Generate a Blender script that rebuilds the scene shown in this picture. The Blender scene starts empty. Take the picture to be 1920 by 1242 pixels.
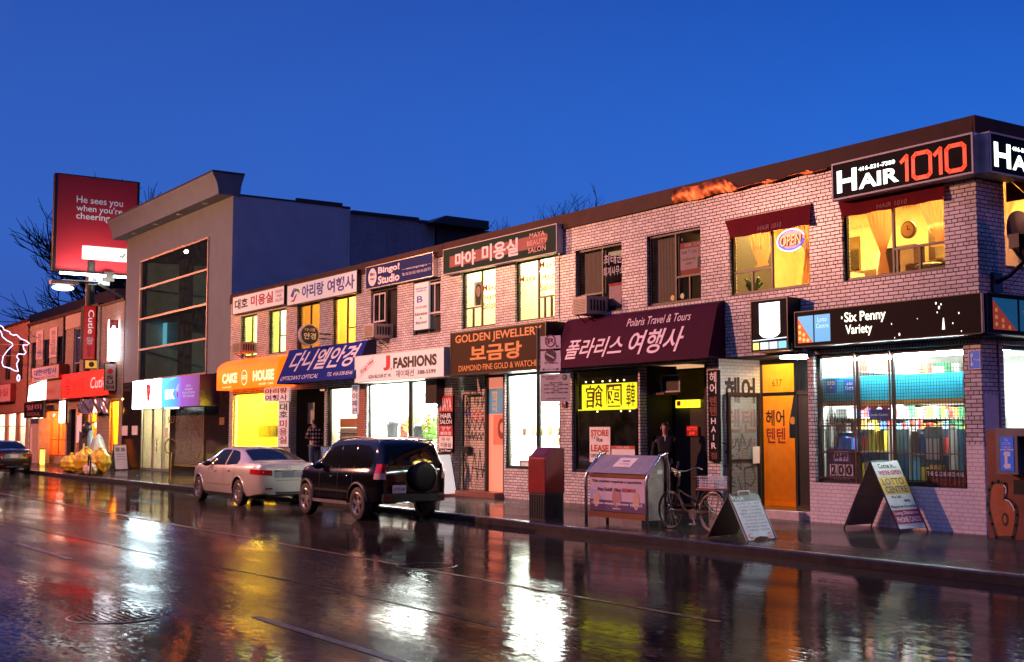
import bpy, bmesh, math, random
from mathutils import Vector, Matrix
random.seed(7)
scene = bpy.context.scene
COL = scene.collection
R = math.radians
# ---------------------------------------------------------------- camera
F_PX, CX, CY = 2330.0, 960.0, 621.0            # focal length and centre in pixels of the 1920x1242 photograph
PITCH, YAW = R(4.686), R(34.304)
CAM = Vector((12.035, -17.2, 1.8))
_h = Vector((-math.cos(YAW), math.sin(YAW), 0)); _up = Vector((0, 0, 1))
FW = (_h * math.cos(PITCH) + _up * math.sin(PITCH)).normalized()
RT = FW.cross(_up).normalized(); UPV = RT.cross(FW)
cd = bpy.data.cameras.new('camera'); cam = bpy.data.objects.new('camera', cd); COL.objects.link(cam)
cd.sensor_width = 36.0; cd.lens = 36.0 * F_PX / 1920.0; cd.clip_start = 0.1; cd.clip_end = 2000
cam.matrix_world = Matrix(((RT.x, UPV.x, -FW.x, CAM.x), (RT.y, UPV.y, -FW.y, CAM.y), (RT.z, UPV.z, -FW.z, CAM.z), (0, 0, 0, 1)))
scene.camera = cam
# ---------------------------------------------------------------- dusk sky
w = bpy.data.worlds.new("World"); scene.world = w; w.use_nodes = True
def build_world():
    nt = w.node_tree; N = nt.nodes; L = nt.links
    bg = N['Background']
    tc = N.new('ShaderNodeTexCoord'); sp = N.new('ShaderNodeSeparateXYZ'); L.new(tc.outputs['Generated'], sp.inputs[0])
    def ramp(pts):
        r = N.new('ShaderNodeValToRGB'); e = r.color_ramp.elements
        while len(e) < len(pts): e.new(0.5)
        for el, (p, c) in zip(e, pts): el.position = p; el.color = (*c, 1)
        L.new(sp.outputs['Z'], r.inputs[0]); return r
    north = ramp([(0.0, (.036, .070, .32)), (.06, (.036, .110, .50)), (.15, (.030, .155, .68)), (.24, (.019, .130, .62)), (.36, (.010, .080, .46)), (1, (.01, .06, .34))])
    south = ramp([(0.0, (.012, .008, .010)), (.17, (.018, .013, .022)), (.30, (.12, .11, .32)), (.55, (.20, .23, .74)), (1, (.10, .15, .56))])
    mr = N.new('ShaderNodeMapRange'); mr.inputs[1].default_value = -.12; mr.inputs[2].default_value = .2; L.new(sp.outputs['Y'], mr.inputs[0])
    # a purple cast towards the west (left), where the light went down
    mw_ = N.new('ShaderNodeMapRange'); mw_.inputs[1].default_value = -.60; mw_.inputs[2].default_value = -.98; mw_.inputs[4].default_value = .5
    L.new(sp.outputs['X'], mw_.inputs[0])
    west = N.new('ShaderNodeMix'); west.data_type = 'RGBA'; west.inputs[7].default_value = (.042, .085, .36, 1)
    L.new(mw_.outputs[0], west.inputs[0]); L.new(north.outputs[0], west.inputs[6])
    mx = N.new('ShaderNodeMix'); mx.data_type = 'RGBA'; L.new(mr.outputs[0], mx.inputs[0]); L.new(south.outputs[0], mx.inputs[6]); L.new(west.outputs[2], mx.inputs[7])
    ea = N.new('ShaderNodeMapRange'); ea.inputs[1].default_value = .45; ea.inputs[2].default_value = .95; ea.inputs[3].default_value = 1; ea.inputs[4].default_value = .35; L.new(sp.outputs['X'], ea.inputs[0])   # the east is already dark
    dk = N.new('ShaderNodeVectorMath'); dk.operation = 'SCALE'; L.new(mx.outputs[2], dk.inputs[0]); L.new(ea.outputs[0], dk.inputs['Scale']); L.new(dk.outputs[0], bg.inputs[0]); bg.inputs[1].default_value = 1.0
build_world()
vs = scene.view_settings; vs.view_transform = 'Standard'; vs.look = 'None'; vs.exposure = 0; vs.gamma = 1; vs.use_curve_mapping = False
cy = scene.cycles
cy.use_denoising = True; cy.max_bounces = 6; cy.diffuse_bounces = 3; cy.glossy_bounces = 3; cy.transmission_bounces = 3; cy.transparent_max_bounces = 10
cy.sample_clamp_indirect = 40; cy.caustics_reflective = False; cy.caustics_refractive = False
# ---------------------------------------------------------------- street lamps of the far side of the street (sodium)
SODIUM = (1.0, .20, .045); PEACH = (1.0, .38, .25)
def lamp(x, y, z, power, aim, cone=120, col=SODIUM):
    ld = bpy.data.lights.new('street_light', 'SPOT'); ld.energy = power; ld.color = col; ld.shadow_soft_size = .12; ld.spot_size = R(cone); ld.spot_blend = .6
    lo = bpy.data.objects.new('street_light', ld); COL.objects.link(lo); lo.location = (x, y, z)
    lo.rotation_euler = (Vector(aim) - Vector((x, y, z))).to_track_quat('-Z', 'Y').to_euler()
lamp(-17.5, -15.5, 9, 13800, (-5, 0, 3), 126, PEACH)
lamp(-33, -15, 9, 10200, (-30, 0, 3), 140, (1, .40, .22))
lamp(-60, -13, 9.5, 11500, (-60, 0, 3), 150, (1, .27, .10))
lamp(22, 8, 8.5, 1300, (0, 3, 4), 60)
lamp(-70.4, -12, 14.2, 1800, (-45, 0, 5), 120)
# ---------------------------------------------------------------- helpers
def ray(px, py): return FW + RT * ((px - CX) / F_PX) + UPV * ((CY - py) / F_PX)
def W(px, py, y=0.0):
    d = ray(px, py); return CAM + d * ((y - CAM.y) / d.y)
def G(px, py, z=.17):
    d = ray(px, py); return CAM + d * ((z - CAM.z) / d.z)
def WX(px, py, x):
    d = ray(px, py); return CAM + d * ((x - CAM.x) / d.x)
def rect(x0, y0, x1, y1, y=0.0):
    a = W(x0, y0, y); b = W(x1, y1, y); return (a.x, b.x, b.z, a.z)      # x0,x1,z0,z1 from top-left and bottom-right
def mw(o):
    m = o.matrix_basis.copy(); p = o.parent
    while p: m = p.matrix_basis @ m; p = p.parent
    return m
class MB:
    def __init__(s): s.v = []; s.f = []; s.m = []; s.cur = 0
    def add(s, vs, fs):
        n = len(s.v); s.v += [Vector(p) for p in vs]; s.f += [tuple(i + n for i in f) for f in fs]; s.m += [s.cur] * len(fs); return s
    def quad(s, a, b, c, d): return s.add((a, b, c, d), ((0, 1, 2, 3),))
    def box(s, x0, x1, y0, y1, z0, z1):
        if x0 > x1: x0, x1 = x1, x0
        if y0 > y1: y0, y1 = y1, y0
        if z0 > z1: z0, z1 = z1, z0
        return s.add([(x0, y0, z0), (x1, y0, z0), (x1, y1, z0), (x0, y1, z0), (x0, y0, z1), (x1, y0, z1), (x1, y1, z1), (x0, y1, z1)],
                     [(0, 3, 2, 1), (4, 5, 6, 7), (0, 1, 5, 4), (1, 2, 6, 5), (2, 3, 7, 6), (3, 0, 4, 7)])
    def prism(s, pts, a, b):
        """extrude polygon of Vectors by the vector b-a"""
        n = len(pts); d = Vector(b) - Vector(a); v = [Vector(p) for p in pts]; v += [p + d for p in v]
        fs = [tuple(range(n))[::-1], tuple(range(n, 2 * n))] + [(i, (i + 1) % n, n + (i + 1) % n, n + i) for i in range(n)]
        return s.add(v, fs)
    def cyl(s, p0, p1, r0, r1=None, n=10, caps=True):
        r1 = r0 if r1 is None else r1; p0 = Vector(p0); p1 = Vector(p1); d = (p1 - p0).normalized()
        a = d.orthogonal().normalized(); b = d.cross(a); v = []
        for p, r in ((p0, r0), (p1, r1)):
            for i in range(n):
                t = 2 * math.pi * i / n; v.append(p + (a * math.cos(t) + b * math.sin(t)) * r)
        fs = [(i, (i + 1) % n, n + (i + 1) % n, n + i) for i in range(n)]
        if caps: fs += [tuple(range(n))[::-1], tuple(range(n, 2 * n))]
        return s.add(v, fs)
    def tube(s, pts, r, n=8, closed=False):
        pts = [Vector(p) for p in pts]; k = len(pts); rs = r if isinstance(r, (list, tuple)) else [r] * k; v = []; a = None
        for i, p in enumerate(pts):
            if closed: d = (pts[(i + 1) % k] - pts[i - 1]).normalized()
            else: d = (pts[min(i + 1, k - 1)] - pts[max(i - 1, 0)]).normalized()
            a = d.orthogonal().normalized() if a is None else (a - d * a.dot(d)).normalized()
            b = d.cross(a)
            for j in range(n):
                t = 2 * math.pi * j / n; v.append(p + (a * math.cos(t) + b * math.sin(t)) * rs[i])
        fs = []
        for i in range(k if closed else k - 1):
            for j in range(n):
                fs.append((i * n + j, i * n + (j + 1) % n, ((i + 1) % k) * n + (j + 1) % n, ((i + 1) % k) * n + j))
        if not closed: fs += [tuple(range(n))[::-1], tuple(range((k - 1) * n, k * n))]
        return s.add(v, fs)
    def ball(s, c, r, n=12, m=8):
        c = Vector(c); r = Vector(r) if not isinstance(r, (int, float)) else Vector((r, r, r)); v = []; fs = []
        for i in range(m + 1):
            for j in range(n):
                a = math.pi * i / m; b = 2 * math.pi * j / n
                v.append(c + Vector((r.x * math.sin(a) * math.cos(b), r.y * math.sin(a) * math.sin(b), r.z * math.cos(a))))
        for i in range(m):
            for j in range(n): fs.append((i * n + j, (i + 1) * n + j, (i + 1) * n + (j + 1) % n, i * n + (j + 1) % n))
        return s.add(v, fs)
    def grid(s, fn, nu, nv):
        v = [fn(i / nu, j / nv) for j in range(nv + 1) for i in range(nu + 1)]
        return s.add(v, [(j * (nu + 1) + i, j * (nu + 1) + i + 1, (j + 1) * (nu + 1) + i + 1, (j + 1) * (nu + 1) + i) for j in range(nv) for i in range(nu)])
    def build(s, name, mat, parent=None, smooth=False, world=True, bevel=0):
        me = bpy.data.meshes.new(name)
        vs_ = s.v
        if parent is not None and world:
            inv = mw(parent).inverted(); vs_ = [inv @ p for p in vs_]
        me.from_pydata([tuple(p) for p in vs_], [], s.f)
        for m in (mat if isinstance(mat, (list, tuple)) else [mat]): me.materials.append(m)
        me.polygons.foreach_set('material_index', s.m)
        me.validate(); me.update()
        if bevel:
            bm = bmesh.new(); bm.from_mesh(me); bmesh.ops.remove_doubles(bm, verts=bm.verts, dist=1e-5)
            bmesh.ops.bevel(bm, geom=[e for e in bm.edges if len(e.link_faces) == 2 and e.calc_face_angle(0) > .5], offset=bevel, segments=2, profile=.5, affect='EDGES')
            bm.to_mesh(me); bm.free()
        if smooth:
            for p in me.polygons: p.use_smooth = True
            if smooth is not True: me.set_sharp_from_angle(angle=R(smooth))
        o = bpy.data.objects.new(name, me); COL.objects.link(o)
        if parent is not None: o.parent = parent
        return o
def tag(o, label=None, cat=None, group=None, kind=None):
    if label: o['label'] = label
    if cat: o['category'] = cat
    if group: o['group'] = group
    if kind: o['kind'] = kind
    return o
def thing(name, label, cat, loc=(0, 0, 0), rotz=0.0, group=None):
    o = bpy.data.objects.new(name, None); COL.objects.link(o); o.location = loc; o.rotation_euler = (0, 0, rotz); o.empty_display_size = .2
    return tag(o, label, cat, group)
def copy_tree(o, parent=None):
    c = o.copy(); COL.objects.link(c)
    if parent: c.parent = parent
    for ch in list(o.children): copy_tree(ch, c)
    return c
# ---------------------------------------------------------------- materials
MATS = {}
def newmat(name):
    m = bpy.data.materials.new(name); m.use_nodes = True; nt = m.node_tree; return m, nt, nt.nodes, nt.links, nt.nodes['Principled BSDF']
def mat(name, col, rough=.5, metal=0.0, var=.12, scale=6.0, bump=0.0, coat=0.0, spec=.5, bscale=40):
    """a plain painted / moulded surface with uneven colour and gloss"""
    if name in MATS: return MATS[name]
    m, nt, N, L, b = newmat(name); b.inputs['Metallic'].default_value = metal; b.inputs['Specular IOR Level'].default_value = spec
    b.inputs['Coat Weight'].default_value = coat; b.inputs['Coat Roughness'].default_value = .04
    tc = N.new('ShaderNodeTexCoord'); no = N.new('ShaderNodeTexNoise'); no.inputs['Scale'].default_value = scale; no.inputs['Detail'].default_value = 6; no.inputs['Roughness'].default_value = .65
    L.new(tc.outputs['Object'], no.inputs['Vector'])
    r = N.new('ShaderNodeValToRGB'); r.color_ramp.elements[0].position = .3; r.color_ramp.elements[1].position = .7
    r.color_ramp.elements[0].color = (*[c * (1 - var) for c in col], 1); r.color_ramp.elements[1].color = (*[min(1, c * (1 + var)) for c in col], 1)
    L.new(no.outputs[0], r.inputs[0]); L.new(r.outputs[0], b.inputs['Base Color'])
    mr = N.new('ShaderNodeMapRange'); mr.inputs[3].default_value = max(.02, rough * .8); mr.inputs[4].default_value = min(1, rough * 1.2); L.new(no.outputs[0], mr.inputs[0]); L.new(mr.outputs[0], b.inputs['Roughness'])
    if bump:
        n2 = N.new('ShaderNodeTexNoise'); n2.inputs['Scale'].default_value = bscale; n2.inputs['Detail'].default_value = 4; L.new(tc.outputs['Object'], n2.inputs['Vector'])
        bp = N.new('ShaderNodeBump'); bp.inputs['Strength'].default_value = bump; bp.inputs['Distance'].default_value = .01; L.new(n2.outputs[0], bp.inputs['Height']); L.new(bp.outputs[0], b.inputs['Normal'])
    MATS[name] = m; return m
def glow(name, col, strength, base=.1, var=.0, scale=2.0):
    """a surface that gives off light (lit sign face, tube, lamp panel)"""
    if name in MATS: return MATS[name]
    m, nt, N, L, b = newmat(name); b.inputs['Base Color'].default_value = (*[c * base for c in col], 1); b.inputs['Roughness'].default_value = .4
    b.inputs['Emission Color'].default_value = (*col, 1); b.inputs['Emission Strength'].default_value = strength
    if var:
        tc = N.new('ShaderNodeTexCoord'); no = N.new('ShaderNodeTexNoise'); no.inputs['Scale'].default_value = scale; L.new(tc.outputs['Object'], no.inputs['Vector'])
        mr = N.new('ShaderNodeMapRange'); mr.inputs[3].default_value = strength * (1 - var); mr.inputs[4].default_value = strength * (1 + var); L.new(no.outputs[0], mr.inputs[0]); L.new(mr.outputs[0], b.inputs['Emission Strength'])
    MATS[name] = m; return m
def glass(name, tint=(.92, .95, .93), refl=1.0, rough=.0, dirt=.03, film=.0):
    """a thin pane: lets light through, mirrors more at grazing angles, a little film of dirt"""
    if name in MATS: return MATS[name]
    m, nt, N, L, b = newmat(name); N.remove(b); out = N['Material Output']
    t = N.new('ShaderNodeBsdfTransparent'); t.inputs[0].default_value = (*tint, 1)
    g = N.new('ShaderNodeBsdfGlossy'); g.inputs['Roughness'].default_value = rough
    fr = N.new('ShaderNodeFresnel'); fr.inputs[0].default_value = 1.5
    mu = N.new('ShaderNodeMath'); mu.operation = 'MULTIPLY'; mu.use_clamp = True; mu.inputs[1].default_value = refl * 1.5; L.new(fr.outputs[0], mu.inputs[0])
    mx = N.new('ShaderNodeMixShader'); L.new(mu.outputs[0], mx.inputs[0]); L.new(t.outputs[0], mx.inputs[1]); L.new(g.outputs[0], mx.inputs[2])
    d = N.new('ShaderNodeBsdfDiffuse'); d.inputs[0].default_value = (.4, .4, .38, 1)
    m2 = N.new('ShaderNodeMixShader'); tc = N.new('ShaderNodeTexCoord'); no = N.new('ShaderNodeTexNoise'); no.inputs['Scale'].default_value = 3; no.inputs['Detail'].default_value = 5; L.new(tc.outputs['Object'], no.inputs['Vector'])
    mr = N.new('ShaderNodeMapRange'); mr.inputs[1].default_value = .35; mr.inputs[2].default_value = .8; mr.inputs[3].default_value = film; mr.inputs[4].default_value = film + dirt * 2; L.new(no.outputs[0], mr.inputs[0]); L.new(mr.outputs[0], m2.inputs[0])
    L.new(mx.outputs[0], m2.inputs[1]); L.new(d.outputs[0], m2.inputs[2]); L.new(m2.outputs[0], out.inputs[0])
    MATS[name] = m; return m
def wallvec(N, L):
    """world position read along the wall: (x,z) on walls facing the street, (y,z) on walls facing sideways"""
    ge = N.new('ShaderNodeNewGeometry'); sp = N.new('ShaderNodeSeparateXYZ'); L.new(ge.outputs['Position'], sp.inputs[0])
    sn = N.new('ShaderNodeSeparateXYZ'); L.new(ge.outputs['True Normal'], sn.inputs[0])
    ab = N.new('ShaderNodeMath'); ab.operation = 'ABSOLUTE'; L.new(sn.outputs[0], ab.inputs[0])
    gt = N.new('ShaderNodeMath'); gt.operation = 'GREATER_THAN'; gt.inputs[1].default_value = .6; L.new(ab.outputs[0], gt.inputs[0])
    mx = N.new('ShaderNodeMix'); L.new(gt.outputs[0], mx.inputs[0]); L.new(sp.outputs[0], mx.inputs[2]); L.new(sp.outputs[1], mx.inputs[3])
    cb = N.new('ShaderNodeCombineXYZ'); L.new(mx.outputs[0], cb.inputs[0]); L.new(sp.outputs[2], cb.inputs[1]); return cb.outputs[0], ge.outputs['Position']
def brick(name, c1, c2, mortar, rough=.35, bw=.208, rh=.0667, ms=.008, dirt=.55, squash=True, bump=.5):
    if name in MATS: return MATS[name]
    m, nt, N, L, b = newmat(name); v, pos = wallvec(N, L)
    bt = N.new('ShaderNodeTexBrick'); bt.offset = .5; bt.squash = .5 if squash else 1.0; bt.squash_frequency = 6
    bt.inputs['Scale'].default_value = 1; bt.inputs['Brick Width'].default_value = bw; bt.inputs['Row Height'].default_value = rh; bt.inputs['Mortar Size'].default_value = ms; bt.inputs['Mortar Smooth'].default_value = .15
    bt.inputs['Color1'].default_value = (*c1, 1); bt.inputs['Color2'].default_value = (*c2, 1); bt.inputs['Mortar'].default_value = (*mortar, 1); bt.inputs['Bias'].default_value = -.2
    L.new(v, bt.inputs['Vector'])
    no = N.new('ShaderNodeTexNoise'); no.inputs['Scale'].default_value = 1.1; no.inputs['Detail'].default_value = 8; no.inputs['Roughness'].default_value = .7
    mp = N.new('ShaderNodeMapping'); mp.inputs['Scale'].default_value = (1, 1, .45); L.new(pos, mp.inputs[0]); L.new(mp.outputs[0], no.inputs['Vector'])
    mr = N.new('ShaderNodeMapRange'); mr.inputs[1].default_value = .38; mr.inputs[2].default_value = .75; mr.inputs[3].default_value = 0; mr.inputs[4].default_value = dirt; L.new(no.outputs[0], mr.inputs[0])
    mx = N.new('ShaderNodeMix'); mx.data_type = 'RGBA'; mx.blend_type = 'MULTIPLY'; mx.inputs[7].default_value = (.5, .47, .45, 1); L.new(mr.outputs[0], mx.inputs[0]); L.new(bt.outputs[0], mx.inputs[6])
    # soot: narrow streaks that run down the wall
    m3 = N.new('ShaderNodeMapping'); m3.inputs['Scale'].default_value = (3.2, 3.2, .22); L.new(pos, m3.inputs[0]); n3 = N.new('ShaderNodeTexNoise'); n3.inputs['Scale'].default_value = 1.6; n3.inputs['Detail'].default_value = 6; n3.inputs['Roughness'].default_value = .7; L.new(m3.outputs[0], n3.inputs['Vector'])
    r3 = N.new('ShaderNodeMapRange'); r3.inputs[1].default_value = .52; r3.inputs[2].default_value = .78; r3.inputs[4].default_value = dirt; L.new(n3.outputs[0], r3.inputs[0])
    m4 = N.new('ShaderNodeMix'); m4.data_type = 'RGBA'; m4.blend_type = 'MULTIPLY'; m4.inputs[7].default_value = (.42, .38, .36, 1); L.new(r3.outputs[0], m4.inputs[0]); L.new(mx.outputs[2], m4.inputs[6]); L.new(m4.outputs[2], b.inputs['Base Color'])
    bp = N.new('ShaderNodeBump'); bp.invert = True; bp.inputs['Strength'].default_value = bump; bp.inputs['Distance'].default_value = .006; L.new(bt.outputs['Fac'], bp.inputs['Height']); L.new(bp.outputs[0], b.inputs['Normal'])
    r2 = N.new('ShaderNodeMapRange'); r2.inputs[3].default_value = rough; r2.inputs[4].default_value = .9; L.new(bt.outputs['Fac'], r2.inputs[0]); L.new(r2.outputs[0], b.inputs['Roughness'])
    MATS[name] = m; return m
FILM = .64
def wet(name, kind):
    """wet asphalt or wet concrete: dark base, water film of uneven gloss, aggregate under it"""
    m, nt, N, L, b = newmat(name); ge = N.new('ShaderNodeNewGeometry')
    def noise(sc, det, stretch=(1, 1, 1), rgh=.6):
        mp = N.new('ShaderNodeMapping'); mp.inputs['Scale'].default_value = stretch; L.new(ge.outputs['Position'], mp.inputs[0])
        n = N.new('ShaderNodeTexNoise'); n.inputs['Scale'].default_value = sc; n.inputs['Detail'].default_value = det; n.inputs['Roughness'].default_value = rgh; L.new(mp.outputs[0], n.inputs['Vector']); return n.outputs[0]
    def mrange(x, a, b_, c, d):
        r = N.new('ShaderNodeMapRange'); r.inputs[1].default_value = a; r.inputs[2].default_value = b_; r.inputs[3].default_value = c; r.inputs[4].default_value = d; L.new(x, r.inputs[0]); return r.outputs[0]
    def math_(op, a, bb):
        q = N.new('ShaderNodeMath'); q.operation = op
        for i, x in enumerate((a, bb)):
            if isinstance(x, (int, float)): q.inputs[i].default_value = x
            else: L.new(x, q.inputs[i])
        return q.outputs[0]
    tracks = noise(.55, 5, (.12, 1.0, 1)); patch = noise(.5, 6, (.5, 1, 1)); fine = noise(34, 4); mid = noise(7, 5, (.40, 1, 1), .65); wave = noise(1.5, 3, (.4, 1, 1))
    col = N.new('ShaderNodeValToRGB'); e = col.color_ramp.elements
    if kind == 'asphalt': e[0].color = (.009, .008, .008, 1); e[1].color = (.026, .022, .021, 1)
    else: e[0].color = (.030, .026, .024, 1); e[1].color = (.070, .060, .055, 1)
    e[0].position = .3; e[1].position = .75
    L.new(math_('ADD', math_('MULTIPLY', patch, .6), math_('MULTIPLY', fine, .4)), col.inputs[0])
    src = col.outputs[0]; h = None
    if kind != 'asphalt':
        bt = N.new('ShaderNodeTexBrick'); bt.offset = 0 if kind == 'concrete' else .5
        bwid, rhe, ms = (1.5, 1.6, .012) if kind == 'concrete' else (.21, .105, .008)
        bt.inputs['Scale'].default_value = 1; bt.inputs['Brick Width'].default_value = bwid; bt.inputs['Row Height'].default_value = rhe; bt.inputs['Mortar Size'].default_value = ms; bt.inputs['Mortar Smooth'].default_value = .1
        bt.inputs['Color1'].default_value = (1, 1, 1, 1); bt.inputs['Color2'].default_value = (.72, .7, .7, 1); bt.inputs['Mortar'].default_value = (.25, .22, .2, 1); L.new(ge.outputs['Position'], bt.inputs['Vector'])
        mx = N.new('ShaderNodeMix'); mx.data_type = 'RGBA'; mx.blend_type = 'MULTIPLY'; mx.inputs[0].default_value = 1; L.new(src, mx.inputs[6]); L.new(bt.outputs[0], mx.inputs[7]); src = mx.outputs[2]; h = bt.outputs['Fac']
    L.new(src, b.inputs['Base Color'])
    sy = N.new('ShaderNodeSeparateXYZ'); L.new(ge.outputs['Position'], sy.inputs[0])
    near = mrange(math_('ADD', sy.outputs[1], math_('MULTIPLY', patch, 3.0)), -6.3, -9.0, .36, 1.0) if kind == 'asphalt' else .55
    rg = math_('ADD', math_('MULTIPLY', mrange(tracks, .40, .62, .03, .15), near), mrange(patch, .4, .7, .02, .06))
    b.inputs['Specular IOR Level'].default_value = 0; b.inputs['Roughness'].default_value = .8
    grain = math_('MULTIPLY', math_('MULTIPLY', fine, .42), mrange(tracks, .42, .58, .10, 1.25))
    ht = math_('ADD', math_('MULTIPLY', wave, 1.6), math_('MULTIPLY', math_('ADD', math_('MULTIPLY', math_('MULTIPLY', mid, .62), mrange(patch, .4, .62, .45, 1.3)), grain), near))
    if h is not None: ht = math_('SUBTRACT', ht, math_('MULTIPLY', h, .35))
    bp = N.new('ShaderNodeBump'); bp.inputs['Strength'].default_value = 1.0; bp.inputs['Distance'].default_value = .0042 if kind != 'paver' else .006; L.new(ht, bp.inputs['Height']); L.new(bp.outputs[0], b.inputs['Normal'])
    # the water film: mirrors by Fresnel, but covers the stone only in part
    # aggregate grains tilt the film: a random small tilt per grain added to the normal
    gm = N.new('ShaderNodeMapping'); gm.inputs['Scale'].default_value = (.55, 1, 1); L.new(ge.outputs['Position'], gm.inputs[0]); gn = N.new('ShaderNodeTexNoise'); gn.inputs['Scale'].default_value = 17; gn.inputs['Detail'].default_value = 5; gn.inputs['Roughness'].default_value = .7; L.new(gm.outputs[0], gn.inputs['Vector'])
    g1 = N.new('ShaderNodeVectorMath'); g1.operation = 'SUBTRACT'; g1.inputs[1].default_value = (.5, .5, .5); L.new(gn.outputs['Color'], g1.inputs[0])
    g2 = N.new('ShaderNodeVectorMath'); g2.operation = 'MULTIPLY'; g2.inputs[1].default_value = (.32, .36, 0); L.new(g1.outputs[0], g2.inputs[0])
    g3 = N.new('ShaderNodeVectorMath'); g3.operation = 'SCALE'; L.new(g2.outputs[0], g3.inputs[0]); gk = math_('MULTIPLY', near, mrange(tracks, .40, .60, .30, 1.15)) if kind == 'asphalt' else math_('ADD', near, 1.3 if kind == 'paver' else -.1); L.new(gk, g3.inputs['Scale'])
    g4 = N.new('ShaderNodeVectorMath'); g4.operation = 'ADD'; L.new(bp.outputs[0], g4.inputs[0]); L.new(g3.outputs[0], g4.inputs[1]); g5 = N.new('ShaderNodeVectorMath'); g5.operation = 'NORMALIZE'; L.new(g4.outputs[0], g5.inputs[0])
    gl = N.new('ShaderNodeBsdfGlossy'); L.new(rg, gl.inputs['Roughness']); L.new(g5.outputs[0], gl.inputs['Normal']); fr = N.new('ShaderNodeFresnel'); fr.inputs[0].default_value = 1.33
    cover = mrange(math_('ADD', math_('MULTIPLY', tracks, .5), math_('MULTIPLY', patch, .5)), .42, .56, FILM * 1.3, FILM * .6)
    ms_ = N.new('ShaderNodeMixShader'); L.new(math_('MULTIPLY', fr.outputs[0], cover), ms_.inputs[0]); L.new(b.outputs[0], ms_.inputs[1]); L.new(gl.outputs[0], ms_.inputs[2]); L.new(ms_.outputs[0], N['Material Output'].inputs[0])
    return m
def cloth(name, col, through=.6):
    """thin curtain cloth that lamp light shines through"""
    m, nt, N, L, b = newmat(name); N.remove(b); d = N.new('ShaderNodeBsdfDiffuse'); t = N.new('ShaderNodeBsdfTranslucent'); tr = N.new('ShaderNodeBsdfTransparent'); mx = N.new('ShaderNodeMixShader'); m2 = N.new('ShaderNodeMixShader')
    for q in (d, t): q.inputs[0].default_value = (*col, 1)
    mx.inputs[0].default_value = through; m2.inputs[0].default_value = .12
    L.new(d.outputs[0], mx.inputs[1]); L.new(t.outputs[0], mx.inputs[2]); L.new(mx.outputs[0], m2.inputs[1]); L.new(tr.outputs[0], m2.inputs[2]); L.new(m2.outputs[0], N['Material Output'].inputs[0]); return m
WHITE_BRICK = brick('white_glazed_brick', (.72, .70, .70), (.44, .42, .42), (.075, .064, .064), rough=.3)
ORANGE_BRICK = brick('buff_brick', (.48, .36, .28), (.36, .26, .20), (.10, .07, .06), rough=.6)
RED_BRICK = brick('red_brick', (.42, .15, .09), (.32, .11, .07), (.12, .09, .08), rough=.6)
TAN_BRICK = brick('tan_brick', (.42, .35, .28), (.33, .27, .22), (.1, .08, .07), rough=.6)
GREY_BRICK = brick("painted_side_brick", (.36, .38, .44), (.31, .33, .39), (.16, .16, .19), rough=.7, squash=False)
SOLDIER = brick('soldier_brick', (.50, .44, .40), (.42, .37, .34), (.05, .04, .04), rough=.5, bw=.0667, rh=.30, squash=False)
FLASH = mat('rusty_flashing', (.050, .017, .010), .6, .1, .6, 2.5, .2, spec=.2)
BLACK = mat('black_metal', (.012, .011, .011), .35, 0, .2)
DKBROWN = mat('dark_bronze_frame', (.022, .016, .013), .35, .3, .2)
ALU = mat('aluminium', (.62, .60, .57), .3, .9, .1)
PALEFR = mat('pale_frame', (.55, .52, .5), .5)
WHITE = mat('white_plastic', (.74, .72, .70), .45, 0, .05)
CREAM = mat('cream_panel', (.70, .62, .55), .5, 0, .08)
INK = mat('black_lettering', (.015, .013, .015), .5)
REDINK = mat('red_lettering', (.45, .02, .025), .5)
BLUEINK = mat('blue_lettering', (.03, .05, .38), .5)
PAPER = mat('paper', (.75, .73, .70), .8)
STONE = mat('pale_stone', (.5, .44, .42), .6, 0, .2, 8, .2)
GLASS = glass('window_glass'); GLASS_D = glass('tinted_glass', (.55, .58, .56), 1.2); GLASS_C = glass('clear_shop_glass', (.96, .97, .96), .8, 0, .02)
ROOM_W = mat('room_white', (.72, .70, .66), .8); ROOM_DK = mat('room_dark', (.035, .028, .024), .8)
# ---------------------------------------------------------------- flat frames for signs and writing
class Pl:
    """a rectangle in space: origin at its lower left, u along it, v up it, n out of it"""
    def __init__(s, O, U, V, w_, h_): s.O = Vector(O); s.U = Vector(U).normalized(); s.V = Vector(V).normalized(); s.N = s.U.cross(s.V); s.w = w_; s.h = h_
    def p(s, u, v, n=0.0): return s.O + s.U * (u * s.w) + s.V * (v * s.h) + s.N * n
def facade(x0, x1, z0, z1, y): return Pl((x0, y, z0), (1, 0, 0), (0, 0, 1), x1 - x0, z1 - z0)
def plbox(mb, pl, u0, v0, u1, v1, n0, n1):
    q = [pl.p(u0, v0, n0), pl.p(u1, v0, n0), pl.p(u1, v1, n0), pl.p(u0, v1, n0)]
    return mb.prism(q, Vector(), pl.N * (n1 - n0))
TXT = {}
def glyphs(s, off, shear, space):
    k = (s, off, shear, space)
    if k not in TXT:
        c = bpy.data.curves.new('t', 'FONT'); c.body = s; c.size = 1; c.offset = off; c.shear = shear; c.resolution_u = 3; c.space_line = space; c.align_x = 'CENTER' if '\n' in s else 'LEFT'
        o = bpy.data.objects.new('t', c); COL.objects.link(o)
        me = bpy.data.meshes.new_from_object(o.evaluated_get(bpy.context.evaluated_depsgraph_get()))
        v = [(p.co.x, p.co.y) for p in me.vertices]; f = [tuple(p.vertices) for p in me.polygons]
        bpy.data.objects.remove(o); bpy.data.curves.remove(c); bpy.data.meshes.remove(me)
        xs = [a for a, _ in v]; ys = [b for _, b in v]; x0, x1, y0, y1 = min(xs), max(xs), min(ys), max(ys)
        TXT[k] = ([((a - x0) / (x1 - x0), (b - y0) / (y1 - y0)) for a, b in v], f)
    return TXT[k]
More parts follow.
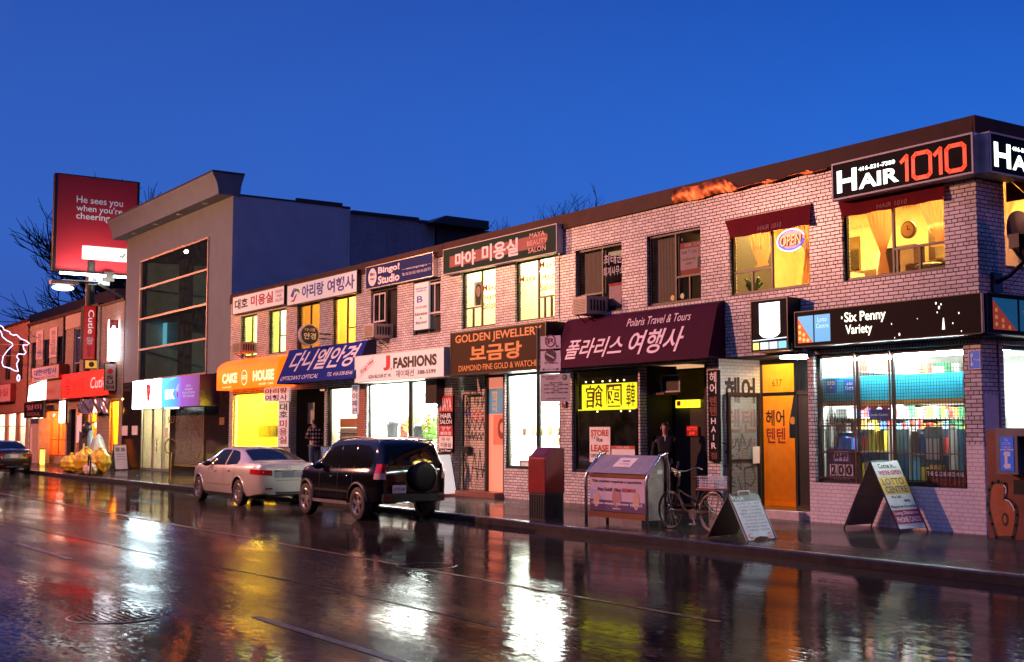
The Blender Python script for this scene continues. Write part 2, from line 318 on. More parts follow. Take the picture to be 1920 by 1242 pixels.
def text(pl, s, u0, v0, u1, v1, m, parent, off=.012, shear=0.0, lift=.004, name='lettering', space=1.0, flip=False):
    v, f = glyphs(s, off, shear, space); mb = MB()
    if flip: v = [(1 - a, b) for a, b in v]; f = [q[::-1] for q in f]
    mb.add([pl.p(u0 + a * (u1 - u0), v0 + b * (v1 - v0), lift) for a, b in v], f)
    return mb.build(name, m, parent)
def lines(pl, paths, m, parent, wdt=.02, lift=.004, name='lettering', closed=False):
    """strokes on a flat face: paths in u,v"""
    mb = MB()
    for path in paths:
        q = [pl.p(u, v, lift) for u, v in path]
        if closed: q = q + [q[0]]
        for a, b in zip(q, q[1:]):
            d = (b - a)
            if d.length < 1e-6: continue
            d.normalize(); t = pl.N.cross(d) * (wdt / 2); e = d * (wdt * .3)
            mb.quad(a - e - t, b + e - t, b + e + t, a - e + t)
    return mb.build(name, m, parent)
def patch(pl, pts, m, parent, name, lift=.003):
    return MB().add([pl.p(u, v, lift) for u, v in pts], [tuple(range(len(pts)))]).build(name, m, parent)
def disc(pl, u, v, r, m, parent, name, lift=.003, ry=None, n=20):
    return patch(pl, [(u + r / pl.w * math.cos(2 * math.pi * i / n), v + (ry or r) / pl.h * math.sin(2 * math.pi * i / n)) for i in range(n)], m, parent, name, lift)
def board(name, label, cat, pl, face, depth=.12, frame=None, fw=.035, group=None, loc=None, back=None):
    """a sign box: panel with its face on pl, a rim round it"""
    r = thing(name, label, cat, loc or pl.p(.5, 0, -depth), group=group)
    mb = MB(); plbox(mb, pl, 0, 0, 1, 1, -depth, 0); mb.build('panel', face, r)
    if frame:
        fm = MB(); fu, fv = fw / pl.w, fw / pl.h
        for a in ((-fu, -fv, 1 + fu, 0), (-fu, 1, 1 + fu, 1 + fv), (-fu, 0, 0, 1), (1, 0, 1 + fu, 1)): plbox(fm, pl, *a, -depth - .003, .012)
        fm.build('frame', frame, r)
    return r
# ================================================================ ground
def slab(name, pts, z, m, kind='structure'):
    o = MB().add([(x, y, zz) for x, y, zz in pts], [tuple(range(len(pts)))]).build(name, m); return tag(o, kind=kind)
ASPHALT = wet('wet_asphalt', 'asphalt'); CONC = wet('wet_concrete', 'concrete'); PAVER = wet('wet_pavers', 'paver')
slab('road', [(-400, -300, 0), (300, -300, 0), (300, 500, 0), (-400, 500, 0)], 0, ASPHALT)
def kerb_y(x):
    pts = [(-140, -3.3), (-46, -3.45), (-28, -3.55), (-10, -3.5), (-6, -3.72), (0, -3.86), (6, -3.95)]
    for (a, b), (c, d) in zip(pts, pts[1:]):
        if x <= c: return b + (d - b) * (x - a) / (c - a)
    return pts[-1][1]
XS = [-140, -100, -70, -60, -52, -46, -40, -34, -28, -24, -20, -17, -14, -12, -10, -8, -6, -5, -4, -3, -2, -1, 0, 1, 2, 3, 4, 5, 6]
KZ = .125
def strip(name, y0f, y1f, z0f, z1f, m, xs=XS):
    mb = MB(); v = []
    for x in xs: v += [(x, y0f(x), z0f(x)), (x, y1f(x), z1f(x))]
    mb.add(v, [(2 * i, 2 * i + 2, 2 * i + 3, 2 * i + 1) for i in range(len(xs) - 1)])
    return tag(mb.build(name, m, smooth=False), kind='structure')
def walk_z(x, y):                                        # sidewalk falls gently towards the kerb
    k = kerb_y(x) + .17; return KZ + (.21 - KZ) * (y - k) / (0 - k)
strip('sidewalk', lambda x: kerb_y(x) + .17, lambda x: 0.5, lambda x: KZ, lambda x: .22, CONC)
slab('side_sidewalk', [(-.2, .5, .218), (6, .5, .218), (6, 40, .218), (-.2, 40, .218)], 0, CONC)
KERB = mat('kerb_stone', (.040, .033, .030), .22, 0, .3, 5, .3)
mb = MB(); v = []
for x in XS:
    k = kerb_y(x); v += [(x, k - .012, -.02), (x, k - .003, KZ - .02), (x, k + .02, KZ + .002), (x, k + .172, KZ + .003)]
mb.add(v, [(4 * i + j, 4 * i + 4 + j, 4 * i + 5 + j, 4 * i + 1 + j) for i in range(len(XS) - 1) for j in range(3)])
for x in [a * 2.4 - 60 for a in range(28)]:               # joints between kerb stones
    pass
tag(mb.build('kerb', KERB), kind='structure')
strip('paver_strip', lambda x: kerb_y(x) + .19, lambda x: kerb_y(x) + 1.05 - max(0, -(x + 1.5)) * .22, lambda x: KZ + .005, lambda x: walk_z(x, kerb_y(x) + 1.05 - max(0, -(x + 1.5)) * .22) + .005, PAVER, [a * .5 - 4.5 for a in range(22)])
PAINT_Y = mat('worn_yellow_paint', (.11, .042, .008), .45, 0, .95, 5, spec=.2); PAINT_W = mat('worn_white_paint', (.075, .07, .075), .45, 0, .95, 5, spec=.2)
def marking(name, x0, x1, y, wd, m): return slab(name, [(x0, y - wd / 2, .004), (x1, y - wd / 2, .004), (x1, y + wd / 2, .004), (x0, y + wd / 2, .004)], 0, m)
marking('centre_line', -140, 3.2, -8.78, .085, PAINT_Y)
for x in (-9.5, .4, 10.2): marking('lane_line', x, x + 3.1, -12.3, .10, PAINT_W)
# asphalt seams and a repaired strip
SEAM = mat('tar_seam', (.006, .006, .006), .5, 0, .3, spec=.1)
def seam(pts, wd):
    q = []
    for (a, b), (c, d) in zip(pts, pts[1:]):
        n = max(2, int(abs(c - a) / .5)); q += [(a + (c - a) * i / n, b + (d - b) * i / n + random.uniform(-.03, .03)) for i in range(n)]
    mb = MB()
    for (a, b), (c, d) in zip(q, q[1:]): mb.quad((a, b - wd, .003), (c, d - wd, .003), (c, d + wd, .003), (a, b + wd, .003))
    return tag(mb.build('road_seam', SEAM), kind='structure')
g0, g1, g2 = G(0, 978, 0), G(300, 1043, 0), G(560, 1092, 0)
seam([(g0.x, g0.y), (g1.x, g1.y), (g2.x, g2.y), (G(1000, 1190, 0).x, G(1000, 1190, 0).y)], .018)
GRATE = mat('cast_iron', (.010, .009, .008), .30, 0, .4, 40, .9, bscale=60, spec=.35)
def manhole(label, c, r):
    mb = MB(); o = thing('manhole_cover', label, 'manhole cover', (c.x, c.y, 0))
    ring = lambda rr, z: [(c.x + rr * math.cos(2 * math.pi * i / 28), c.y + rr * math.sin(2 * math.pi * i / 28), z) for i in range(28)]
    mb.add(ring(r, .003) + ring(r * .95, .008), [(i, (i + 1) % 28, 28 + (i + 1) % 28, 28 + i) for i in range(28)]); mb.build('rim', GRATE, o)
    m2 = MB(); m2.add(ring(r * .95, .007), [tuple(range(28))])
    for i in range(-5, 6):
        h = math.sqrt(max(0, .75 - (i / 6) ** 2)) * r * .85; m2.box(c.x - h, c.x + h, c.y + i * r * .15 - .02, c.y + i * r * .15 + .02, .006, .011)
    m2.build('grate', ASPHALT, o)
manhole('round iron cover in the lane behind the dark four-wheel drive', G(800, 1062, 0), .42)
manhole('round iron cover with glittering rim near the left corner of the road', G(215, 1157, 0), .46)
# ================================================================ building helpers
def X(px, py=780, y=0.0): return W(px, py, y).x
def wall_y(mb, x0, x1, z0, z1, holes=(), y=0.0, th=.2):
    xs = sorted({x0, x1, *[h[0] for h in holes], *[h[1] for h in holes]}); zs = sorted({z0, z1, *[h[2] for h in holes], *[h[3] for h in holes]})
    for a, b in zip(xs, xs[1:]):
        for c, d in zip(zs, zs[1:]):
            if any(h[0] <= (a + b) / 2 <= h[1] and h[2] <= (c + d) / 2 <= h[3] for h in holes): continue
            mb.quad((a, y, c), (b, y, c), (b, y, d), (a, y, d))
    for a, b, c, d in holes:
        e = y + th
        mb.quad((a, y, c), (a, y, d), (a, e, d), (a, e, c)); mb.quad((b, y, c), (b, e, c), (b, e, d), (b, y, d))
        mb.quad((a, y, d), (b, y, d), (b, e, d), (a, e, d)); mb.quad((a, y, c), (a, e, c), (b, e, c), (b, y, c))
def wall_x(mb, y0, y1, z0, z1, holes=(), x=0.0, th=.2):
    ys = sorted({y0, y1, *[h[0] for h in holes], *[h[1] for h in holes]}); zs = sorted({z0, z1, *[h[2] for h in holes], *[h[3] for h in holes]})
    for a, b in zip(ys, ys[1:]):
        for c, d in zip(zs, zs[1:]):
            if any(h[0] <= (a + b) / 2 <= h[1] and h[2] <= (c + d) / 2 <= h[3] for h in holes): continue
            mb.quad((x, a, c), (x, b, c), (x, b, d), (x, a, d))
    for a, b, c, d in holes:
        e = x - th
        mb.quad((x, a, c), (e, a, c), (e, a, d), (x, a, d)); mb.quad((x, b, c), (x, b, d), (e, b, d), (e, b, c))
        mb.quad((x, a, d), (e, a, d), (e, b, d), (x, b, d)); mb.quad((x, a, c), (x, b, c), (e, b, c), (e, a, c))
def window(bld, pl, bars=(), frame=DKBROWN, pane=GLASS, fw=.05, name='window', depth=.06, bw=.04):
    """pl lies in the plane of the glass; frame members stick out a little on both sides"""
    mb = MB(); fu, fv = fw / pl.w, fw / pl.h; e = .002 / pl.w
    for a in ((e, e, 1 - e, fv), (e, 1 - fv, 1 - e, 1 - e), (e, fv, fu, 1 - fv), (1 - fu, fv, 1 - e, 1 - fv)): plbox(mb, pl, *a, -depth / 2, depth / 2)
    for k, t, a, b in bars:
        if k == 'v': plbox(mb, pl, t - bw / 2 / pl.w, max(a, fv), t + bw / 2 / pl.w, min(b, 1 - fv), -depth / 2 + .004, depth / 2 - .004)
        else: plbox(mb, pl, max(a, fu), t - bw / 2 / pl.h, min(b, 1 - fu), t + bw / 2 / pl.h, -depth / 2 + .007, depth / 2 - .007)
    f = mb.build(name, frame, bld)
    g = MB(); g.quad(pl.p(fu, fv), pl.p(1 - fu, fv), pl.p(1 - fu, 1 - fv), pl.p(fu, 1 - fv)); g.build('pane', pane, f)
    return f
def room(bld, x0, x1, y0, y1, z0, z1, walls, light=None, panel=None, floor=None, back=None, open_sides='f', name='room'):
    """an inside seen through the windows: floor, ceiling, walls and its own ceiling lamp"""
    mb = MB(); fl = floor or walls; bk = back or walls
    mb.quad((x0, y1, z0), (x1, y1, z0), (x1, y1, z1), (x0, y1, z1))
    mb.cur = 1
    mb.quad((x0, y0, z0), (x0, y1, z0), (x0, y1, z1), (x0, y0, z1))
    if 'r' not in open_sides: mb.quad((x1, y0, z0), (x1, y0, z1), (x1, y1, z1), (x1, y1, z0))
    mb.quad((x0, y0, z1), (x1, y0, z1), (x1, y1, z1), (x0, y1, z1))
    mb.cur = 2; mb.quad((x0, y0, z0), (x1, y0, z0), (x1, y1, z0), (x0, y1, z0))
    r = mb.build(name, [bk, walls, fl], bld)
    if light:
        u0, v0, u1, v1 = panel or (.2, .3, .8, .6)
        l = MB(); l.box(x0 + (x1 - x0) * u0, x0 + (x1 - x0) * u1, y0 + (y1 - y0) * v0, y0 + (y1 - y0) * v1, z1 - .06, z1 - .01); l.build('ceiling_light', light, r)
    return r
AMBER = glow('amber_ceiling_lamp', (1, .62, .18), 100); WARMW = glow('warm_white_lamp', (1, .74, .40), 12); FLUO = glow('fluorescent_lamp', (.86, 1.0, .95), 50); FLUO2 = glow('shop_tube_lamp', (.88, 1.0, .92), 105)
LIME = glow('greenish_lamp', (1.0, 1.0, .58), 26); YELL = glow('yellow_lamp', (1, .74, .06), 170); DIM = glow('dim_lamp', (1, .6, .3), .5); DIMG = glow('dim_green_lamp', (.72, .92, .78), 5)
ORANGEL = glow('orange_lamp', (1, .36, .06), 70); LOBBY = glow('lobby_lamp', (1, .88, .60), 30); CREAML = glow('cream_lamp', (1, .9, .62), 36)
AMBERWALL = mat('amber_plaster', (.78, .62, .32), .8); YELWALL = mat('yellow_plaster', (.80, .66, .06), .7); ORWALL = mat('orange_plaster', (.80, .36, .03), .6)
CURT_A = cloth('apricot_curtain', (.72, .38, .20), .38); CURT_L = cloth('lime_curtain', (.62, .66, .16)); CURT_G = cloth('golden_curtain', (.82, .60, .26)); CURT_D = mat('drab_blind', (.20, .17, .14), .8)
def curtain(parent, x0, x1, z0, z1, y, m, tie=None, folds=7, amp=.03):
    """hanging cloth in the plane y; tie=(u, v, width): gathered at that point, flaring again below"""
    w_ = x1 - x0
    def fn(u, v):
        z = z0 + (z1 - z0) * v; x = x0 + w_ * u
        if tie:
            tu, tv, tw = tie
            if v >= tv: k = ((v - tv) / (1 - tv)) ** .75
            else: k = min(1, (tv - v) / max(tv, .01)) * .28
            cxx = x0 + w_ * tu; x = x * k + (cxx + (u - .5) * tw * w_) * (1 - k)
        return Vector((x, y + amp * math.sin(u * folds * 2 * math.pi + 1.3 * v) * (.5 + .5 * v), z))
    mb = MB(); mb.grid(fn, 56, 14); return mb.build('curtain', m, parent, smooth=True)
def roofing(bld, x0, x1, y0, y1, z, base=None):
    mb = MB(); mb.quad((x0, y0, z), (x1, y0, z), (x1, y1, z), (x0, y1, z)); return mb.build('roof', mat('tar_roof', (.03, .03, .032), .8, 0, .3), bld)
ZB, ZT, ZROOF, ZBAND = 4.5, 6.0, 6.88, 6.54
XA0, XA1, XB1, XC1 = -31.63, -16.45, -11.22, 0.0
def flashing(bld, x0, x1, z0=ZBAND, z1=ZROOF, right=False, yback=11.0):
    mb = MB(); n = max(3, int((x1 - x0) / .8)); v = []
    for i in range(n + 1):
        x = x0 + (x1 - x0) * i / n; b = random.uniform(-.012, .012); v += [(x, -.05 + b, z0 + random.uniform(-.01, .01)), (x, -.035 + b * .5, z1), (x, .3, z1 + .004)]
    mb.add(v, [(3 * i + j, 3 * i + 3 + j, 3 * i + 4 + j, 3 * i + 1 + j) for i in range(n) for j in range(2)])
    if right: mb.box(x1 - .02, x1 + .05, -.045, yback, z0, z1 - .003)
    return mb.build('parapet_flashing', FLASH, bld)
def upper(px):                                            # window x-limits read at its mid height
    return X(px[0], px[2]), X(px[1], px[3])
# ================================================================ building A: white brick row, left part
def building_a():
    b = thing('brick_shop_row', 'long white glazed brick row with an orange awning and a pale pink fascia', 'building', (-24, 0, .2))
    win = [(X(451.5, 625), X(481.5, 620)), (X(503, 617), X(536, 610)), (X(557, 608), X(599, 600)), (X(623, 600), X(667, 595)), (X(695, 590), X(745, 580)), (X(775, 575), X(832, 565) - .15)]
    gr = dict(cake=(X(436), X(521), .75, 3.22), door=(X(545), X(608), .2, 3.22), opt=(X(612), X(670), .78, 3.22), fash=(X(688), X(819), .75, 3.26))
    holes = [(a, c, ZB, ZT) for a, c in win] + list(gr.values())
    mb = MB(); wall_y(mb, XA0, XA1, .1, ZROOF - .02, holes); mb.build('wall', WHITE_BRICK, b)
    sh = MB(); sh.quad((XA0, 11, .1), (XA1, 11, .1), (XA1, 11, ZROOF - .1), (XA0, 11, ZROOF - .1)); sh.build('rear_wall', RED_BRICK, b)
    roofing(b, XA0, XA1, .1, 11, ZROOF - .15); flashing(b, XA0, XA1 + .02)
    for i, (a, c) in enumerate(win):
        pl = facade(a, c, ZB, ZT, .10); lit = i < 4
        if i == 0: f = window(b, pl, [('v', .58, 0, 1), ('h', .36, 0, .58)])
        elif i == 1: f = window(b, pl, [('v', .52, 0, 1), ('h', .40, .52, 1)])
        elif i == 2: f = window(b, pl, [('v', .52, 0, 1)])
        elif i == 3: f = window(b, pl, [('v', .55, 0, 1), ('h', .34, .55, 1)])
        elif i == 4: f = window(b, pl, [('v', .53, 0, 1), ('h', .30, 0, .53)], pane=GLASS_D)
        else: f = window(b, pl, [('v', .50, 0, 1), ('h', .34, .5, 1)], pane=GLASS_D)
        if i < 2:
            room(b, a - .1, c + .1, .22, 2.4, ZB - .1, ZT + .5, ROOM_W, LIME, (.1, .05, .9, .7)); curtain(f, a, a + (c - a) * (.55 if i == 0 else .36), ZB + .05, ZT, .2, CURT_L, folds=5)
        elif i < 4:
            room(b, a - .1, c + .1, .22, 2.2, ZB - .1, ZT + .5, AMBERWALL, AMBER if i == 3 else glow('low_amber_lamp', (1, .55, .12), 22))
            curtain(f, a, c - (.0 if i == 2 else .55 * (c - a)), ZB + .05, ZT, .24, CURT_G, folds=9)
            if i == 3: curtain(f, a + .58 * (c - a), c - .1, ZB + .05, ZT, .26, CURT_G, folds=4)
        else:
            room(b, a - .1, c + .1, .22, 2.2, ZB - .1, ZT + .1, ROOM_DK, DIM); curtain(f, a + .53 * (c - a), c, ZB, ZT, .2, CURT_D, folds=6, amp=.01)
        if i >= 4:                                        # pale storm sash in one half
            sb = (.05, .36, .5, .93) if i == 4 else (.5, .36, .96, .93)
            m2 = MB(); t = .03
            for q in ((sb[0], sb[1], sb[2], sb[1] + t), (sb[0], sb[3] - t, sb[2], sb[3]), (sb[0], sb[1] + t, sb[0] + t, sb[3] - t), (sb[2] - t, sb[1] + t, sb[2], sb[3] - t), ((sb[0] + sb[2]) / 2 - t / 2, sb[1] + t, (sb[0] + sb[2]) / 2 + t / 2, sb[3] - t)): plbox(m2, pl, *q, .032, .05)
            m2.build('sash', PALEFR, f)
    # ground floor
    a, c, z0, z1 = gr['cake']; window(b, facade(a, c, z0, z1, .1), [('v', .03, 0, 1)], CREAM, GLASS_C, .06, 'shop_window')
    r = room(b, a - .1, c + .1, .22, 3.0, .3, 3.4, YELWALL, YELL, (.1, .05, .9, .5)); mb = MB(); mb.box(a, c, .3, .85, .3, .95); mb.build('display_counter', CREAM, r)
    fr = MB(); fx0, fx1, fz0, fz1 = rect(484, 797, 520, 821, .34); fr.box(fx0, fx1, .34, .38, fz0, fz1); p = fr.build('display_screen', BLACK, r)
    m2 = MB(); cxs = (fx0 + fx1) / 2; m2.cyl((cxs, .339, (fz0 + fz1) / 2), (cxs, .330, (fz0 + fz1) / 2), (fz1 - fz0) * .42, n=18); m2.build('cake_picture', mat('chocolate_icing', (.28, .09, .03), .4, 0, .6, 14), r)
    ck = MB()
    for k in range(7): ck.ball((a + (c - a) * (.42 + .085 * k), .45, 1.0), (.10, .10, .06 + .03 * (k % 3)), 10, 6)
    ck.build('cakes', mat('cake_icing', (.75, .45, .12), .5, 0, .4, 12), r, True)
    m2 = MB()
    for k in range(5): m2.box(a + (c - a) * (.2 + .16 * k), a + (c - a) * (.2 + .16 * k) + .01, 2.98, 2.99, .6, 3.2)
    m2.box(a, c, 2.96, 2.99, 2.5, 2.53); m2.build('wall_shelf', mat('mustard_trim', (.55, .42, .05), .6), r)
    a, c, z0, z1 = gr['door']
    room(b, a, c, .21, 2.2, .2, 3.25, ROOM_DK, glow('faint_lamp', (1, .5, .25), .8), name='entrance_recess')
    dr = MB(); dr.box(a + .55, a + 1.6, 1.2, 1.25, .2, 2.4); d = dr.build('door', DKBROWN, b)
    pn = MB(); pn.box(a + .65, a + 1.5, 1.19, 1.195, 1.2, 2.3); pn.build('pane', mat('dim_door_glass', (.12, .11, .09), .1), d); hd = MB(); hd.cyl((a + 1.5, 1.14, 1.2), (a + 1.5, 1.14, 1.5), .015); hd.build('handle', ALU, d)
    pp = MB(); pp.box(a + .12, a + .62, .56, .57, 2.1, 2.8); pp.build('notice', mat('dull_notice', (.45, .45, .40), .7, 0, .3), b)
    a, c, z0, z1 = gr['opt']; sw = window(b, facade(a, c, z0, z1, .1), [('v', .06, 0, 1)], DKBROWN, GLASS_C, .06, 'shop_window')
    r = room(b, a - .1, c + .1, .22, 3.2, .3, 3.4, ROOM_W, CREAML, (.1, .1, .9, .5))
    sh = MB(); sh.box(a + .12, a + 1.35, .42, .46, 1.0, 1.95); sh.build('slat_display', mat('grey_display', (.25, .22, .19), .6, 0, .3), r)
    sh = MB()
    for k in range(6): sh.box(a + .12, a + 1.35, .34, .42, 1.1 + .14 * k, 1.125 + .14 * k)
    sh.build('display_shelf', PALEFR, r)
    sh = MB(); sh.box(a + .06, c - .06, .22, .26, .86, .93); sh.build('red_rail', mat('red_rail_paint', (.6, .06, .03), .4), r)
    sh = MB(); sh.box(a + .1, c - .1, .6, 1.0, .35, .9); sh.build('display_counter', CREAM, r)
    sh = MB(); sh.box(a + .12, a + 1.35, .42, .46, 1.97, 2.25); sh.build('poster', mat('brick_red_poster', (.45, .12, .05), .7), r)
    sh = MB(); sh.box(c - 1.0, c - .5, .42, .46, 1.4, 1.75); sh.build('poster', mat('orange_poster', (.8, .35, .1), .7, 0, .5, 20), r)
    a, c, z0, z1 = gr['fash']; um = (X(765) - a) / (c - a)
    window(b, facade(a, c, z0, z1, .1), [('v', um, 0, 1)], BLACK, GLASS_C, .06, 'shop_window', bw=.22)
    r = room(b, a - .1, c + .1, .22, 3.4, .3, 3.4, ROOM_W, FLUO2, (.05, .05, .95, .5))
    sl = MB(); xm = a + (c - a) * um; bk_ = MB(); bk_.box(a - .05, xm - .28, 1.64, 1.68, .4, 3.35); bk_.build('slat_backing', mat('grey_backing', (.12, .12, .12), .7), r)
    for k in range(22): sl.box(a + .05, xm - .3, 1.6, 1.63, .5 + .13 * k, .615 + .13 * k)
    sl.build('slat_wall', WHITE, r)
    return b
# ================================================================ building B: jewellery and beauty salon
def building_b():
    b = thing('brick_shop_house', 'white glazed brick shop house under the green salon sign', 'building', (-13.8, 0, .2))
    win = [(X(866, 560), X(929.7, 555)), (X(966.5, 545), X(1041, 540))]
    ent = (X(849), X(946), .2, 3.3); jw = (X(949), X(1050), .93, 3.26)
    mb = MB(); wall_y(mb, XA1, XB1, .1, ZROOF - .02, [(a, c, ZB, ZT) for a, c in win] + [ent, jw], y=-.02); mb.build('wall', WHITE_BRICK, b)
    sh = MB(); sh.quad((XA1, 11, .1), (XB1, 11, .1), (XB1, 11, ZROOF - .1), (XA1, 11, ZROOF - .1)); sh.build('rear_wall', RED_BRICK, b)
    roofing(b, XA1, XB1, .1, 11, ZROOF - .15); flashing(b, XA1 + .03, XB1, z1=ZROOF + .01)
    for i, (a, c) in enumerate(win):
        pl = facade(a, c, ZB, ZT, .09)
        bars = [('v', .53, 0, 1), ('h', .36, 0, .53), ('v', .27, 0, .36)] if i == 0 else [('v', .53, 0, 1), ('h', .36, .53, 1), ('v', .68, 0, .36), ('v', .84, 0, .36)]
        f = window(b, pl, bars); room(b, a - .1, c + .1, .22, 2.6, ZB - .1, ZT + .5, mat('cream_plaster', (.78, .68, .46), .8), glow('salon_lamp', (1, .84, .54), 26), (.1, .05, .9, .6))
        q = facade(a, c, ZB, ZT, .055)
        if i == 0:
            po = MB(); plbox(po, q, .17, .40, .43, .82, -.16, -.15); p = po.build('photo_poster', mat('grey_poster', (.55, .55, .55), .6), f)
            q2 = facade(a + (c - a) * .17, a + (c - a) * .43, ZB + .4 * 1.5, ZB + .82 * 1.5, .204)
            patch(q2, [(.25, 0), (.15, .5), (.25, .82), (.5, .93), (.78, .82), (.85, .45), (.75, 0)], INK, f, 'poster_hair', .004)
            disc(q2, .52, .58, .1, mat('poster_face', (.55, .42, .36), .7), f, 'poster_face', .008, .14)
            text(q, 'Maya', .57, .58, .98, .72, REDINK, f, lift=.002); text(q, 'Hair', .62, .45, .95, .55, REDINK, f, lift=.002); text(q, 'Salon', .6, .30, .97, .42, REDINK, f, lift=.002)
        else:
            g = mat('tan_window_lettering', (.42, .25, .10), .6)
            text(q, 'Maya', .05, .62, .47, .75, g, f, lift=.002); text(q, 'Maya', .57, .78, .97, .94, g, f, lift=.002); text(q, 'Hair', .62, .62, .95, .74, g, f, lift=.002); text(q, 'Salon', .58, .46, .98, .58, g, f, lift=.002)
            text(q, '마\n야', .12, .40, .24, .60, WHITE, f, lift=.002)
            m2 = MB(); m2.box(a + .75 * (c - a), c, .8, .85, ZB + .5, ZB + .9); m2.build('pink_cabinet', mat('pink_cabinet', (.6, .25, .4), .6), f)
    # entrance recess: painted brick back wall with graffiti, salmon door
    a, c, z0, z1 = ent; dp = .26
    xg = X(915, 800, dp)
    mb = MB(); mb.quad((a - .02, dp, .2), (xg, dp, .2), (xg, dp, z1), (a - .02, dp, z1)); rw = mb.build('recess_wall', brick('cream_brick', (.60, .55, .45), (.52, .47, .38), (.09, .075, .06), dirt=.4), b)
    pl = facade(a + .05, xg, .25, 3.2, dp - .003)
    gr = [[(.25 + .1 * math.sin(i * 1.1), .86 - .012 * i + .05 * math.sin(i * 2.3)) for i in range(14)], [(.45, .92), (.5, .78), (.58, .93), (.62, .76), (.75, .95), (.78, .74), (.9, .9)], [(.2, .8), (.95, .79)], [(.3, .85), (.28, .35)],
          [(.15 + .06 * i, .60 + .05 * math.sin(i * 1.9)) for i in range(14)], [(.25 + .05 * i, .5 + .04 * math.cos(i * 2.2)) for i in range(13)],
          [(.05 + .1 * math.sin(i), .25 + .1 * math.cos(i * .9)) for i in range(9)], [(.35, .1), (.5, .35), (.6, .12), (.7, .38), (.8, .14), (.9, .3)], [(.4, .22), (.9, .2)], [(.1, .3), (.3, .12), (.25, .02)]]
    lines(pl, gr, INK, rw, .028, .004, 'graffiti'); lines(pl, [[(.35 + .07 * i, .70 + .025 * math.sin(i * 2.7)) for i in range(9)], [(.38 + .06 * i, .645 + .02 * math.sin(i * 2)) for i in range(9)]], REDINK, rw, .03, .006, 'graffiti')
    lines(pl, [[(.08 + .05 * i, .69 + .03 * math.sin(i * 2)) for i in range(6)]], BLUEINK, rw, .03, .007, 'graffiti')
    dx0, dx1 = X(918, 800, dp), X(949, 800, dp)
    mb = MB(); mb.box(dx0 - .08, dx0, dp - .1, dp, .2, 3.2); mb.box(dx1, c - .01, dp - .1, dp, .2, 3.2); mb.box(dx0 - .08, c - .01, dp - .1, dp, 3.2, z1); mb.build('door_frame', DKBROWN, b)
    mb = MB(); mb.box(dx0, dx1, dp - .02, dp + .02, .32, 3.2); d = mb.build('door', glow('glowing_salmon_door', (1, .28, .17), .75, .6), b)  # door given its own glow so that it looks lit
    pl = facade(dx0, dx1, .32, 3.2, dp - .024)
    patch(pl, [(0, .68), (1, .68), (1, .905), (0, .905)], mat('sky_blue_poster', (.10, .42, .72), .6), d, 'poster'); text(pl, '한\n국\n보\n석', .2, .70, .55, .88, mat('gold_ink', (.7, .6, .2), .6), d, lift=.006)
    patch(pl, [(.28, .41), (1, .41), (1, .67), (.28, .67)], mat('salmon_poster', (.75, .25, .15), .6), d, 'poster', .003); disc(pl, .78, .55, .17, mat('auburn_poster_hair', (.25, .04, .03), .6), d, 'poster_hair', .006, .26); disc(pl, .82, .56, .09, mat('poster_skin', (.8, .4, .28), .6), d, 'poster_face', .009, .13)
    mb = MB(); mb.box(a + .005, c - .005, -.30, dp - .005, .19, .33); mb.build('step', mat('red_tile', (.20, .07, .05), .3, 0, .25, 8), b)
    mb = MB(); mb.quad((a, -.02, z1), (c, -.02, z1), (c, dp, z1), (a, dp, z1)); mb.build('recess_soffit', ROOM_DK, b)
    mb = MB(); mb.box(c - .01, c + .02, .181, dp, .3, 3.3); mb.build('recess_side', DKBROWN, b)
    # folding gate bar and mail box
    gx = X(869, 800, dp - .1); mb = MB(); mb.box(gx - .02, gx + .02, dp - .12, dp - .08, .3, 2.8); mb.box(gx, gx + .75, dp - .11, dp - .09, 2.78, 2.82); mb.box(gx, gx + .6, dp - .11, dp - .09, 1.7, 1.72); mb.build('gate_bar', BLACK, b)
    mb = MB(); mb.box(gx + .02, gx + .32, dp - .16, dp - .05, 1.28, 1.45); mb.build('letter_box', BLACK, b)
    # jewellery window
    a, c, z0, z1 = jw; f = window(b, facade(a, c, z0, z1, .06), [('v', .56, 0, 1), ('v', .61, 0, 1)], DKBROWN, GLASS_C, .07, 'shop_window')
    r = room(b, a - .05, c + .1, .2, 2.2, .8, 3.4, ROOM_W, FLUO2, (.05, .1, .95, .7)); m2 = MB()
    for z in (2.45, 1.73): m2.box(a + .05, c - .05, .26, .5, z, z + .02)
    m2.build('glass_shelf', mat('shelf_glass_edge', (.45, .6, .55), .1), r)
    m2 = MB(); m2.box(a + .15, a + 1.2, .3, .6, .85, 1.12); m2.build('jewellery_tray', mat('maroon_tray', (.22, .05, .04), .5), r); m2 = MB(); m2.box(a + .22, a + 1.15, .295, .299, .9, 1.08); m2.build('tray_label', PAPER, r)
    m2 = MB()
    for k in range(16): m2.ball((a + .15 + .12 * k, .6, 1.2 + .04 * random.random()), (.035, .035, random.uniform(.03, .09)), 8, 5)
    for k in range(6): m2.box(a + .3 + .2 * k, a + .42 + .2 * k, .9, .95, 1.5, 1.65 + .1 * random.random())
    for k in range(5): m2.box(a + .25 + .36 * k, a + .42 + .36 * k, .32, .40, 1.75, 1.92 + .05 * (k % 2))
    for k in range(9): m2.ball((a + .2 + .21 * k, .36, 2.50), (.05, .04, .035), 8, 5)
    m2.build('jewellery', mat('gold_display', (.75, .55, .25), .25, .6, .5, 20), r)
    return b
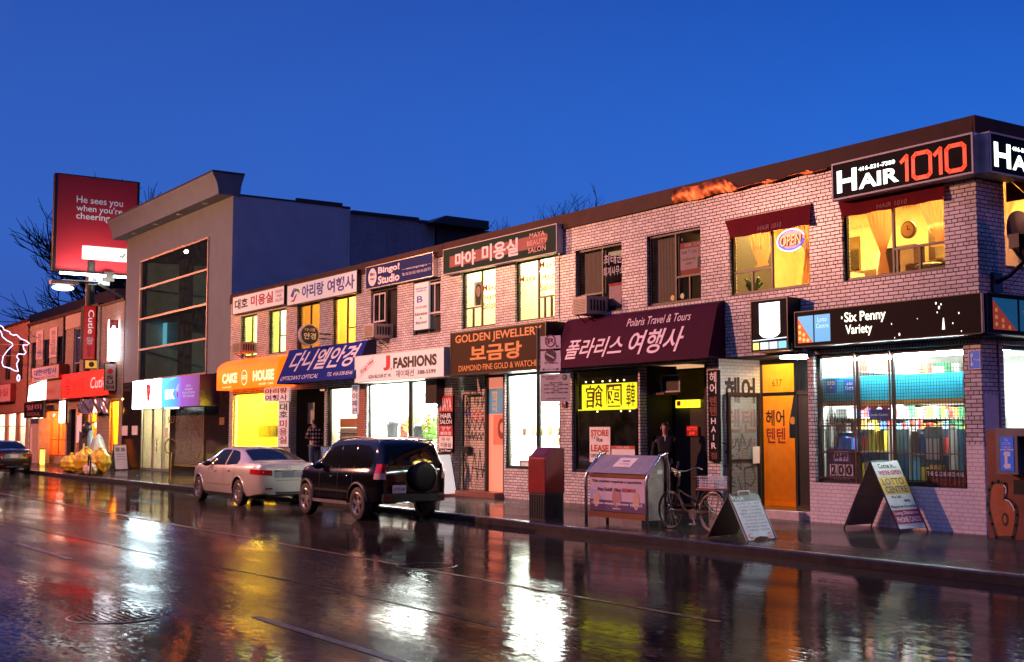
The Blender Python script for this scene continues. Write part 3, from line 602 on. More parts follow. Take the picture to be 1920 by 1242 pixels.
# ================================================================ building C: corner house
WHITEPAINT = brick('white_painted_brick', (.74, .70, .72), (.70, .66, .68), (.50, .46, .48), rough=.5, dirt=.35, bump=.7)
def building_c():
    b = thing('brick_corner_building', 'two-storey white glazed brick corner building with the dark variety store fascia', 'building', (-5.5, 0, .2))
    win = [(X(1079, 520), X(1166, 515)), (X(1213, 505), X(1314, 500)), (X(1367.5, 485), X(1518, 475)), (X(1579, 450), X(1771, 440))]
    pol = (X(1072), X(1197), .91, 3.24); pdoor = (X(1200), X(1326), .2, 3.24); rec = (X(1349), X(1516), .2, 3.26); var = (X(1527), X(1810), .91, 3.22)
    holes = [(a, c, ZB - .02, ZT - .02) for a, c in win] + [pol, pdoor, rec, var]
    mb = MB(); wall_y(mb, XB1, XC1, .1, ZROOF - .02, holes)
    ya, yb = WX(1886, 500, 0).y, WX(1886, 500, 0).y + 2.6
    rh = [(ya, yb, ZB - .02, ZT - .02), (WX(1884, 750, 0).y, 4.2, .95, 3.22)]
    wall_x(mb, 0, 11, .1, ZROOF - .02, rh); mb.quad((XB1, 11, .1), (XC1, 11, .1), (XC1, 11, ZROOF - .1), (XB1, 11, ZROOF - .1)); mb.build('wall', WHITE_BRICK, b)
    roofing(b, XB1, XC1, .1, 11, ZROOF - .15); fl = flashing(b, XB1, XC1, right=True, z1=ZROOF + .005)
    # torn flap of flashing over the second window from the corner
    tb = MB(); tx0, tx1 = X(1266, 365), X(1556, 305)
    hgt = lambda u: (.30 if u < .36 else .30 - .24 * min(1, (u - .36) / .10)) + .015 * math.sin(u * 31)
    tb.grid(lambda u, v: Vector((tx0 + (tx1 - tx0) * u, -.064 - .03 * math.sin(math.pi * v) * abs(math.sin(u * 13 + 1)) - .01 * abs(math.sin(u * 67 + 5 * v)), ZBAND - .012 + .014 * math.sin(u * 25) + hgt(u) * v)), 110, 6)
    tb.build('torn_flashing', mat('copper_flap', (.20, .062, .020), .38, .9, .8, 4, .15, bscale=3), fl, True)
    # painted lower brick
    mb = MB(); x0 = rec[1] + .0
    mb.box(x0 + .01, -.0, -.012, .1, .12, .905); mb.box(var[1] + .01, -.0, -.011, .1, .905, 1.62); mb.box(.001, .012, -.0115, .62, .12, 1.60); mb.build('painted_base', WHITEPAINT, b)
    mb = MB(); mb.quad((.006, .03, 1.66), (.006, .41, 1.66), (.006, .41, 2.40), (.006, .03, 2.42)); mb.build('paint_patch', mat('mauve_paint', (.62, .58, .66), .6), b)
    mb = MB(); mb.box(.004, .024, .42, .45, 1.6, 3.3); mb.build('conduit', mat('grey_conduit', (.25, .22, .22), .5), b)
    sill = MB(); sill.box(x0 + .005, -.005, -.008, .0, 3.225, 3.385); sill.box(.0, .008, 0, 5, 3.225, 3.385); sill.build('soldier_course', SOLDIER, b)
    for i, (a, c) in enumerate(win):
        z0, z1 = ZB - .02, ZT - .02; pl = facade(a, c, z0, z1, .10); q = facade(a, c, z0, z1, .064)
        if i == 0:
            f = window(b, pl, [('v', .54, 0, 1), ('h', .30, 0, .54)], pane=GLASS); room(b, a - .1, c + .1, .22, 2.0, z0, z1, ROOM_DK, DIM)
            curtain(f, a + .02, a + .52 * (c - a), z0 + .45, z1, .2, CURT_D, folds=5, amp=.008)
            g = mat('grey_window_lettering', (.45, .44, .48), .6); text(q, '최태군', .58, .70, .98, .86, g, f, lift=.002); text(q, '회계사무소', .57, .53, .99, .67, g, f, lift=.002)
            ps = MB(); plbox(ps, q, .57, .10, .97, .43, -.14, -.13); p = ps.build('lease_poster', mat('mauve_poster', (.55, .40, .50), .6, 0, .15), f); q2 = facade(a + .57 * (c - a), a + .97 * (c - a), z0 + .1 * 1.5, z0 + .43 * 1.5, .19)
            patch(q2, [(0, .88), (1, .88), (1, 1), (0, 1)], REDINK, f, 'poster_band', .004); disc(q2, .85, .62, .09, mat('portrait_skin', (.45, .27, .22), .6), f, 'portrait', .006, .12); patch(q2, [(.7, .05), (.72, .45), (.85, .5), (1, .45), (1, .05)], INK, f, 'portrait_suit', .005)
        elif i == 1:
            f = window(b, pl, [('v', .50, 0, 1), ('h', .36, .5, 1), ('v', .75, 0, .36)], pane=GLASS); room(b, a - .1, c + .1, .22, 2.0, z0, z1, ROOM_DK, DIM)
            curtain(f, a + .04, a + .48 * (c - a), z0 + .05, z1 - .05, .2, CURT_D, folds=8, amp=.008)
            ps = MB(); plbox(ps, q, .54, .37, .98, .83, -.09, -.08); p = ps.build('lease_poster', mat('lease_red', (.35, .05, .04), .6), f); q2 = facade(a + .54 * (c - a), a + .98 * (c - a), z0 + .37 * 1.5, z0 + .83 * 1.5, .144)
            patch(q2, [(0, .18), (1, .18), (1, .82), (0, .82)], mat('mauve_poster', (.55, .40, .50), .6), f, 'poster_sheet', .003)
            text(q2, 'FOR LEASE', .2, .86, .92, .96, WHITE, f, lift=.006, off=0); text(q2, 'Gon Y. Lee', .05, .66, .68, .78, BLUEINK, f, lift=.006); text(q2, 'commercial\nspace', .08, .30, .62, .55, INK, f, lift=.006, off=0); disc(q2, .85, .68, .08, mat('portrait_skin', (.45, .27, .22), .6), f, 'portrait', .006, .11); patch(q2, [(.7, .19), (.72, .5), (.85, .56), (1, .5), (1, .19)], INK, f, 'portrait_suit', .005)
            for u, v, m_ in ((.44, .06, mat('yellow_sticker', (.7, .55, .1), .6)), (.62, .07, mat('green_sticker', (.5, .65, .3), .6))): disc(q, u, v + .02, .06, m_, f, 'sticker', .002)
        elif i == 2:
            f = window(b, pl, [('v', .51, 0, 1), ('h', .30, 0, .51), ('v', .26, 0, .30)]); pass
            curtain(f, a + .06, a + .47 * (c - a), z0 + .55, z1, .34, CURT_A, (.55, .02, .2), 6); curtain(f, a + .56 * (c - a), c + .1, z0 + .1, z1, .40, CURT_A, (.5, .45, .1), 6)
            m2 = MB(); m2.box(a + .55 * (c - a), c, .9, 1.5, z0 - .1, z0 + .33); m2.box(a + .7 * (c - a), a + .85 * (c - a), 2.6, 2.65, z0 + .3, z0 + .9); m2.build('salon_counter', mat('pale_counter', (.55, .5, .4), .6), f)
            m2 = MB(); [m2.tube([(a + .22, .4, z0 + .03), (a + .22 + random.uniform(-.2, .2), .4 + random.uniform(-.1, .1), z0 + random.uniform(.2, .36))], [.012, .03], 5) for _ in range(14)]; m2.build('plant', mat('dark_leaf', (.03, .07, .02), .6), f)
            text(q, '1010', .28, .55, .40, .60, REDINK, f, off=0, lift=.002)
        else:
            f = window(b, pl, [('v', .49, 0, 1), ('h', .30, .49, 1), ('v', .74, 0, .30), ('v', .525, 0, .3)])
            curtain(f, a + .14, a + .47 * (c - a), z0 + .04, z1, .34, CURT_A, (.55, .32, .10), 8); curtain(f, a + .58 * (c - a), c + .12, z0 + .45, z1, .36, CURT_A, (.55, .10, .14), 8)
            cl = MB(); ck_ = W(1702, 431, .6); cxk, czk = ck_.x, ck_.z; cl.cyl((cxk, .65, czk), (cxk, .60, czk), .155, n=24); k = cl.build('clock', mat('clock_rim', (.25, .18, .08), .4), f); c2 = MB(); c2.cyl((cxk, .599, czk), (cxk, .595, czk), .125, n=24); c2.build('clock_face', mat('clock_dial', (.75, .6, .3), .5), f)
            c3 = MB(); c3.box(cxk - .008, cxk + .008, 0.588, 0.592, czk, czk + .08); c3.box(cxk, cxk + .06, 0.588, 0.592, czk - .008, czk + .008); c3.build('clock_hands', INK, f)
            m2 = MB(); m2.box(a + .3 * (c - a), c, .9, 1.2, z0 - .1, z0 + .30); m2.box(a + .16 * (c - a), a + .32 * (c - a), .6, .7, z0 + .1, z0 + .58); m2.build('salon_furniture', mat('dark_upholstery', (.10, .045, .02), .6, 0, .4), f)
            m2 = MB(); m2.box(a + .52 * (c - a), c - .1, .5, .8, z0 + .05, z0 + .17); m2.ball((c - .25, .65, z0 + .22), (.25, .15, .1)); m2.ball((a + .62 * (c - a), .65, z0 + .17), (.3, .15, .07)); m2.build('towel_pile', mat('dark_upholstery', (.10, .045, .02), .6, 0, .4), f)
            text(q, 'HAIR 1010', .08, .60, .3, .64, mat('tan_window_lettering', (.42, .25, .10), .6), f, off=0, lift=.002); text(q, 'HAIR 1010', .6, .74, .86, .78, mat('tan_window_lettering', (.42, .25, .10), .6), f, off=0, lift=.002)
    x4 = win[3][0]
    cr = room(b, win[2][0] - 1.6, -.21, .22, 3.6, ZB - .12, ZT + .45, AMBERWALL, AMBER, (.16, .25, .36, .5), open_sides='r', floor=mat('salon_floor', (.25, .14, .06), .5))
    l2 = MB(); l2.box(-2.6, -1.0, 1.1, 1.9, ZT + .39, ZT + .44); l2.build('ceiling_light', AMBER, cr)
    m2 = MB()
    for xq, wq, hq in ((-6.6, .8, 1.0), (-5.2, .7, .75), (-4.2, .5, 1.15), (-3.1, .9, .7), (-2.0, .6, 1.1)): m2.box(xq, xq + wq, 3.2, 3.55, ZB - .1, ZB - .1 + hq)
    m2.build('salon_furniture', mat('dark_upholstery', (.10, .045, .02), .6, 0, .4), cr); m2 = MB()
    for xq in (-5.9, -3.6): m2.box(xq, xq + .55, 3.54, 3.59, ZB + .75, ZB + 1.45)
    m2.build('mirror', mat('dim_mirror', (.3, .22, .12), .1, .8), cr)
    pl = Pl((-.1, ya, ZB - .02), (0, 1, 0), (0, 0, 1), yb - ya, 1.5); f = window(b, pl, [('v', .5, 0, 1)])
    mb = MB(); mb.grid(lambda u, v: Vector((-.3 + .03 * math.sin(u * 30), ya + .05 + (.1 + .8 * v) * u, ZB + 1.5 * v)), 24, 8); mb.build('curtain', CURT_A, f, True)
    # travel agency window and doorway
    a, c, z0, z1 = pol; f = window(b, facade(a, c, z0, z1, .1), [], BLACK, GLASS_D, .07, 'shop_window'); room(b, a - .1, pdoor[1], .25, 3.2, .3, 3.3, ROOM_DK, glow('faint_lamp', (1, .5, .25), .8), (.3, .3, .6, .5), back=mat('brown_back_wall', (.09, .05, .03), .8, 0, .5, 3))
    a, c, z0, z1 = pdoor; dy = .9
    mb = MB(); xm = a + .5 * (c - a); 
    for xx in (a, xm, c - .08): mb.box(xx, xx + .08, dy, dy + .08, .2, z1)
    mb.box(a, c, dy + .005, dy + .075, 2.45, 2.55); df = mb.build('door_frame', BLACK, b)
    mb = MB(); mb.box(xm + .08, c - .08, dy + .03, dy + .04, .3, 2.45); d = mb.build('door', glass('dark_door_glass', (.25, .25, .25), 1.2), b)
    mb = MB(); mb.cyl((xm + .16, dy - .03, 1.1), (xm + .16, dy - .03, 1.6), .015); mb.build('handle', ALU, d)
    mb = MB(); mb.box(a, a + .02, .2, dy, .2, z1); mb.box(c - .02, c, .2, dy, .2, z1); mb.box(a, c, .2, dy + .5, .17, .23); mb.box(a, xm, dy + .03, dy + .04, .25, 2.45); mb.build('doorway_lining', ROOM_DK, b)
    # entrance of the hair salon stairs
    a, c, z0, z1 = rec; dp = 1.13
    mb = MB(); mb.quad((a, .2, .2), (a, dp, .2), (a, dp, z1), (a, .2, z1)); mb.quad((a, 0, .2), (a, .2, .2), (a, .2, z1), (a, 0, z1)); mb.v = [p + Vector((.003, 0, 0)) for p in mb.v]
    lw = mb.build('painted_side_wall', brick('painted_entrance_brick', (.70, .68, .62), (.66, .63, .58), (.5, .47, .43), dirt=.3), b)
    pl = Pl((a + .006, 0, .3), (0, 1, 0), (0, 0, 1), dp, 2.9)
    text(pl, '헤어', .13, .72, .87, .90, INK, lw, .035); text(pl, '텐텐', .14, .52, .88, .68, REDINK, lw, .03); text(pl, '미용실\n2층', .2, .36, .85, .48, REDINK, lw, 0)
    lines(pl, [[(.04 + .3 * abs(math.sin(i * 1.7)), .45 - .03 * i) for i in range(11)], [(.05, .3), (.3, .27), (.1, .2), (.35, .18)]], INK, lw, .02, .005, 'graffiti')
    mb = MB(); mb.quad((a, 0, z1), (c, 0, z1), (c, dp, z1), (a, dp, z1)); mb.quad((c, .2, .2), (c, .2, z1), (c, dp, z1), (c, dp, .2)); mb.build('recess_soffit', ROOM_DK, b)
    gx0, gx1 = X(1427, 800, dp), X(1490, 800, dp); tz0, tz1 = W(1455, 736, dp).z, W(1455, 683, dp).z
    mb = MB()
    for q in ((a, gx0, .2, z1), (gx1, c, tz0 - .06, tz0 + .02), (gx0, gx1, tz0 - .07, tz0), (gx0, gx1, tz1, z1), (gx1, gx1 + .06, .2, z1), (c - .3, c, .2, z1), (gx1 + .06, c - .3, .2, .4)): mb.box(q[0], q[1], dp, dp + .07, q[2], q[3])
    df = mb.build('door_frame', BLACK, b)
    mb = MB(); mb.quad((gx0, dp + .03, .45), (gx1, dp + .03, .45), (gx1, dp + .03, tz1), (gx0, dp + .03, tz1)); mb.build('pane', GLASS_C, df)
    mb = MB(); mb.box(gx1 + .06, c - .3, dp + .03, dp + .04, .4, z1)
    for k in range(5): mb.box(gx1 + .1 + .08 * k, gx1 + .11 + .08 * k, dp - .02, dp, tz0, z1)
    mb.build('side_panel', BLACK, b)
    pl = facade(gx0, gx1, .45, tz1, dp + .028)
    h = tz1 - .45; text(pl, '637', .33, (tz0 - .45 + .12) / h, .62, (tz0 - .45 + .26) / h, INK, df, 0, lift=.002); text(pl, '헤어', .12, .545, .68, .665, INK, df, .02, lift=.002); text(pl, '텐텐', .14, .42, .70, .535, REDINK, df, .02, lift=.002)
    patch(pl, [(.82, .58), (.82, .46), (1, .46), (1, .78), (.97, .78)], INK, df, 'sticker', .002); disc(pl, .92, .585, .075, mat('orange_sticker', (.75, .2, .03), .6), df, 'sticker', .004)
    room(b, gx0 - .05, gx1 + .55, dp + .08, dp + 2.6, .3, z1 + .2, ORWALL, glow('stair_lamp', (1, .62, .14), 14), (.1, .05, .9, .5))
    mb = MB()
    for k in range(6): mb.box(gx1 - .30 - .02 * k, gx1 + .53, dp + .5 + .28 * k, dp + 2.55, .31 + .18 * k, .49 + .18 * k - .002)
    mb.build('stairs', mat('stair_tread', (.20, .13, .05), .7), b)
    # open glass door leaf standing against the painted wall
    hx, hy = X(1428, 800, dp) - .02, dp - .04; ex, ey = X(1364, 800, .10), .10; L_ = math.hypot(ex - hx, ey - hy)
    pl = Pl((ex, ey, .36), (hx - ex, hy - ey, 0), (0, 0, 1), L_, W(1400, 736, .6).z - .36)
    dl = window(b, pl, [('h', .40, 0, 1)], BLACK, glass('paled_leaf_glass', (.86, .92, .88), .6, 0, .06, .35), .075, 'door'); lines(pl, [[(.2, .52), (.3, .60), (.35, .48), (.45, .62), (.6, .5), (.75, .6)], [(.25, .35), (.35, .42), (.4, .32), (.25, .36)], [(.3, .25), (.42, .12)], [(.5, .33), (.52, .1), (.5, .33), (.75, .34), (.85, .24), (.7, .17), (.53, .2)]], INK, dl, .022, .004, 'graffiti')  # diffuse film in the pane adds the paleness of a lit wall
    hb = MB(); plbox(hb, pl, .72, .37, .93, .52, .03, .05); hb.build('letter_box', CREAM, dl)
    mb = MB(); mb.box(X(1434, 960), X(1501, 960), -.05, .15, .15, .36); mb.box(X(1501, 960), c, .1, .3, .15, .36); mb.build('step', STONE, b)
    mb = MB(); mb.box(a + .1, c - .02, .15, dp + .2, .18, .35); dl_ = MB(); dl_.box(a + 1.35, a + 1.8, .30, .75, z1 - .05, z1 - .012); dl_.build('entrance_light', glow('entrance_lamp', (.95, .92, .85), 95), b)
    mb.build('recess_floor', mat('brown_tile', (.10, .045, .02), .25), b)
    # variety store window
    a, c, z0, z1 = var; f = window(b, facade(a, c, z0, z1, .12), [('v', .53, 0, 1), ('v', .29, 0, 1)], BLACK, GLASS_C, .08, 'shop_window', bw=.05)
    r = room(b, rec[1] + .06, -.21, .23, 5.5, .3, 3.35, ROOM_W, FLUO, (.1, .12, .9, .5), open_sides='r')
    tb = MB(); tb.box(a + .35, c - .05, .17, .22, z1 - .15, z1 - .10); tb.build('tube_light', glow('window_tube', (.85, 1.0, .95), 190), r)
    wy0 = rh[1][0]; pl = Pl((-.1, wy0, .95), (0, 1, 0), (0, 0, 1), 4.2 - wy0, 2.27); window(b, pl, [('v', .5, 0, 1)], BLACK, GLASS_C, .07, 'shop_window')
    return b
building_a(); building_b(); building_c()
# ================================================================ bank tower and what stands behind
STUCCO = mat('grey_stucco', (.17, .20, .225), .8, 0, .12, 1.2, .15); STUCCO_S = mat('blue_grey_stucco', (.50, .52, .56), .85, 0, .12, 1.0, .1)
GRANITE = mat('black_granite', (.022, .015, .013), .12, 0, .5, 3); SPARK = mat('glitter_flecked_granite', (.13, .10, .075), .2, .1, .95, 16, .8, bscale=18)  # pale flecks put the glitter of reflected lamplight into the colour
PINKFR = mat('bronze_pink_mullion', (.46, .38, .38), .35, .4)
XT0, XT1 = -44.42, -31.61
def bank():
    b = thing('bank_building', 'tall grey stucco bank building with a flared cornice and a big glass front', 'building', (-38, 0, .2))
    gx0, gx1 = X(263, 580), X(391, 560); gz0, gz1 = 4.05, W(327, 468).z
    dx0, dx1 = X(262, 820), X(318, 820)
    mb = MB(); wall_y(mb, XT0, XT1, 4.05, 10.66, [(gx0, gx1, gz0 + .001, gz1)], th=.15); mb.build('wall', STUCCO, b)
    zd = 2.95
    mb = MB(); wall_y(mb, XT0, XT1, .1, 4.05, [(dx0, dx1, .2, zd)], th=.15); mb.build('granite_base', GRANITE, b)
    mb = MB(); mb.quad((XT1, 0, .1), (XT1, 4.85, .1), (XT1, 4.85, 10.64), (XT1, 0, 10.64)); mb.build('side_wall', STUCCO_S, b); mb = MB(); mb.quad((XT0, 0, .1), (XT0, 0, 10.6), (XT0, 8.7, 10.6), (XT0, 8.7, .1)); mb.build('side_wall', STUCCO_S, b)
    mb = MB(); y1 = 8.75; mb.quad((XT1 - .03, 4.85, .1), (XT1 - .03, y1, .1), (XT1 - .03, y1, 10.5), (XT1 - .03, 4.85, 10.5)); mb.quad((XT1 - .03, y1, .1), (XT0, y1, .1), (XT0, y1, 10.4), (XT1 - .03, y1, 10.4)); mb.build('rear_side_wall', GREY_BRICK, b)
    mb = MB(); mb.box(XT1 - .1, XT1 + .02, .2, 2.55, 10.64, 10.70); mb.box(XT1 - .1, XT1 + .03, 2.55, 4.5, 10.64, 10.80); mb.box(XT1 - .1, XT1 + .01, 4.5, 4.86, 10.6, 10.69); mb.box(XT1 - .1, XT1 + .06, 4.9, y1 - .8, 10.46, 10.56); mb.box(XT1 - .2, XT1 + .02, y1 - .8, y1 + .02, 10.38, 10.44); mb.build('coping', mat('dark_coping', (.03, .03, .035), .6), b)
    mb = MB(); mb.quad((XT0, 0, 10.5), (XT1 - .05, 0, 10.5), (XT1 - .05, 8.7, 10.3), (XT0, 8.7, 10.3)); mb.build('roof', mat('tar_roof', (.03, .03, .032), .8), b)
    # cornice: concave flare running along the front, standing proud of it and returning on the side
    f0 = WX(408.5, 364, XT1).y; f1 = WX(398, 326, XT1).y; zb, zt = WX(408.5, 364, XT1).z, WX(398, 326, XT1).z; bk0 = WX(450, 366, XT1).y; bk1 = WX(457, 334, XT1).y
    prof = []
    for i in range(9):
        t = i / 8; prof.append((f0 + (f1 - f0) * (t ** 2.2), zb + (zt - zb) * t))
    prof += [(f1, zt + .08), (bk1, zt + .08)]
    for i in range(9):
        t = 1 - i / 8; prof.append((bk0 + (bk1 - bk0) * (t ** 2.2), zb + (zt - zb) * t))
    xl = min(W(221, 439, f0).x, XT0 - .3)
    mb = MB(); mb.prism([(xl, y, z) for y, z in prof], (xl, 0, 0), (XT1 + .05, 0, 0)); co = mb.build('cornice', STUCCO, b)
    mb = MB(); mb.box(xl - .02, XT1 + .07, f1 - .02, bk1 + .02, zt + .075, zt + .14); mb.build('cornice_cap', mat('dark_coping', (.03, .03, .035), .6), co)
    for k in range(4):
        x = XT0 + 2.0 + 2.9 * k; mb = MB(); mb.cyl((x, f0 * .5, zb - .015), (x, f0 * .5, zb + .01), .12, n=14); mb.build('soffit_light', ALU, co)
    # curtain glazing with four rows
    pl = facade(gx0, gx1, gz0, gz1, -.01); H = gz1 - gz0
    rows = [(W(263, py).z - gz0) / H for py in (543.5, 600, 656.7)]
    window(b, pl, [('h', v, 0, 1) for v in rows], PINKFR, glass('office_glass', (.58, .76, .80), 1.2), .07, 'glass_front', .1, .08)
    for k, (za, zb_) in enumerate(((gz0, gz0 + rows[1] * H - .1), (gz0 + rows[1] * H, gz1))):
        room(b, gx0 + .1, gx1 - .1, .25, 5.0, za + .02, zb_ - .02, mat('office_wall', (.32, .42, .40), .8, 0, .2, 2), DIMG, (.5, .5, .9, .7), floor=ROOM_DK)
        m2 = MB(); m2.box(gx0 + .18 * (gx1 - gx0), gx0 + .26 * (gx1 - gx0), 1.2, 1.6, za + .05, zb_ - .05); m2.box(gx0 + .3 * (gx1 - gx0), gx0 + .55 * (gx1 - gx0), 3.5, 3.6, za + .05, zb_ - .05); m2.box(gx0 + .72 * (gx1 - gx0), gx0 + .74 * (gx1 - gx0), 1.0, 1.1, za, zb_); m2.build('column', mat('office_dark', (.05, .05, .045), .7), b)
        m2 = MB()
        for q in (.62, .8): m2.box(gx0 + q * (gx1 - gx0), gx0 + (q + .08) * (gx1 - gx0), 1.2, 1.7, za + .75, za + .8); m2.box(gx0 + q * (gx1 - gx0), gx0 + (q + .08) * (gx1 - gx0), 1.65, 1.7, za + .8, za + 1.3); m2.box(gx0 + q * (gx1 - gx0) + .1, gx0 + q * (gx1 - gx0) + .14, 1.4, 1.44, za, za + .8)
        m2.build('office_chair', ROOM_DK, b)
    sc = MB(); xx0, xx1, zz0, zz1 = rect(288, 609, 311, 650, 1.0); sc.box(xx0, xx1, 1.0, 1.04, zz0, zz1); sc.build('office_screen', glow('cyan_screen', (.25, .75, .9), .9), b)
    # entrance: aluminium door, lobby behind, side panels
    room(b, dx0 - .1, dx1 + .1, .2, 3.0, .2, zd + .1, mat('lobby_wall', (.6, .52, .36), .6), LOBBY, (.1, .05, .9, .5), floor=GRANITE)
    um = .44; e1 = window(b, facade(dx0, dx1, .2, zd, .06), [('v', um, 0, 1), ('v', .40, 0, 1)], ALU, GLASS_D, .12, 'door_screen', bw=.12)
    d0 = dx0 + (dx1 - dx0) * .76; m2 = MB(); m2.box(d0, d0 + .12, -.02, .1, .3, zd - .1); m2.build('door', ALU, b)
    m2 = MB(); m2.tube([(d0 - .35, -.05, 1.0), (d0 - .35, -.1, 1.05), (d0 - .35, -.1, 1.5), (d0 - .35, -.05, 1.55)], .025); m2.build('handle', ALU, b); m2 = MB(); m2.box(d0 + .3, d0 + .65, .02, .03, 1.6, 2.0); m2.build('notice', PAPER, b)
    sx0, sx1 = X(330, 830), X(383, 830); m2 = MB(); m2.box(sx0, sx1, -.03, .02, .55, 2.9); sp = m2.build('granite_panel', SPARK, b)
    m2 = MB(); m2.box(sx0 - .03, sx1 + .06, -.05, -.02, .48, .55); m2.box(sx1, sx1 + .06, -.05, .02, .55, 2.9); m2.build('panel_trim', mat('brass_trim', (.45, .35, .2), .3, .8), b)
    for px0, py0, px1, py1 in ((228, 799, 239, 817), (248, 799, 258, 816), (412, 783, 421, 797)):
        q = rect(px0, py0, px1, py1); m2 = MB(); m2.box(q[0], q[1], -.015, .01, q[2], q[3]); m2.build('notice', PAPER if px0 < 400 else mat('brass_plate', (.35, .2, .1), .4, .6), b)
    text(facade(X(315, 785), X(328, 785), 2.2, 2.5, -.004), '627', 0, 0, 1, 1, mat('bronze_digits', (.35, .18, .12), .4, .5), b, 0)
    # sign box: white half and blue half
    y = -.75; x0, x1, z0, z1 = rect(249.6, 716, 373.7, 761, y)
    s = thing('bank_sign', 'projecting bank sign, glaring white half with a red ribbon and a blue half', 'sign', ((x0 + x1) / 2, y, z0))
    m2 = MB(); m2.box(x0, x1 + .02, y, -.0, z0, z1); m2.build('sign_box', mat('navy_box', (.012, .02, .09), .3), s)
    pl = facade(x0, x1, z0, z1, y - .004); patch(pl, [(0, 0), (.46, 0), (.46, 1), (0, 1)], glow('white_sign_face', (.72, .93, 1.0), 42), s, 'white_face', .0)
    m, nt, N, L, bb = newmat('blue_sign_gradient'); tc = N.new('ShaderNodeTexCoord'); spx = N.new('ShaderNodeSeparateXYZ'); rp = N.new('ShaderNodeValToRGB'); mr = N.new('ShaderNodeMapRange')
    L.new(tc.outputs['Object'], spx.inputs[0]); mr.inputs[1].default_value = -.3; mr.inputs[2].default_value = (x1 - x0) / 2; L.new(spx.outputs[0], mr.inputs[0]); L.new(mr.outputs[0], rp.inputs[0])
    el = rp.color_ramp.elements; el[0].color = (.03, .30, .80, 1); el[1].color = (.06, .02, .07, 1); e2 = el.new(.42); e2.color = (.03, .12, .62, 1); e3 = el.new(.55); e3.color = (.10, .035, .20, 1)
    L.new(rp.outputs[0], bb.inputs['Emission Color']); bb.inputs['Emission Strength'].default_value = 3.2; L.new(rp.outputs[0], bb.inputs['Base Color'])
    patch(pl, [(.461, 0), (1, 0), (1, 1), (.461, 1)], m, s, 'blue_face', .0)
    patch(pl, [(.47, .55), (.56, .85), (.70, 1), (.62, 1), (.52, .9), (.47, .75)], glow('cyan_ribbon', (.12, .75, .85), 1.3), s, 'ribbon', .004)
    patch(pl, [(.22, .86), (.29, .84), (.30, .60), (.28, .22), (.24, .26), (.225, .6)], glow('red_ribbon', (.75, .02, .05), 1.2), s, 'ribbon', .004); lines(pl, [[(.235, .3), (.25, .6), (.275, .72)]], WHITE, s, .05, .008, 'ribbon')
    text(pl, 'IBK', .52, .27, .66, .60, glow('white_letters', (1, 1, 1), 2.0), s, .04, lift=.006); disc(pl, .70, .40, .10, glow('magenta_spot', (.65, .03, .28), 1.0), s, 'emblem', .005, .12)
    patch(pl, [(.66, .55), (.72, .8), (.71, .5)], glow('pale_blue', (.5, .6, .9), 1.0), s, 'emblem', .005)
    text(pl, 'Bank\nIndustrial\nBank of Korea\nIBK (Canada)', .77, .28, .94, .72, glow('pale_letters', (.75, .7, .8), .8), s, 0, lift=.006)
    m2 = MB(); m2.box(x0 + .47 * (x1 - x0), x0 + .6 * (x1 - x0), y + .1, y + .35, z0 - .05, z0 - .002); m2.build('downlight', glow('white_tube', (.9, 1, 1), 4), s)
    return b
bank()
mb = MB(); r = thing('brick_building', 'dark brick building with a roof unit rising behind the white brick row', 'building', (-38, 12, 0))
zt = WX(900, 432, XT1).z
DKB = brick('dark_brick', (.10, .055, .04), (.08, .045, .035), (.03, .025, .02), dirt=.3)
mb.box(XT0, XT1 - .05, 8.85, 20, .1, zt - .1); mb.build('wall', DKB, r); mb = MB(); mb.box(XT0, XT1, 8.8, 20.05, zt - .1, zt); mb.build('parapet', mat('dark_coping', (.03, .03, .035), .6), r)
hz = WX(800, 408, XT1).z; mb = MB(); mb.prism([(XT1 - .6, 8.3, zt), (XT1 - .6, 8.3, hz - .25), (XT1 - .6, 8.9, hz + .05), (XT1 - .6, 11.0, hz + .02), (XT1 - .6, 11.0, zt - .05)], (0, 0, 0), (1.2, 0, 0)); mb.box(XT1 - .6 + 1.2, XT1 - .6 + 1.21, 10.2, 10.6, hz - .3, hz - .1); mb.build('roof_unit', mat('roof_unit_metal', (.035, .03, .03), .5), r)
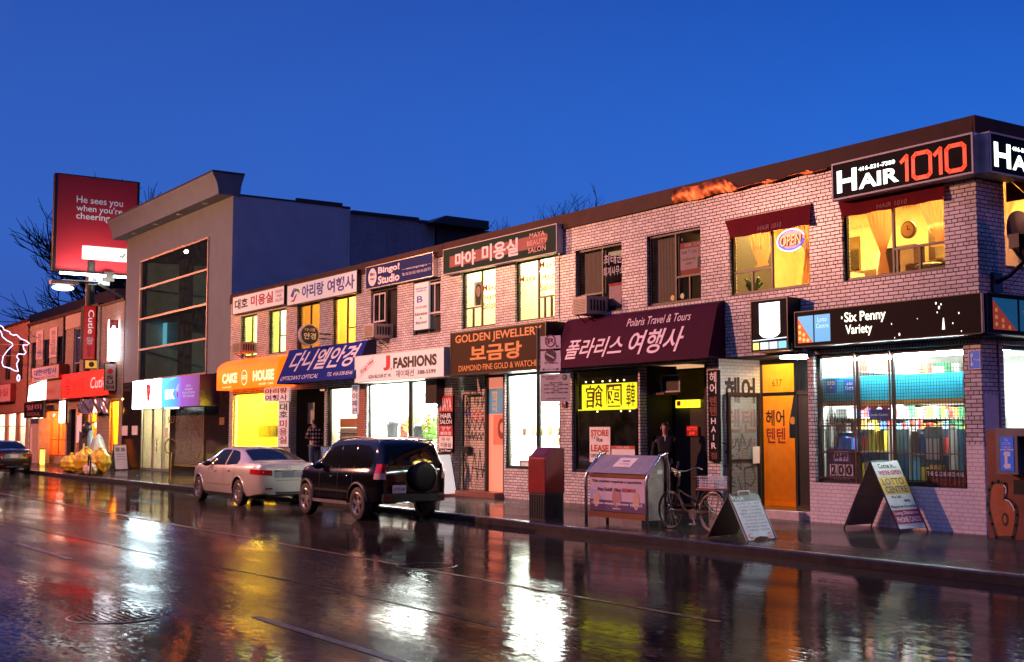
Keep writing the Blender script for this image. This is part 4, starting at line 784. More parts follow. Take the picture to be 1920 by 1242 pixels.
# ================================================================ left row
def left_row():
    z1 = W(225, 566).z; zr = W(120, 594).z
    XL0, XL1 = X(51, 700), XT0 - .02; xm = X(121, 680)
    b = thing('brick_row_building', 'orange-lit buff brick row with the red blade sign left of the bank', 'building', ((XL0 + XL1) / 2, 0, .2))
    xs = X(186, 640)
    win = [(X(59, 660), X(68, 660)), (X(82, 655), X(93, 655)), (X(107, 650), X(120, 650)), (X(138, 650), X(150, 650)), (X(198.5, 640), X(219, 640))]
    hol = [(a, c, 4.9, 6.9) for a, c in win[:3]] + [(win[3][0], win[3][1], 4.75, 7.1), (win[4][0], win[4][1], 4.9, 7.0)]
    sh = [(X(54, 800), X(80, 800), .9, 3.0), (X(83, 800), X(123, 800), .6, 3.0), (X(126, 800), X(141, 800), .2, 3.0), (X(143, 800), X(203, 800), .9, 3.2), (X(206, 800), X(222, 800), .9, 3.3)]
    mb = MB(); wall_y(mb, XL0, xs, .1, zr, [h for h in hol[:4]] + sh[:4]); mb.build('wall', ORANGE_BRICK, b)
    mb = MB(); wall_y(mb, xs, XL1, .1, z1, [hol[4], sh[4]], y=-.02); mb.build('pier_wall', TAN_BRICK, b)
    mb = MB(); mb.box(XL0, xs - .02, -.08, .3, zr, zr + .16); mb.box(xs, XL1, -.08, .3, z1, z1 + .1); mb.build('parapet', FLASH, b)
    mb = MB(); mb.quad((XL0, 0, zr - .1), (XL1, 0, zr - .1), (XL1, 11, zr - .1), (XL0, 11, zr - .1)); mb.quad((XL0, 0, .1), (XL0, 0, zr), (XL0, 11, zr), (XL0, 11, .1)); mb.quad((XL1, 0, .1), (XL1, 11, .1), (XL1, 11, zr), (XL1, 0, zr)); mb.build('roof', mat('tar_roof', (.03, .03, .032), .8), b)
    mb = MB(); mb.box(X(121, 650) - .02, X(122.5, 650), -.1, -.02, 3.6, zr); mb.build('downpipe', BLACK, b); mb = MB(); mb.cyl((xs + .25, -.1, 3.7), (xs + .25, -.1, z1), .06); mb.build('downpipe', mat('painted_pipe', (.45, .36, .3), .5), b)
    mb = MB(); mb.box(X(122.5, 600), X(152, 600), -.03, .0, 7.15, zr - .02); mb.build('plaster_panel', mat('buff_plaster', (.5, .38, .32), .7), b)
    for i, h in enumerate(hol):
        f = window(b, facade(*h[:2], h[2], h[3], .1), [('h', .33 if i != 3 else .25, 0, 1)], PALEFR if i == 3 else DKBROWN, GLASS_D if i != 3 else GLASS); room(b, h[0], h[1], .2, 1.6, h[2], h[3], ROOM_DK, DIM)
        if i == 3: m2 = MB(); m2.box(h[0], h[1], .14, .16, h[2] + .6, h[3] - .05); m2.build('blind', mat('royal_blue_blind', (.02, .03, .42), .6), f)
    for i, h in enumerate(sh):
        lm = [CREAML, ORANGEL, None, ORANGEL, YELL][i]
        if i == 2:
            room(b, h[0], h[1], .2, 2, .2, 3.0, ROOM_DK, None); continue
        window(b, facade(h[0], h[1], h[2], h[3], .1), {0: [('v', .6, 0, 1)], 1: [('v', .62, 0, 1), ('h', .35, 0, 1)], 3: [('v', .42, 0, .62), ('v', .72, 0, .62), ('h', .62, 0, 1)], 4: []}[i], mat('red_frame', (.25, .03, .02), .4), GLASS_C, .06, 'shop_window')
        r = room(b, h[0], h[1], .2, 2.2, .3, 3.4, ROOM_W if i == 0 else ORWALL if i > 2 else mat('red_plaster', (.6, .12, .05), .7), lm, (.1, .1, .9, .6))
        if i in (1, 3):
            m2 = MB()
            for k in range(6): m2.box(h[0] + (h[1] - h[0]) * (.05 + .15 * k), h[0] + (h[1] - h[0]) * (.14 + .15 * k), 1.2, 1.3, .9, 1.3 + .5 * random.random())
            m2.build('restaurant_fittings', mat('dark_wood', (.12, .04, .02), .5, 0, .5), r)
    # far left neighbour
    c = thing('brick_house', 'low reddish brick shop house at the left edge of the picture', 'building', (X(25, 780), 0, .2))
    x0 = X(-60, 700); zr2 = W(40, 607).z; XL0 -= .02
    hol = [(X(10, 670), X(20, 670), 5.0, 7.0), (X(34, 670), X(43, 670), 4.9, 7.2)]; sh = [(X(-30, 800), X(9, 800), .3, 3.0), (X(11, 800), X(29, 800), .3, 3.0), (X(32, 800), X(50, 800), .3, 3.0)]
    mb = MB(); wall_y(mb, x0, XL0, .1, zr2, hol + sh); mb.build('wall', RED_BRICK, c); mb = MB(); mb.quad((x0, 11, .1), (XL0, 11, .1), (XL0, 11, zr2 - .1), (x0, 11, zr2 - .1)); mb.build('rear_wall', RED_BRICK, c)
    mb = MB(); mb.box(x0, XL0, -.08, .3, zr2, zr2 + .14); mb.build('parapet', FLASH, c); mb = MB(); mb.quad((x0, 0, zr2 - .1), (XL0, 0, zr2 - .1), (XL0, 11, zr2 - .1), (x0, 11, zr2 - .1)); mb.build('roof', mat('tar_roof', (.03, .03, .032), .8), c)
    mb = MB(); px = X(33, 605); mb.box(px - .35, px + .35, .5, 1.2, zr2 - .1, W(33, 602).z); mb.build('chimney', RED_BRICK, c)
    for h in hol: window(c, facade(*h[:2], h[2], h[3], .1), [('h', .5, 0, 1)], DKBROWN, GLASS_D); room(c, h[0], h[1], .2, 1.5, h[2], h[3], ROOM_DK, DIM)
    for h in sh: window(c, facade(*h[:2], h[2], h[3], .1), [('h', .7, 0, 1)], mat('red_frame', (.25, .03, .02), .4), GLASS_C, .06, 'shop_window'); room(c, h[0], h[1], .2, 2.2, .25, 3.1, ROOM_W, CREAML, (.1, .1, .9, .5))
    rr = thing('brick_building', 'dark rooftop storey set back behind the left brick row', 'building', (-58, 8, 0)); mb = MB(); q0 = W(54, 592, 6); q1 = W(150, 570, 6); mb.box(q0.x, q1.x + 8, 6, 14, .1, q0.z); mb.build('wall', DKB, rr)
left_row()
# ================================================================ signs on the fronts
def sg(name, label, cat, TL, BR, y=-.14, depth=.14, face=CREAM, frame=None, fw=.03):
    x0, x1, z0, z1 = rect(*TL, *BR, y); pl = facade(x0, x1, z0, z1, y)
    return board(name, label, cat, pl, face, depth - .002, frame, fw), pl
PANEL_P = glow('pale_sign_face', (1, .86, .84), .28, .62); NAVY = mat('navy_sign_face', (.012, .025, .13), .6, spec=.1); BROWNF = mat('brown_sign_face', (.050, .026, .012), .6, spec=.1); GREENF = mat('dark_green_face', (.008, .035, .024), .6, spec=.1)
MAROON = mat('maroon_canvas', (.055, .008, .028), .75, 0, .22, 3, .5, spec=.1, bscale=5); WLET = mat('white_lettering', (.78, .76, .78), .5); GOLD = mat('orange_gold_lettering', (.62, .26, .05), .4); PINKL = mat('lilac_lettering', (.80, .66, .74), .5)
s, pl = sg('shop_sign', 'white sign with black and red Korean lettering above the lime-lit windows', 'sign', (437, 559), (532.5, 570), face=PANEL_P, frame=BLACK)
text(pl, '대호', .04, .22, .31, .84, INK, s, .03); text(pl, '미용실', .37, .22, .80, .86, REDINK, s, .03); text(pl, 'DAEHO\nHAIR\nSALON', .84, .2, .98, .86, REDINK, s, .01)
s, pl = sg('shop_sign', 'white sign with blue Korean lettering and a tricolour swirl emblem', 'sign', (539, 537.5), (669, 547), face=PANEL_P, frame=BLACK)
text(pl, '아리랑', .23, .2, .55, .86, BLUEINK, s, .03); text(pl, '여행사', .60, .18, .97, .86, BLUEINK, s, .03)
patch(pl, [(.05, .45), (.10, .85), (.11, .55), (.09, .35)], BLUEINK, s, 'emblem'); patch(pl, [(.11, .82), (.18, .72), (.20, .48), (.15, .65), (.11, .60)], mat('green_ink', (.02, .18, .06), .5), s, 'emblem', .004); patch(pl, [(.05, .18), (.11, .12), (.14, .35), (.16, .55), (.12, .42), (.1, .25)], REDINK, s, 'emblem', .005)
s, pl = sg('shop_sign', 'dark navy studio sign with a round white emblem above two dark windows', 'sign', (687, 503), (812, 517), face=NAVY, frame=ALU, fw=.02)
disc(pl, .10, .5, .26, WLET, s, 'emblem', .003); text(pl, 'Bn\ngo', .065, .3, .135, .72, NAVY, s, .02, lift=.007); text(pl, 'Bingo!', .19, .52, .52, .90, WLET, s, .035); text(pl, 'Studio', .19, .10, .52, .48, WLET, s, .035); text(pl, '— www.bingomag.ca —', .56, .48, .97, .60, WLET, s, .0); text(pl, 'TEL 416 525-1532  FAX 416 525-7731', .56, .26, .97, .38, WLET, s, .0)
s, pl = sg('shop_sign', 'dark green salon sign with a red brush stroke and white Korean lettering', 'sign', (832, 470), (1043.5, 472), y=-.2, depth=.18, face=GREENF, frame=PALEFR, fw=.02)
patch(pl, [(.06, .22), (.9, .32), (.93, .5), (.93, .72), (.9, .8), (.06, .68)], mat('brush_red', (.22, .012, .02), .5), s, 'brush_stroke', .002)
text(pl, '마야', .115, .16, .31, .78, WLET, s, .035); text(pl, '미용실', .37, .16, .69, .84, WLET, s, .03); text(pl, 'MAYA\nBEAUTY\nSALON', .765, .14, .93, .88, mat('rose_lettering', (.6, .3, .28), .5), s, .012)
# corner sign, two faces
TUBEW = glow('white_sign_letters', (.88, 1.0, .97), 3.2); TUBER = glow('red_sign_letters', (1.0, .045, .015), 1.7); BLACKF = mat('black_sign_face', (.006, .006, .007), .6, spec=.08); CHROME = mat('silver_return', (.55, .55, .6), .22, .9, .3, 3)
def hairsign(s, pl):
    text(pl, 'H', .03, .14, .185, .80, TUBEW, s, .03); text(pl, 'AIR', .20, .14, .50, .56, TUBEW, s, .03); text(pl, '416-531-7350', .20, .66, .475, .78, TUBEW, s, .03)
    def sq(u): return [(u, .20), (u, .72), (u + .02, .80), (u + .10, .80), (u + .12, .72), (u + .12, .20), (u + .10, .12), (u + .02, .12)]
    lines(pl, [sq(.605), sq(.835)], TUBER, s, .068, .006, closed=True); lines(pl, [[(.52, .66), (.56, .80), (.56, .12)], [(.755, .66), (.795, .80), (.795, .12)]], TUBER, s, .068, .007)
s, pl = sg('hair_sign', 'black salon sign with glowing white and red lettering facing the main street', 'sign', (1562, 311), (1823, 322), y=-.30, depth=.29, face=BLACKF, frame=PALEFR, fw=.03)
hairsign(s, pl)
mb = MB(); mb.box(pl.p(1, 0).x + .034, pl.p(1, 0).x + .040, -.29, -.02, pl.O.z - .02, pl.O.z + pl.h + .02); mb.build('side_panel', CHROME, s)
zz0, zz1 = pl.O.z, pl.O.z + pl.h
pl = Pl((.36, WX(1858, 300, .36).y, zz0), (0, 1, 0), (0, 0, 1), 2.8, zz1 - zz0); s = board('hair_sign', 'black glowing salon sign round the corner, cut by the right picture edge', 'sign', pl, BLACKF, .345, PALEFR, .03); hairsign(s, pl)
mb = MB(); y0 = pl.O.y - .035; mb.box(.01, .36, y0 - .006, y0, zz0 - .02, zz1 + .02); mb.build('side_panel', CHROME, s)
# jewellery fascia
s, pl = sg('jewellery_sign', 'brown jewellery fascia with orange-gold English and Korean lettering', 'sign', (846, 627), (1023, 690), y=-.56, depth=.54, face=BROWNF, frame=BLACK)
text(pl, 'GOLDEN JEWELLERY', .05, .70, .965, .95, GOLD, s, .02); text(pl, '보금당', .22, .27, .77, .66, GOLD, s, .03); text(pl, 'DIAMOND·FINE GOLD & WATCHES', .09, .06, .95, .20, GOLD, s, .012)
# pale pink fashion fascia
s, pl = sg('fashion_sign', 'pale pink fashion store fascia with one big red initial and bold black lettering', 'sign', (666, 670), (832, 705), y=-.66, depth=.65, face=PANEL_P, frame=PALEFR, fw=.02)
text(pl, 'J', .345, .36, .425, .93, REDINK, s, .06); disc(pl, .437, .40, .035, REDINK, s, 'full_stop'); text(pl, 'FASHIONS', .46, .40, .93, .82, INK, s, .05)
text(pl, '623A BLOOR ST. W.', .17, .10, .44, .24, INK, s, .03); text(pl, '재이패션', .49, .07, .69, .33, INK, s, .01); text(pl, '588-5599', .73, .12, .92, .27, INK, s, .03)
sl = Pl(pl.p(.06, .16), (math.cos(.42), 0, math.sin(.42)), (-math.sin(.42), 0, math.cos(.42)), 1.0, .17); text(sl, 'Sung-Hee', .08, .15, .95, .95, REDINK, s, .03, .3); lines(sl, [[(0, .05), (1, .05)], [(.1, 1.0), (1.02, 1.0)]], REDINK, s, .012)
# cake house: backlit orange bubble awning
def awning(name, label, prof, x0, x1, m, nx=14, sag=.0, endmat=None):
    r = thing(name, label, 'awning', ((x0 + x1) / 2, 0, prof[-1][1])); mb = MB(); n = len(prof)
    for i in range(nx + 1):
        x = x0 + (x1 - x0) * i / nx
        for k, (y, z) in enumerate(prof): mb.v.append(Vector((x, y + (sag * math.sin(i * 2.1 + k) if 0 < i < nx and 0 < k < n - 1 else 0), z)))
    for i in range(nx):
        for k in range(n - 1): mb.f.append((i * n + k, i * n + k + 1, (i + 1) * n + k + 1, (i + 1) * n + k)); mb.m.append(0)
    o = mb.build('canvas', m, r, 40)
    for x in (x0, x1): MB().add([(x, y, z) for y, z in prof] + [(x, 0, prof[-1][1])], [tuple(range(n + 1))]).build('end_panel', endmat or m, r)
    return r
ORGL = glow('backlit_orange_vinyl', (1.0, .088, .001), 3.2, .06, .25, 1.5); ORGW = glow('backlit_cream_letters', (1.0, .80, .42), 1.5)
y = -.62; x0, x1, z0, z1 = rect(407, 691, 520, 724, y)
s = awning('cake_shop_awning', 'glowing orange bubble awning with white lettering and a round emblem', [(0, z1 + .28), (-.24, z1 + .25), (-.45, z1 + .15), (-.57, z1 + .03), (y, z1 - .08), (y, z0)], x0, x1, ORGL)
pl = facade(x0, x1, z0, z1 - .08, y - .003); text(pl, 'CAKE', .10, .30, .36, .80, ORGW, s, .055); text(pl, 'HOUSE', .62, .30, .95, .80, ORGW, s, .055); disc(pl, .48, .52, .27, ORGW, s, 'emblem', .004); disc(pl, .48, .52, .23, ORGL, s, 'emblem', .008); text(pl, '과자', .44, .38, .52, .66, ORGW, s, .03, lift=.012)
text(pl, '416-533-0231', .1, .08, .26, .16, ORGW, s, .01); text(pl, 'BAKERY · CAFE', .72, .1, .94, .2, ORGW, s, .01); lines(Pl((x0, -.52, z1 + .10), (1, 0, 0), (0, -.6, -.8), x1 - x0, .2), [[(.05 + .1 * k, .2), (.11 + .1 * k, .2)] for k in range(9)], ORGW, s, .03, .03, 'trim')
# blue optician awning
yb = -.74; yt = -.30; x0, x1 = W(518.6, 721, yb).x, W(663, 712, yb).x; zb = W(518.6, 721, yb).z; zt = W(600, 650, yt).z
BLUEC = mat('blue_canvas', (.008, .026, .26), .7, 0, .22, 3, .4, spec=.1, bscale=5)
s = awning('optician_awning', 'steep royal blue awning with slanted white Korean lettering', [(0, zt + .03), (yt, zt), (yb, zb + .06), (yb, zb)], x0, x1, BLUEC, endmat=mat('navy_canvas', (.008, .012, .06), .6))
pl = Pl((x0, yb, zb + .06), (1, 0, 0), (0, yt - yb, zt - zb - .06), x1 - x0, math.hypot(yt - yb, zt - zb - .06))
text(pl, '다니엘안경', .09, .30, .95, .93, WLET, s, .02, .25); text(pl, "OPTICIAN'S OPTICAL", .04, .04, .55, .17, WLET, s, .012, .2); text(pl, 'TEL 416-538-8546', .66, .06, .97, .17, WLET, s, .0)
# maroon travel awning
yb = -.46; yt = -.20; x0, x1 = W(1042, 687, yb).x, W(1328, 671, yb).x; zb = W(1328, 671, yb).z; zt = W(1330, 569, yt).z
s = awning('travel_awning', 'wide maroon awning with white slanted Korean lettering and rounded top', [(0, zt + .04), (yt + .10, zt + .02), (yt + .03, zt - .02), (yt - .01, zt - .09), (yb, zb + .05), (yb, zb)], x0, x1, MAROON, 18, .008)
pl = Pl((x0, yb, zb + .05), (1, 0, 0), (0, yt - .01 - yb, zt - .14 - zb), x1 - x0, math.hypot(yt - .01 - yb, zt - zb - .14))
text(pl, '폴라리스', .06, .14, .46, .60, PINKL, s, .015, .22, lift=.014); text(pl, '여행사', .50, .13, .84, .66, PINKL, s, .015, .22, lift=.014); text(pl, 'Polaris Travel & Tours', .46, .78, .86, .96, PINKL, s, .0, .2, lift=.014)
# salon window awnings
def small_awning(label, TL, BR, BL, name='window_awning', out=.10):
    """short cloth valance across the window head, narrowing a little downwards"""
    x0 = W(*TL, -.03).x; x1 = W(BR[0], BR[1], -out).x; xb = W(*BL, -out).x; zt = W(*TL, -.03).z; zb = W(*BR, -out).z; s = thing(name, label, 'awning', ((x0 + x1) / 2, 0, zb)); mb = MB(); n = 16
    def fn(u, v):
        xa = xb + (x0 - xb) * v; return Vector((xa + (x1 - xa) * u, -out + (out - .03) * v - .006 * math.sin(u * 19) * (1 - v), zb + (zt - zb) * v + .008 * math.sin(u * 23) * (1 - v)))
    mb.grid(fn, n, 4); mb.build('canvas', mat('oxblood_canvas', (.16, .008, .014), .75, 0, .2, spec=.1), s, True)
    mb = MB(); mb.box(x0, x1, -.03, -.002, zt, zt + .02); mb.build('rail', BLACK, s)
    pl = Pl((xb, -out, zb), (1, 0, 0), (0, out - .03, zt - zb), x1 - xb, math.hypot(out - .03, zt - zb)); text(pl, 'HAIR 1010', .36, .12, .66, .38, mat('faded_rose_lettering', (.42, .14, .13), .6), s, .0, lift=.012); return s
small_awning('oxblood awning over the window with the OPEN neon', (1359, 415), (1517, 421), (1370, 446)); small_awning('oxblood awning right under the glowing corner salon sign', (1571, 378), (1768, 374), (1579, 407))
mb = MB(); ya = WX(1886, 350, 0).y; s = thing('window_awning', 'oxblood awning on the side wall behind the satellite dish', 'awning', (0, ya, 5.5)); z1_ = 5.98
mb.quad((.03, ya, z1_), (.42, ya, z1_ - .42), (.42, ya + 2.7, z1_ - .42), (.03, ya + 2.7, z1_)); mb.add([(.0, ya, z1_), (.42, ya, z1_ - .42), (0, ya, z1_ - .42)], [(0, 1, 2)]); mb.build('canvas', MATS['oxblood_canvas'], s)
# drinks light box
y = -.34; x0, x1, z0, z1 = rect(1409, 567, 1477, 655, y)
pl = facade(x0, x1, z0, z1, y); s = board('drinks_light_box', 'tall dark light box with a glowing white cup over the salon door', 'light box', pl, BLACKF, .33, BLACK, .02)
patch(pl, [(.22, .95), (.80, .95), (.80, .34), (.72, .28), (.60, .25), (.42, .25), (.30, .28), (.22, .34)], glow('cup_glow', (.75, .88, 1.0), 3.6), s, 'cup'); patch(pl, [(.02, .205), (.98, .225), (.98, .245), (.02, .225)], glow('box_stripe', (.7, .85, 1), 1.6), s, 'stripe')
for u0, u1, c in ((.03, .20, (.9, .75, .2)), (.24, .47, (.75, .95, 1)), (.50, .72, (.7, .85, 1)), (.75, .97, (.15, .65, .9))): patch(pl, [(u0, .03), (u1, .03), (u1, .17), (u0, .17)], glow('box_icon_%d' % int(u0 * 100), c, 1.3), s, 'icon')
# variety store fascia
def lotto(s, pl, k):
    o = glow('lotto_orange_%d' % k, (1.0, .09, .01), 1.0 if k else .22, .4); c = glow('lotto_blue_%d' % k, (.04, .45, .80), 1.0 if k else .10, .4); yd = glow('lotto_dots_%d' % k, (1, .55, .1), 1.2 if k else .3, .4)
    patch(pl, [(.02, .05), (.48, .05), (.48, .95), (.02, .95)], c, s, 'lottery_panel', .002); patch(pl, [(.02, .05), (.46, .05), (.02, .90)], o, s, 'lottery_panel', .004)
    for u, v in ((.08, .6), (.08, .4), (.08, .2), (.2, .15), (.32, .13), (.2, .32)): disc(pl, u, v, .035, yd, s, 'dot', .007, n=10)
    patch(pl, [(.52, .05), (.98, .05), (.98, .95), (.52, .95)], c, s, 'lottery_panel', .002); text(pl, 'Lotto\nCentre', .57, .5, .93, .86, WLET if not k else glow('lotto_letters', (.6, .9, 1), 1.2), s, .0, lift=.005)
y = -.34; x0, x1, z0, z1 = rect(1491, 587, 1841, 624, y); pl = facade(x0, x1, z0, z1, y)
FASC = mat('dark_fascia', (.014, .010, .008), .6, 0, .4, 2, spec=.08)
s = board('variety_store_sign', 'long dark brown variety store fascia with lit lettering and pinholes of light', 'sign', pl, FASC, .33, BLACK, .015)
lotto(s, facade(x0 + .012 * pl.w, x0 + .215 * pl.w, z0 + .05 * pl.h, z0 + .92 * pl.h, y), 1)
SIXL = glow('cream_letters', (1, .95, .72), 2.2); text(pl, 'Six Penny', .295, .50, .525, .86, SIXL, s, .014); text(pl, 'Variety', .30, .16, .45, .50, SIXL, s, .014)
for u, v, q in ((.28, .72, .02), (.555, .42, .012), (.785, .86, .018), (.80, .74, .022), (.81, .82, .014), (.79, .62, .012), (.865, .30, .012), (.895, .55, .014), (.595, .12, .02), (.57, .04, .01), (.905, .08, .01), (.69, .5, .008)): disc(pl, u, v, q * .8, SIXL, s, 'pinhole', .003, q * 1.3, 8)
patch(pl, [(.812, .16), (.826, .16), (.822, .46), (.818, .46)], SIXL, s, 'torn_slot')
y0 = WX(1851, 600, .34).y; pl = Pl((.34, y0, z0), (0, 1, 0), (0, 0, 1), 3.4, z1 - z0); s = board('variety_store_sign', 'dim dark fascia round the corner with a blue and orange lottery panel', 'sign', pl, FASC, .33, BLACK, .015)
lotto(s, Pl((.34, y0 + .12, z0 + .03), (0, 1, 0), (0, 0, 1), 1.4, (z1 - z0) * .9), 0); mb = MB(); mb.box(.0, .33, y0 - .02, y0 - .016, z0, z1); mb.build('side_panel', FASC, s); mb = MB(); mb.cyl((.30, y0 - .05, z0), (.30, y0 - .05, z1), .02); mb.build('corner_tube', ALU, s)
# upright signs beside the doors
def upright(label, TL, BR, rows, face=BLACKF, y=-.07, frame=None):
    s, pl = sg('upright_sign', label, 'sign', TL, BR, y, .066, face, frame, .012)
    for t, u0, v0, u1, v1, m, bg in rows:
        if bg: patch(pl, [(0, bg[0]), (1, bg[0]), (1, bg[1]), (0, bg[1])], bg[2], s, 'colour_band', .002)
        if t: text(pl, t, u0, v0, u1, v1, m, s, .02, lift=.005)
    return s
REDF = mat('red_sign_face', (.42, .02, .03), .4)
upright('narrow black upright sign with white Korean letters and HAIR down it', (1327, 695), (1348.5, 866), [('헤\n어', .18, .74, .85, .98, WLET, None), ('텐\n텐', .18, .50, .85, .71, mat('dull_red', (.2, .015, .015), .5), None), ('H', .28, .41, .74, .475, WLET, None), ('A', .28, .32, .74, .385, WLET, None), ('I', .45, .23, .55, .295, WLET, None), ('R', .28, .14, .74, .205, WLET, None), ('점', .2, .03, .8, .1, mat('dull_red', (.2, .015, .015), .5), None)])
upright('upright salon board in red, black and white bands', (824, 743), (848.5, 849), [('MAYA', .08, .74, .92, .96, WLET, (.715, 1, REDF)), ('HAIR', .1, .60, .9, .69, WLET, None), ('SALON', .06, .50, .94, .58, WLET, None), ('マヤ', .14, .38, .86, .46, WLET, (.29, .475, REDF)), ('美容室', .08, .305, .92, .37, WLET, None), ('마 야', .2, .195, .8, .265, INK, (.07, .285, PAPER)), ('미용실', .12, .09, .88, .175, INK, None), ('2nd Floor', .1, .015, .9, .055, WLET, None)])
upright('tall white upright sign with black and red Korean letters by the cake shop', (522, 755), (541, 838), [('대\n호', .12, .66, .88, .97, INK, None), ('미\n용\n실', .12, .07, .88, .60, REDINK, None)], PANEL_P, frame=PALEFR)
upright('small white sign with two lines of dark blue Korean lettering under the orange awning', (495, 728), (541.5, 752), [('아리랑', .06, .54, .94, .94, BLUEINK, None), ('여행사', .06, .06, .94, .48, BLUEINK, None)], PANEL_P, -.16)
upright('white upright sign with blue Korean letters against the red brick pier', (659.5, 723), (671, 777), [('제', .1, .77, .9, .98, BLUEINK, None), ('이', .1, .52, .9, .73, BLUEINK, None), ('패', .1, .27, .9, .48, BLUEINK, None), ('션', .1, .02, .9, .23, BLUEINK, None)], PANEL_P)
upright('tall education poster board in the window left of the green salon sign', (777, 533), (803, 616), [('Global Education\nConsulting Inc.', .08, .80, .92, .90, BLUEINK, None), ('B', .2, .58, .6, .72, BLUEINK, None), ('647-207-0300', .1, .45, .9, .50, REDINK, None), ('Education', .06, .30, .94, .37, INK, None), ('&', .42, .22, .55, .26, INK, None), ('Beyond', .12, .10, .88, .18, INK, None)], PANEL_P, -.012)
mb = MB(); q = rect(671.5, 719, 685.5, 850); s = thing('brick_pier', 'narrow red brick pier between the optician and the white-lit fashion shop', 'pier', (q[0], 0, .2)); mb.box(q[0], q[1] - .02, -.03, -.004, .2, 3.28); mb.build('brickwork', RED_BRICK, s)
mb = MB(); q = rect(812, 712, 834, 757); s = thing('shutter_box', 'dark shutter box above the upright salon board', 'shutter box', (q[0], -.2, q[2])); mb.box(q[0], q[1], -.26, -.004, q[2], q[3]); mb.build('casing', BLACK, s, bevel=.01)
# small red "phone" plate at the corner pillar
x0, x1, z0, z1 = rect(1817.5, 659, 1838, 691, -.03); pl = facade(x0, x1, z0, z1, -.03)
PHB = glow('glowing_phone_blue', (.02, .16, .75), .35, .5); s = board('phone_sign', 'small blue telephone plate on the brick corner pillar', 'sign', pl, PHB, .028, WLET, .012)  # plate glows a little to stay blue under the warm light
def handset(pl, m, s, u0, u1, v0, v1, lift=.004):
    f = lambda u, v: (u0 + u * (u1 - u0), v0 + v * (v1 - v0))
    patch(pl, [f(0.2, .25), f(.2, .75), f(0, .8), f(.25, 1), f(.9, .95), f(.95, .72), f(.55, .70), f(.55, .30), f(.95, .28), f(.9, .05), f(.25, 0), f(0, .2)], m, s, 'handset', lift)
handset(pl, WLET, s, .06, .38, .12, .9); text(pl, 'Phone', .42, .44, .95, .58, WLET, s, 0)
# round optician blade sign
c = W(581, 628, -.75); s = thing('round_sign', 'round dark projecting optician sign with white Korean letters', 'sign', (c.x, -.75, c.z - .33))
mb = MB(); mb.cyl((c.x - .16, c.y, c.z), (c.x, c.y, c.z), .335, n=32); mb.build('drum', PALEFR, s, 40); pl = Pl((c.x + .003, c.y - .3, c.z - .3), (0, 1, 0), (0, 0, 1), .6, .6)
disc(pl, .5, .5, .295, mat('midnight_face', (.012, .018, .045), .4), s, 'face', n=32); text(pl, '안경', .16, .26, .84, .60, WLET, s, .02, lift=.006); text(pl, '다니엘', .22, .68, .78, .84, WLET, s, 0, lift=.006); mb = MB(); mb.cyl((c.x - .08, c.y + .3, c.z + .05), (c.x - .08, 0, c.z + .05), .025); mb.cyl((c.x - .08, c.y + .3, c.z - .1), (c.x - .08, 0, c.z - .1), .02); mb.build('bracket', BLACK, s)
# ---------------------------------------------------------------- air conditioners
ACM = mat('beige_ac_casing', (.42, .36, .30), .5, 0, .15)
def aircon(label, TL, BR, out=.55):
    x0, x1, z0, z1 = rect(*TL, *BR, -out); s = thing('air_conditioner', label, 'air conditioner', ((x0 + x1) / 2, -out / 2, z0))
    mb = MB(); mb.box(x0, x1, -out, .1, z0, z1); mb.build('casing', ACM, s, bevel=.012); mb = MB()
    for k in range(9): mb.box(x0 + .05, x1 - .05, -out - .008, -out - .002, z0 + (z1 - z0) * (.12 + .085 * k), z0 + (z1 - z0) * (.15 + .085 * k))
    mb.build('grille', BLACK, s)
    mb = MB()
    for k in range(5): mb.box(x1 + .002, x1 + .008, -out * .8 + .09 * k, -out * .8 + .09 * k + .05, z0 + .08, z1 - .08)
    mb.build('vent', BLACK, s); mb = MB(); mb.cyl((x0 + .1, -out * .9, z0), (x0 + .1, 0, z0 - .3), .012); mb.cyl((x1 - .1, -out * .9, z0), (x1 - .1, 0, z0 - .3), .012); mb.build('bracket', BLACK, s)
aircon('boxy air conditioner jutting from the leftmost lime-lit window', (436, 643), (450, 661)); aircon('grey air conditioner jutting from the dark window under the navy studio sign', (682, 609), (700, 632)); aircon('air conditioner jutting from the dark window above the maroon awning', (1073, 558), (1100, 588), .5)
# ---------------------------------------------------------------- neon, stickers and things in the windows
def neon(pl, paths, m, s, r=.012, name='tube', lift=.02):
    mb = MB()
    for p in paths: mb.tube([pl.p(u, v, lift) for u, v in p], r, 6)
    return mb.build(name, m, s, True)
NW = glow('neon_white', (.80, .72, 1.0), 1.6); NB = glow('neon_blue', (.10, .12, 1.0), 2); NR = glow('neon_red', (1, .03, .02), 1.5); NY = glow('neon_yellow', (1, .55, .15), 1.3)
x0, x1, z0, z1 = rect(1459, 435, 1511, 467, .05); pl = facade(x0, x1, z0, z1, .04); s = thing('open_neon_sign', 'oval OPEN neon sign hanging inside the amber salon window', 'neon sign', (x0, .04, z0))
neon(pl, [[(.5 + .5 * math.cos(2 * math.pi * i / 40), .5 + .5 * math.sin(2 * math.pi * i / 40)) for i in range(2, 36)]], NW, s, .016); neon(pl, [[(.5 + .45 * math.cos(2 * math.pi * i / 40), .5 + .42 * math.sin(2 * math.pi * i / 40)) for i in range(22, 41)]], NB, s, .016)
disc(pl, .5, .5, .48 * pl.w, mat('violet_acrylic', (.16, .07, .34), .3), s, 'backing', .004, .47 * pl.h, 32); text(pl, 'OPEN', .12, .26, .88, .74, NY, s, .004, .15, lift=.03); text(pl, 'OPEN', .10, .24, .88, .72, NR, s, .022, .15, lift=.012)
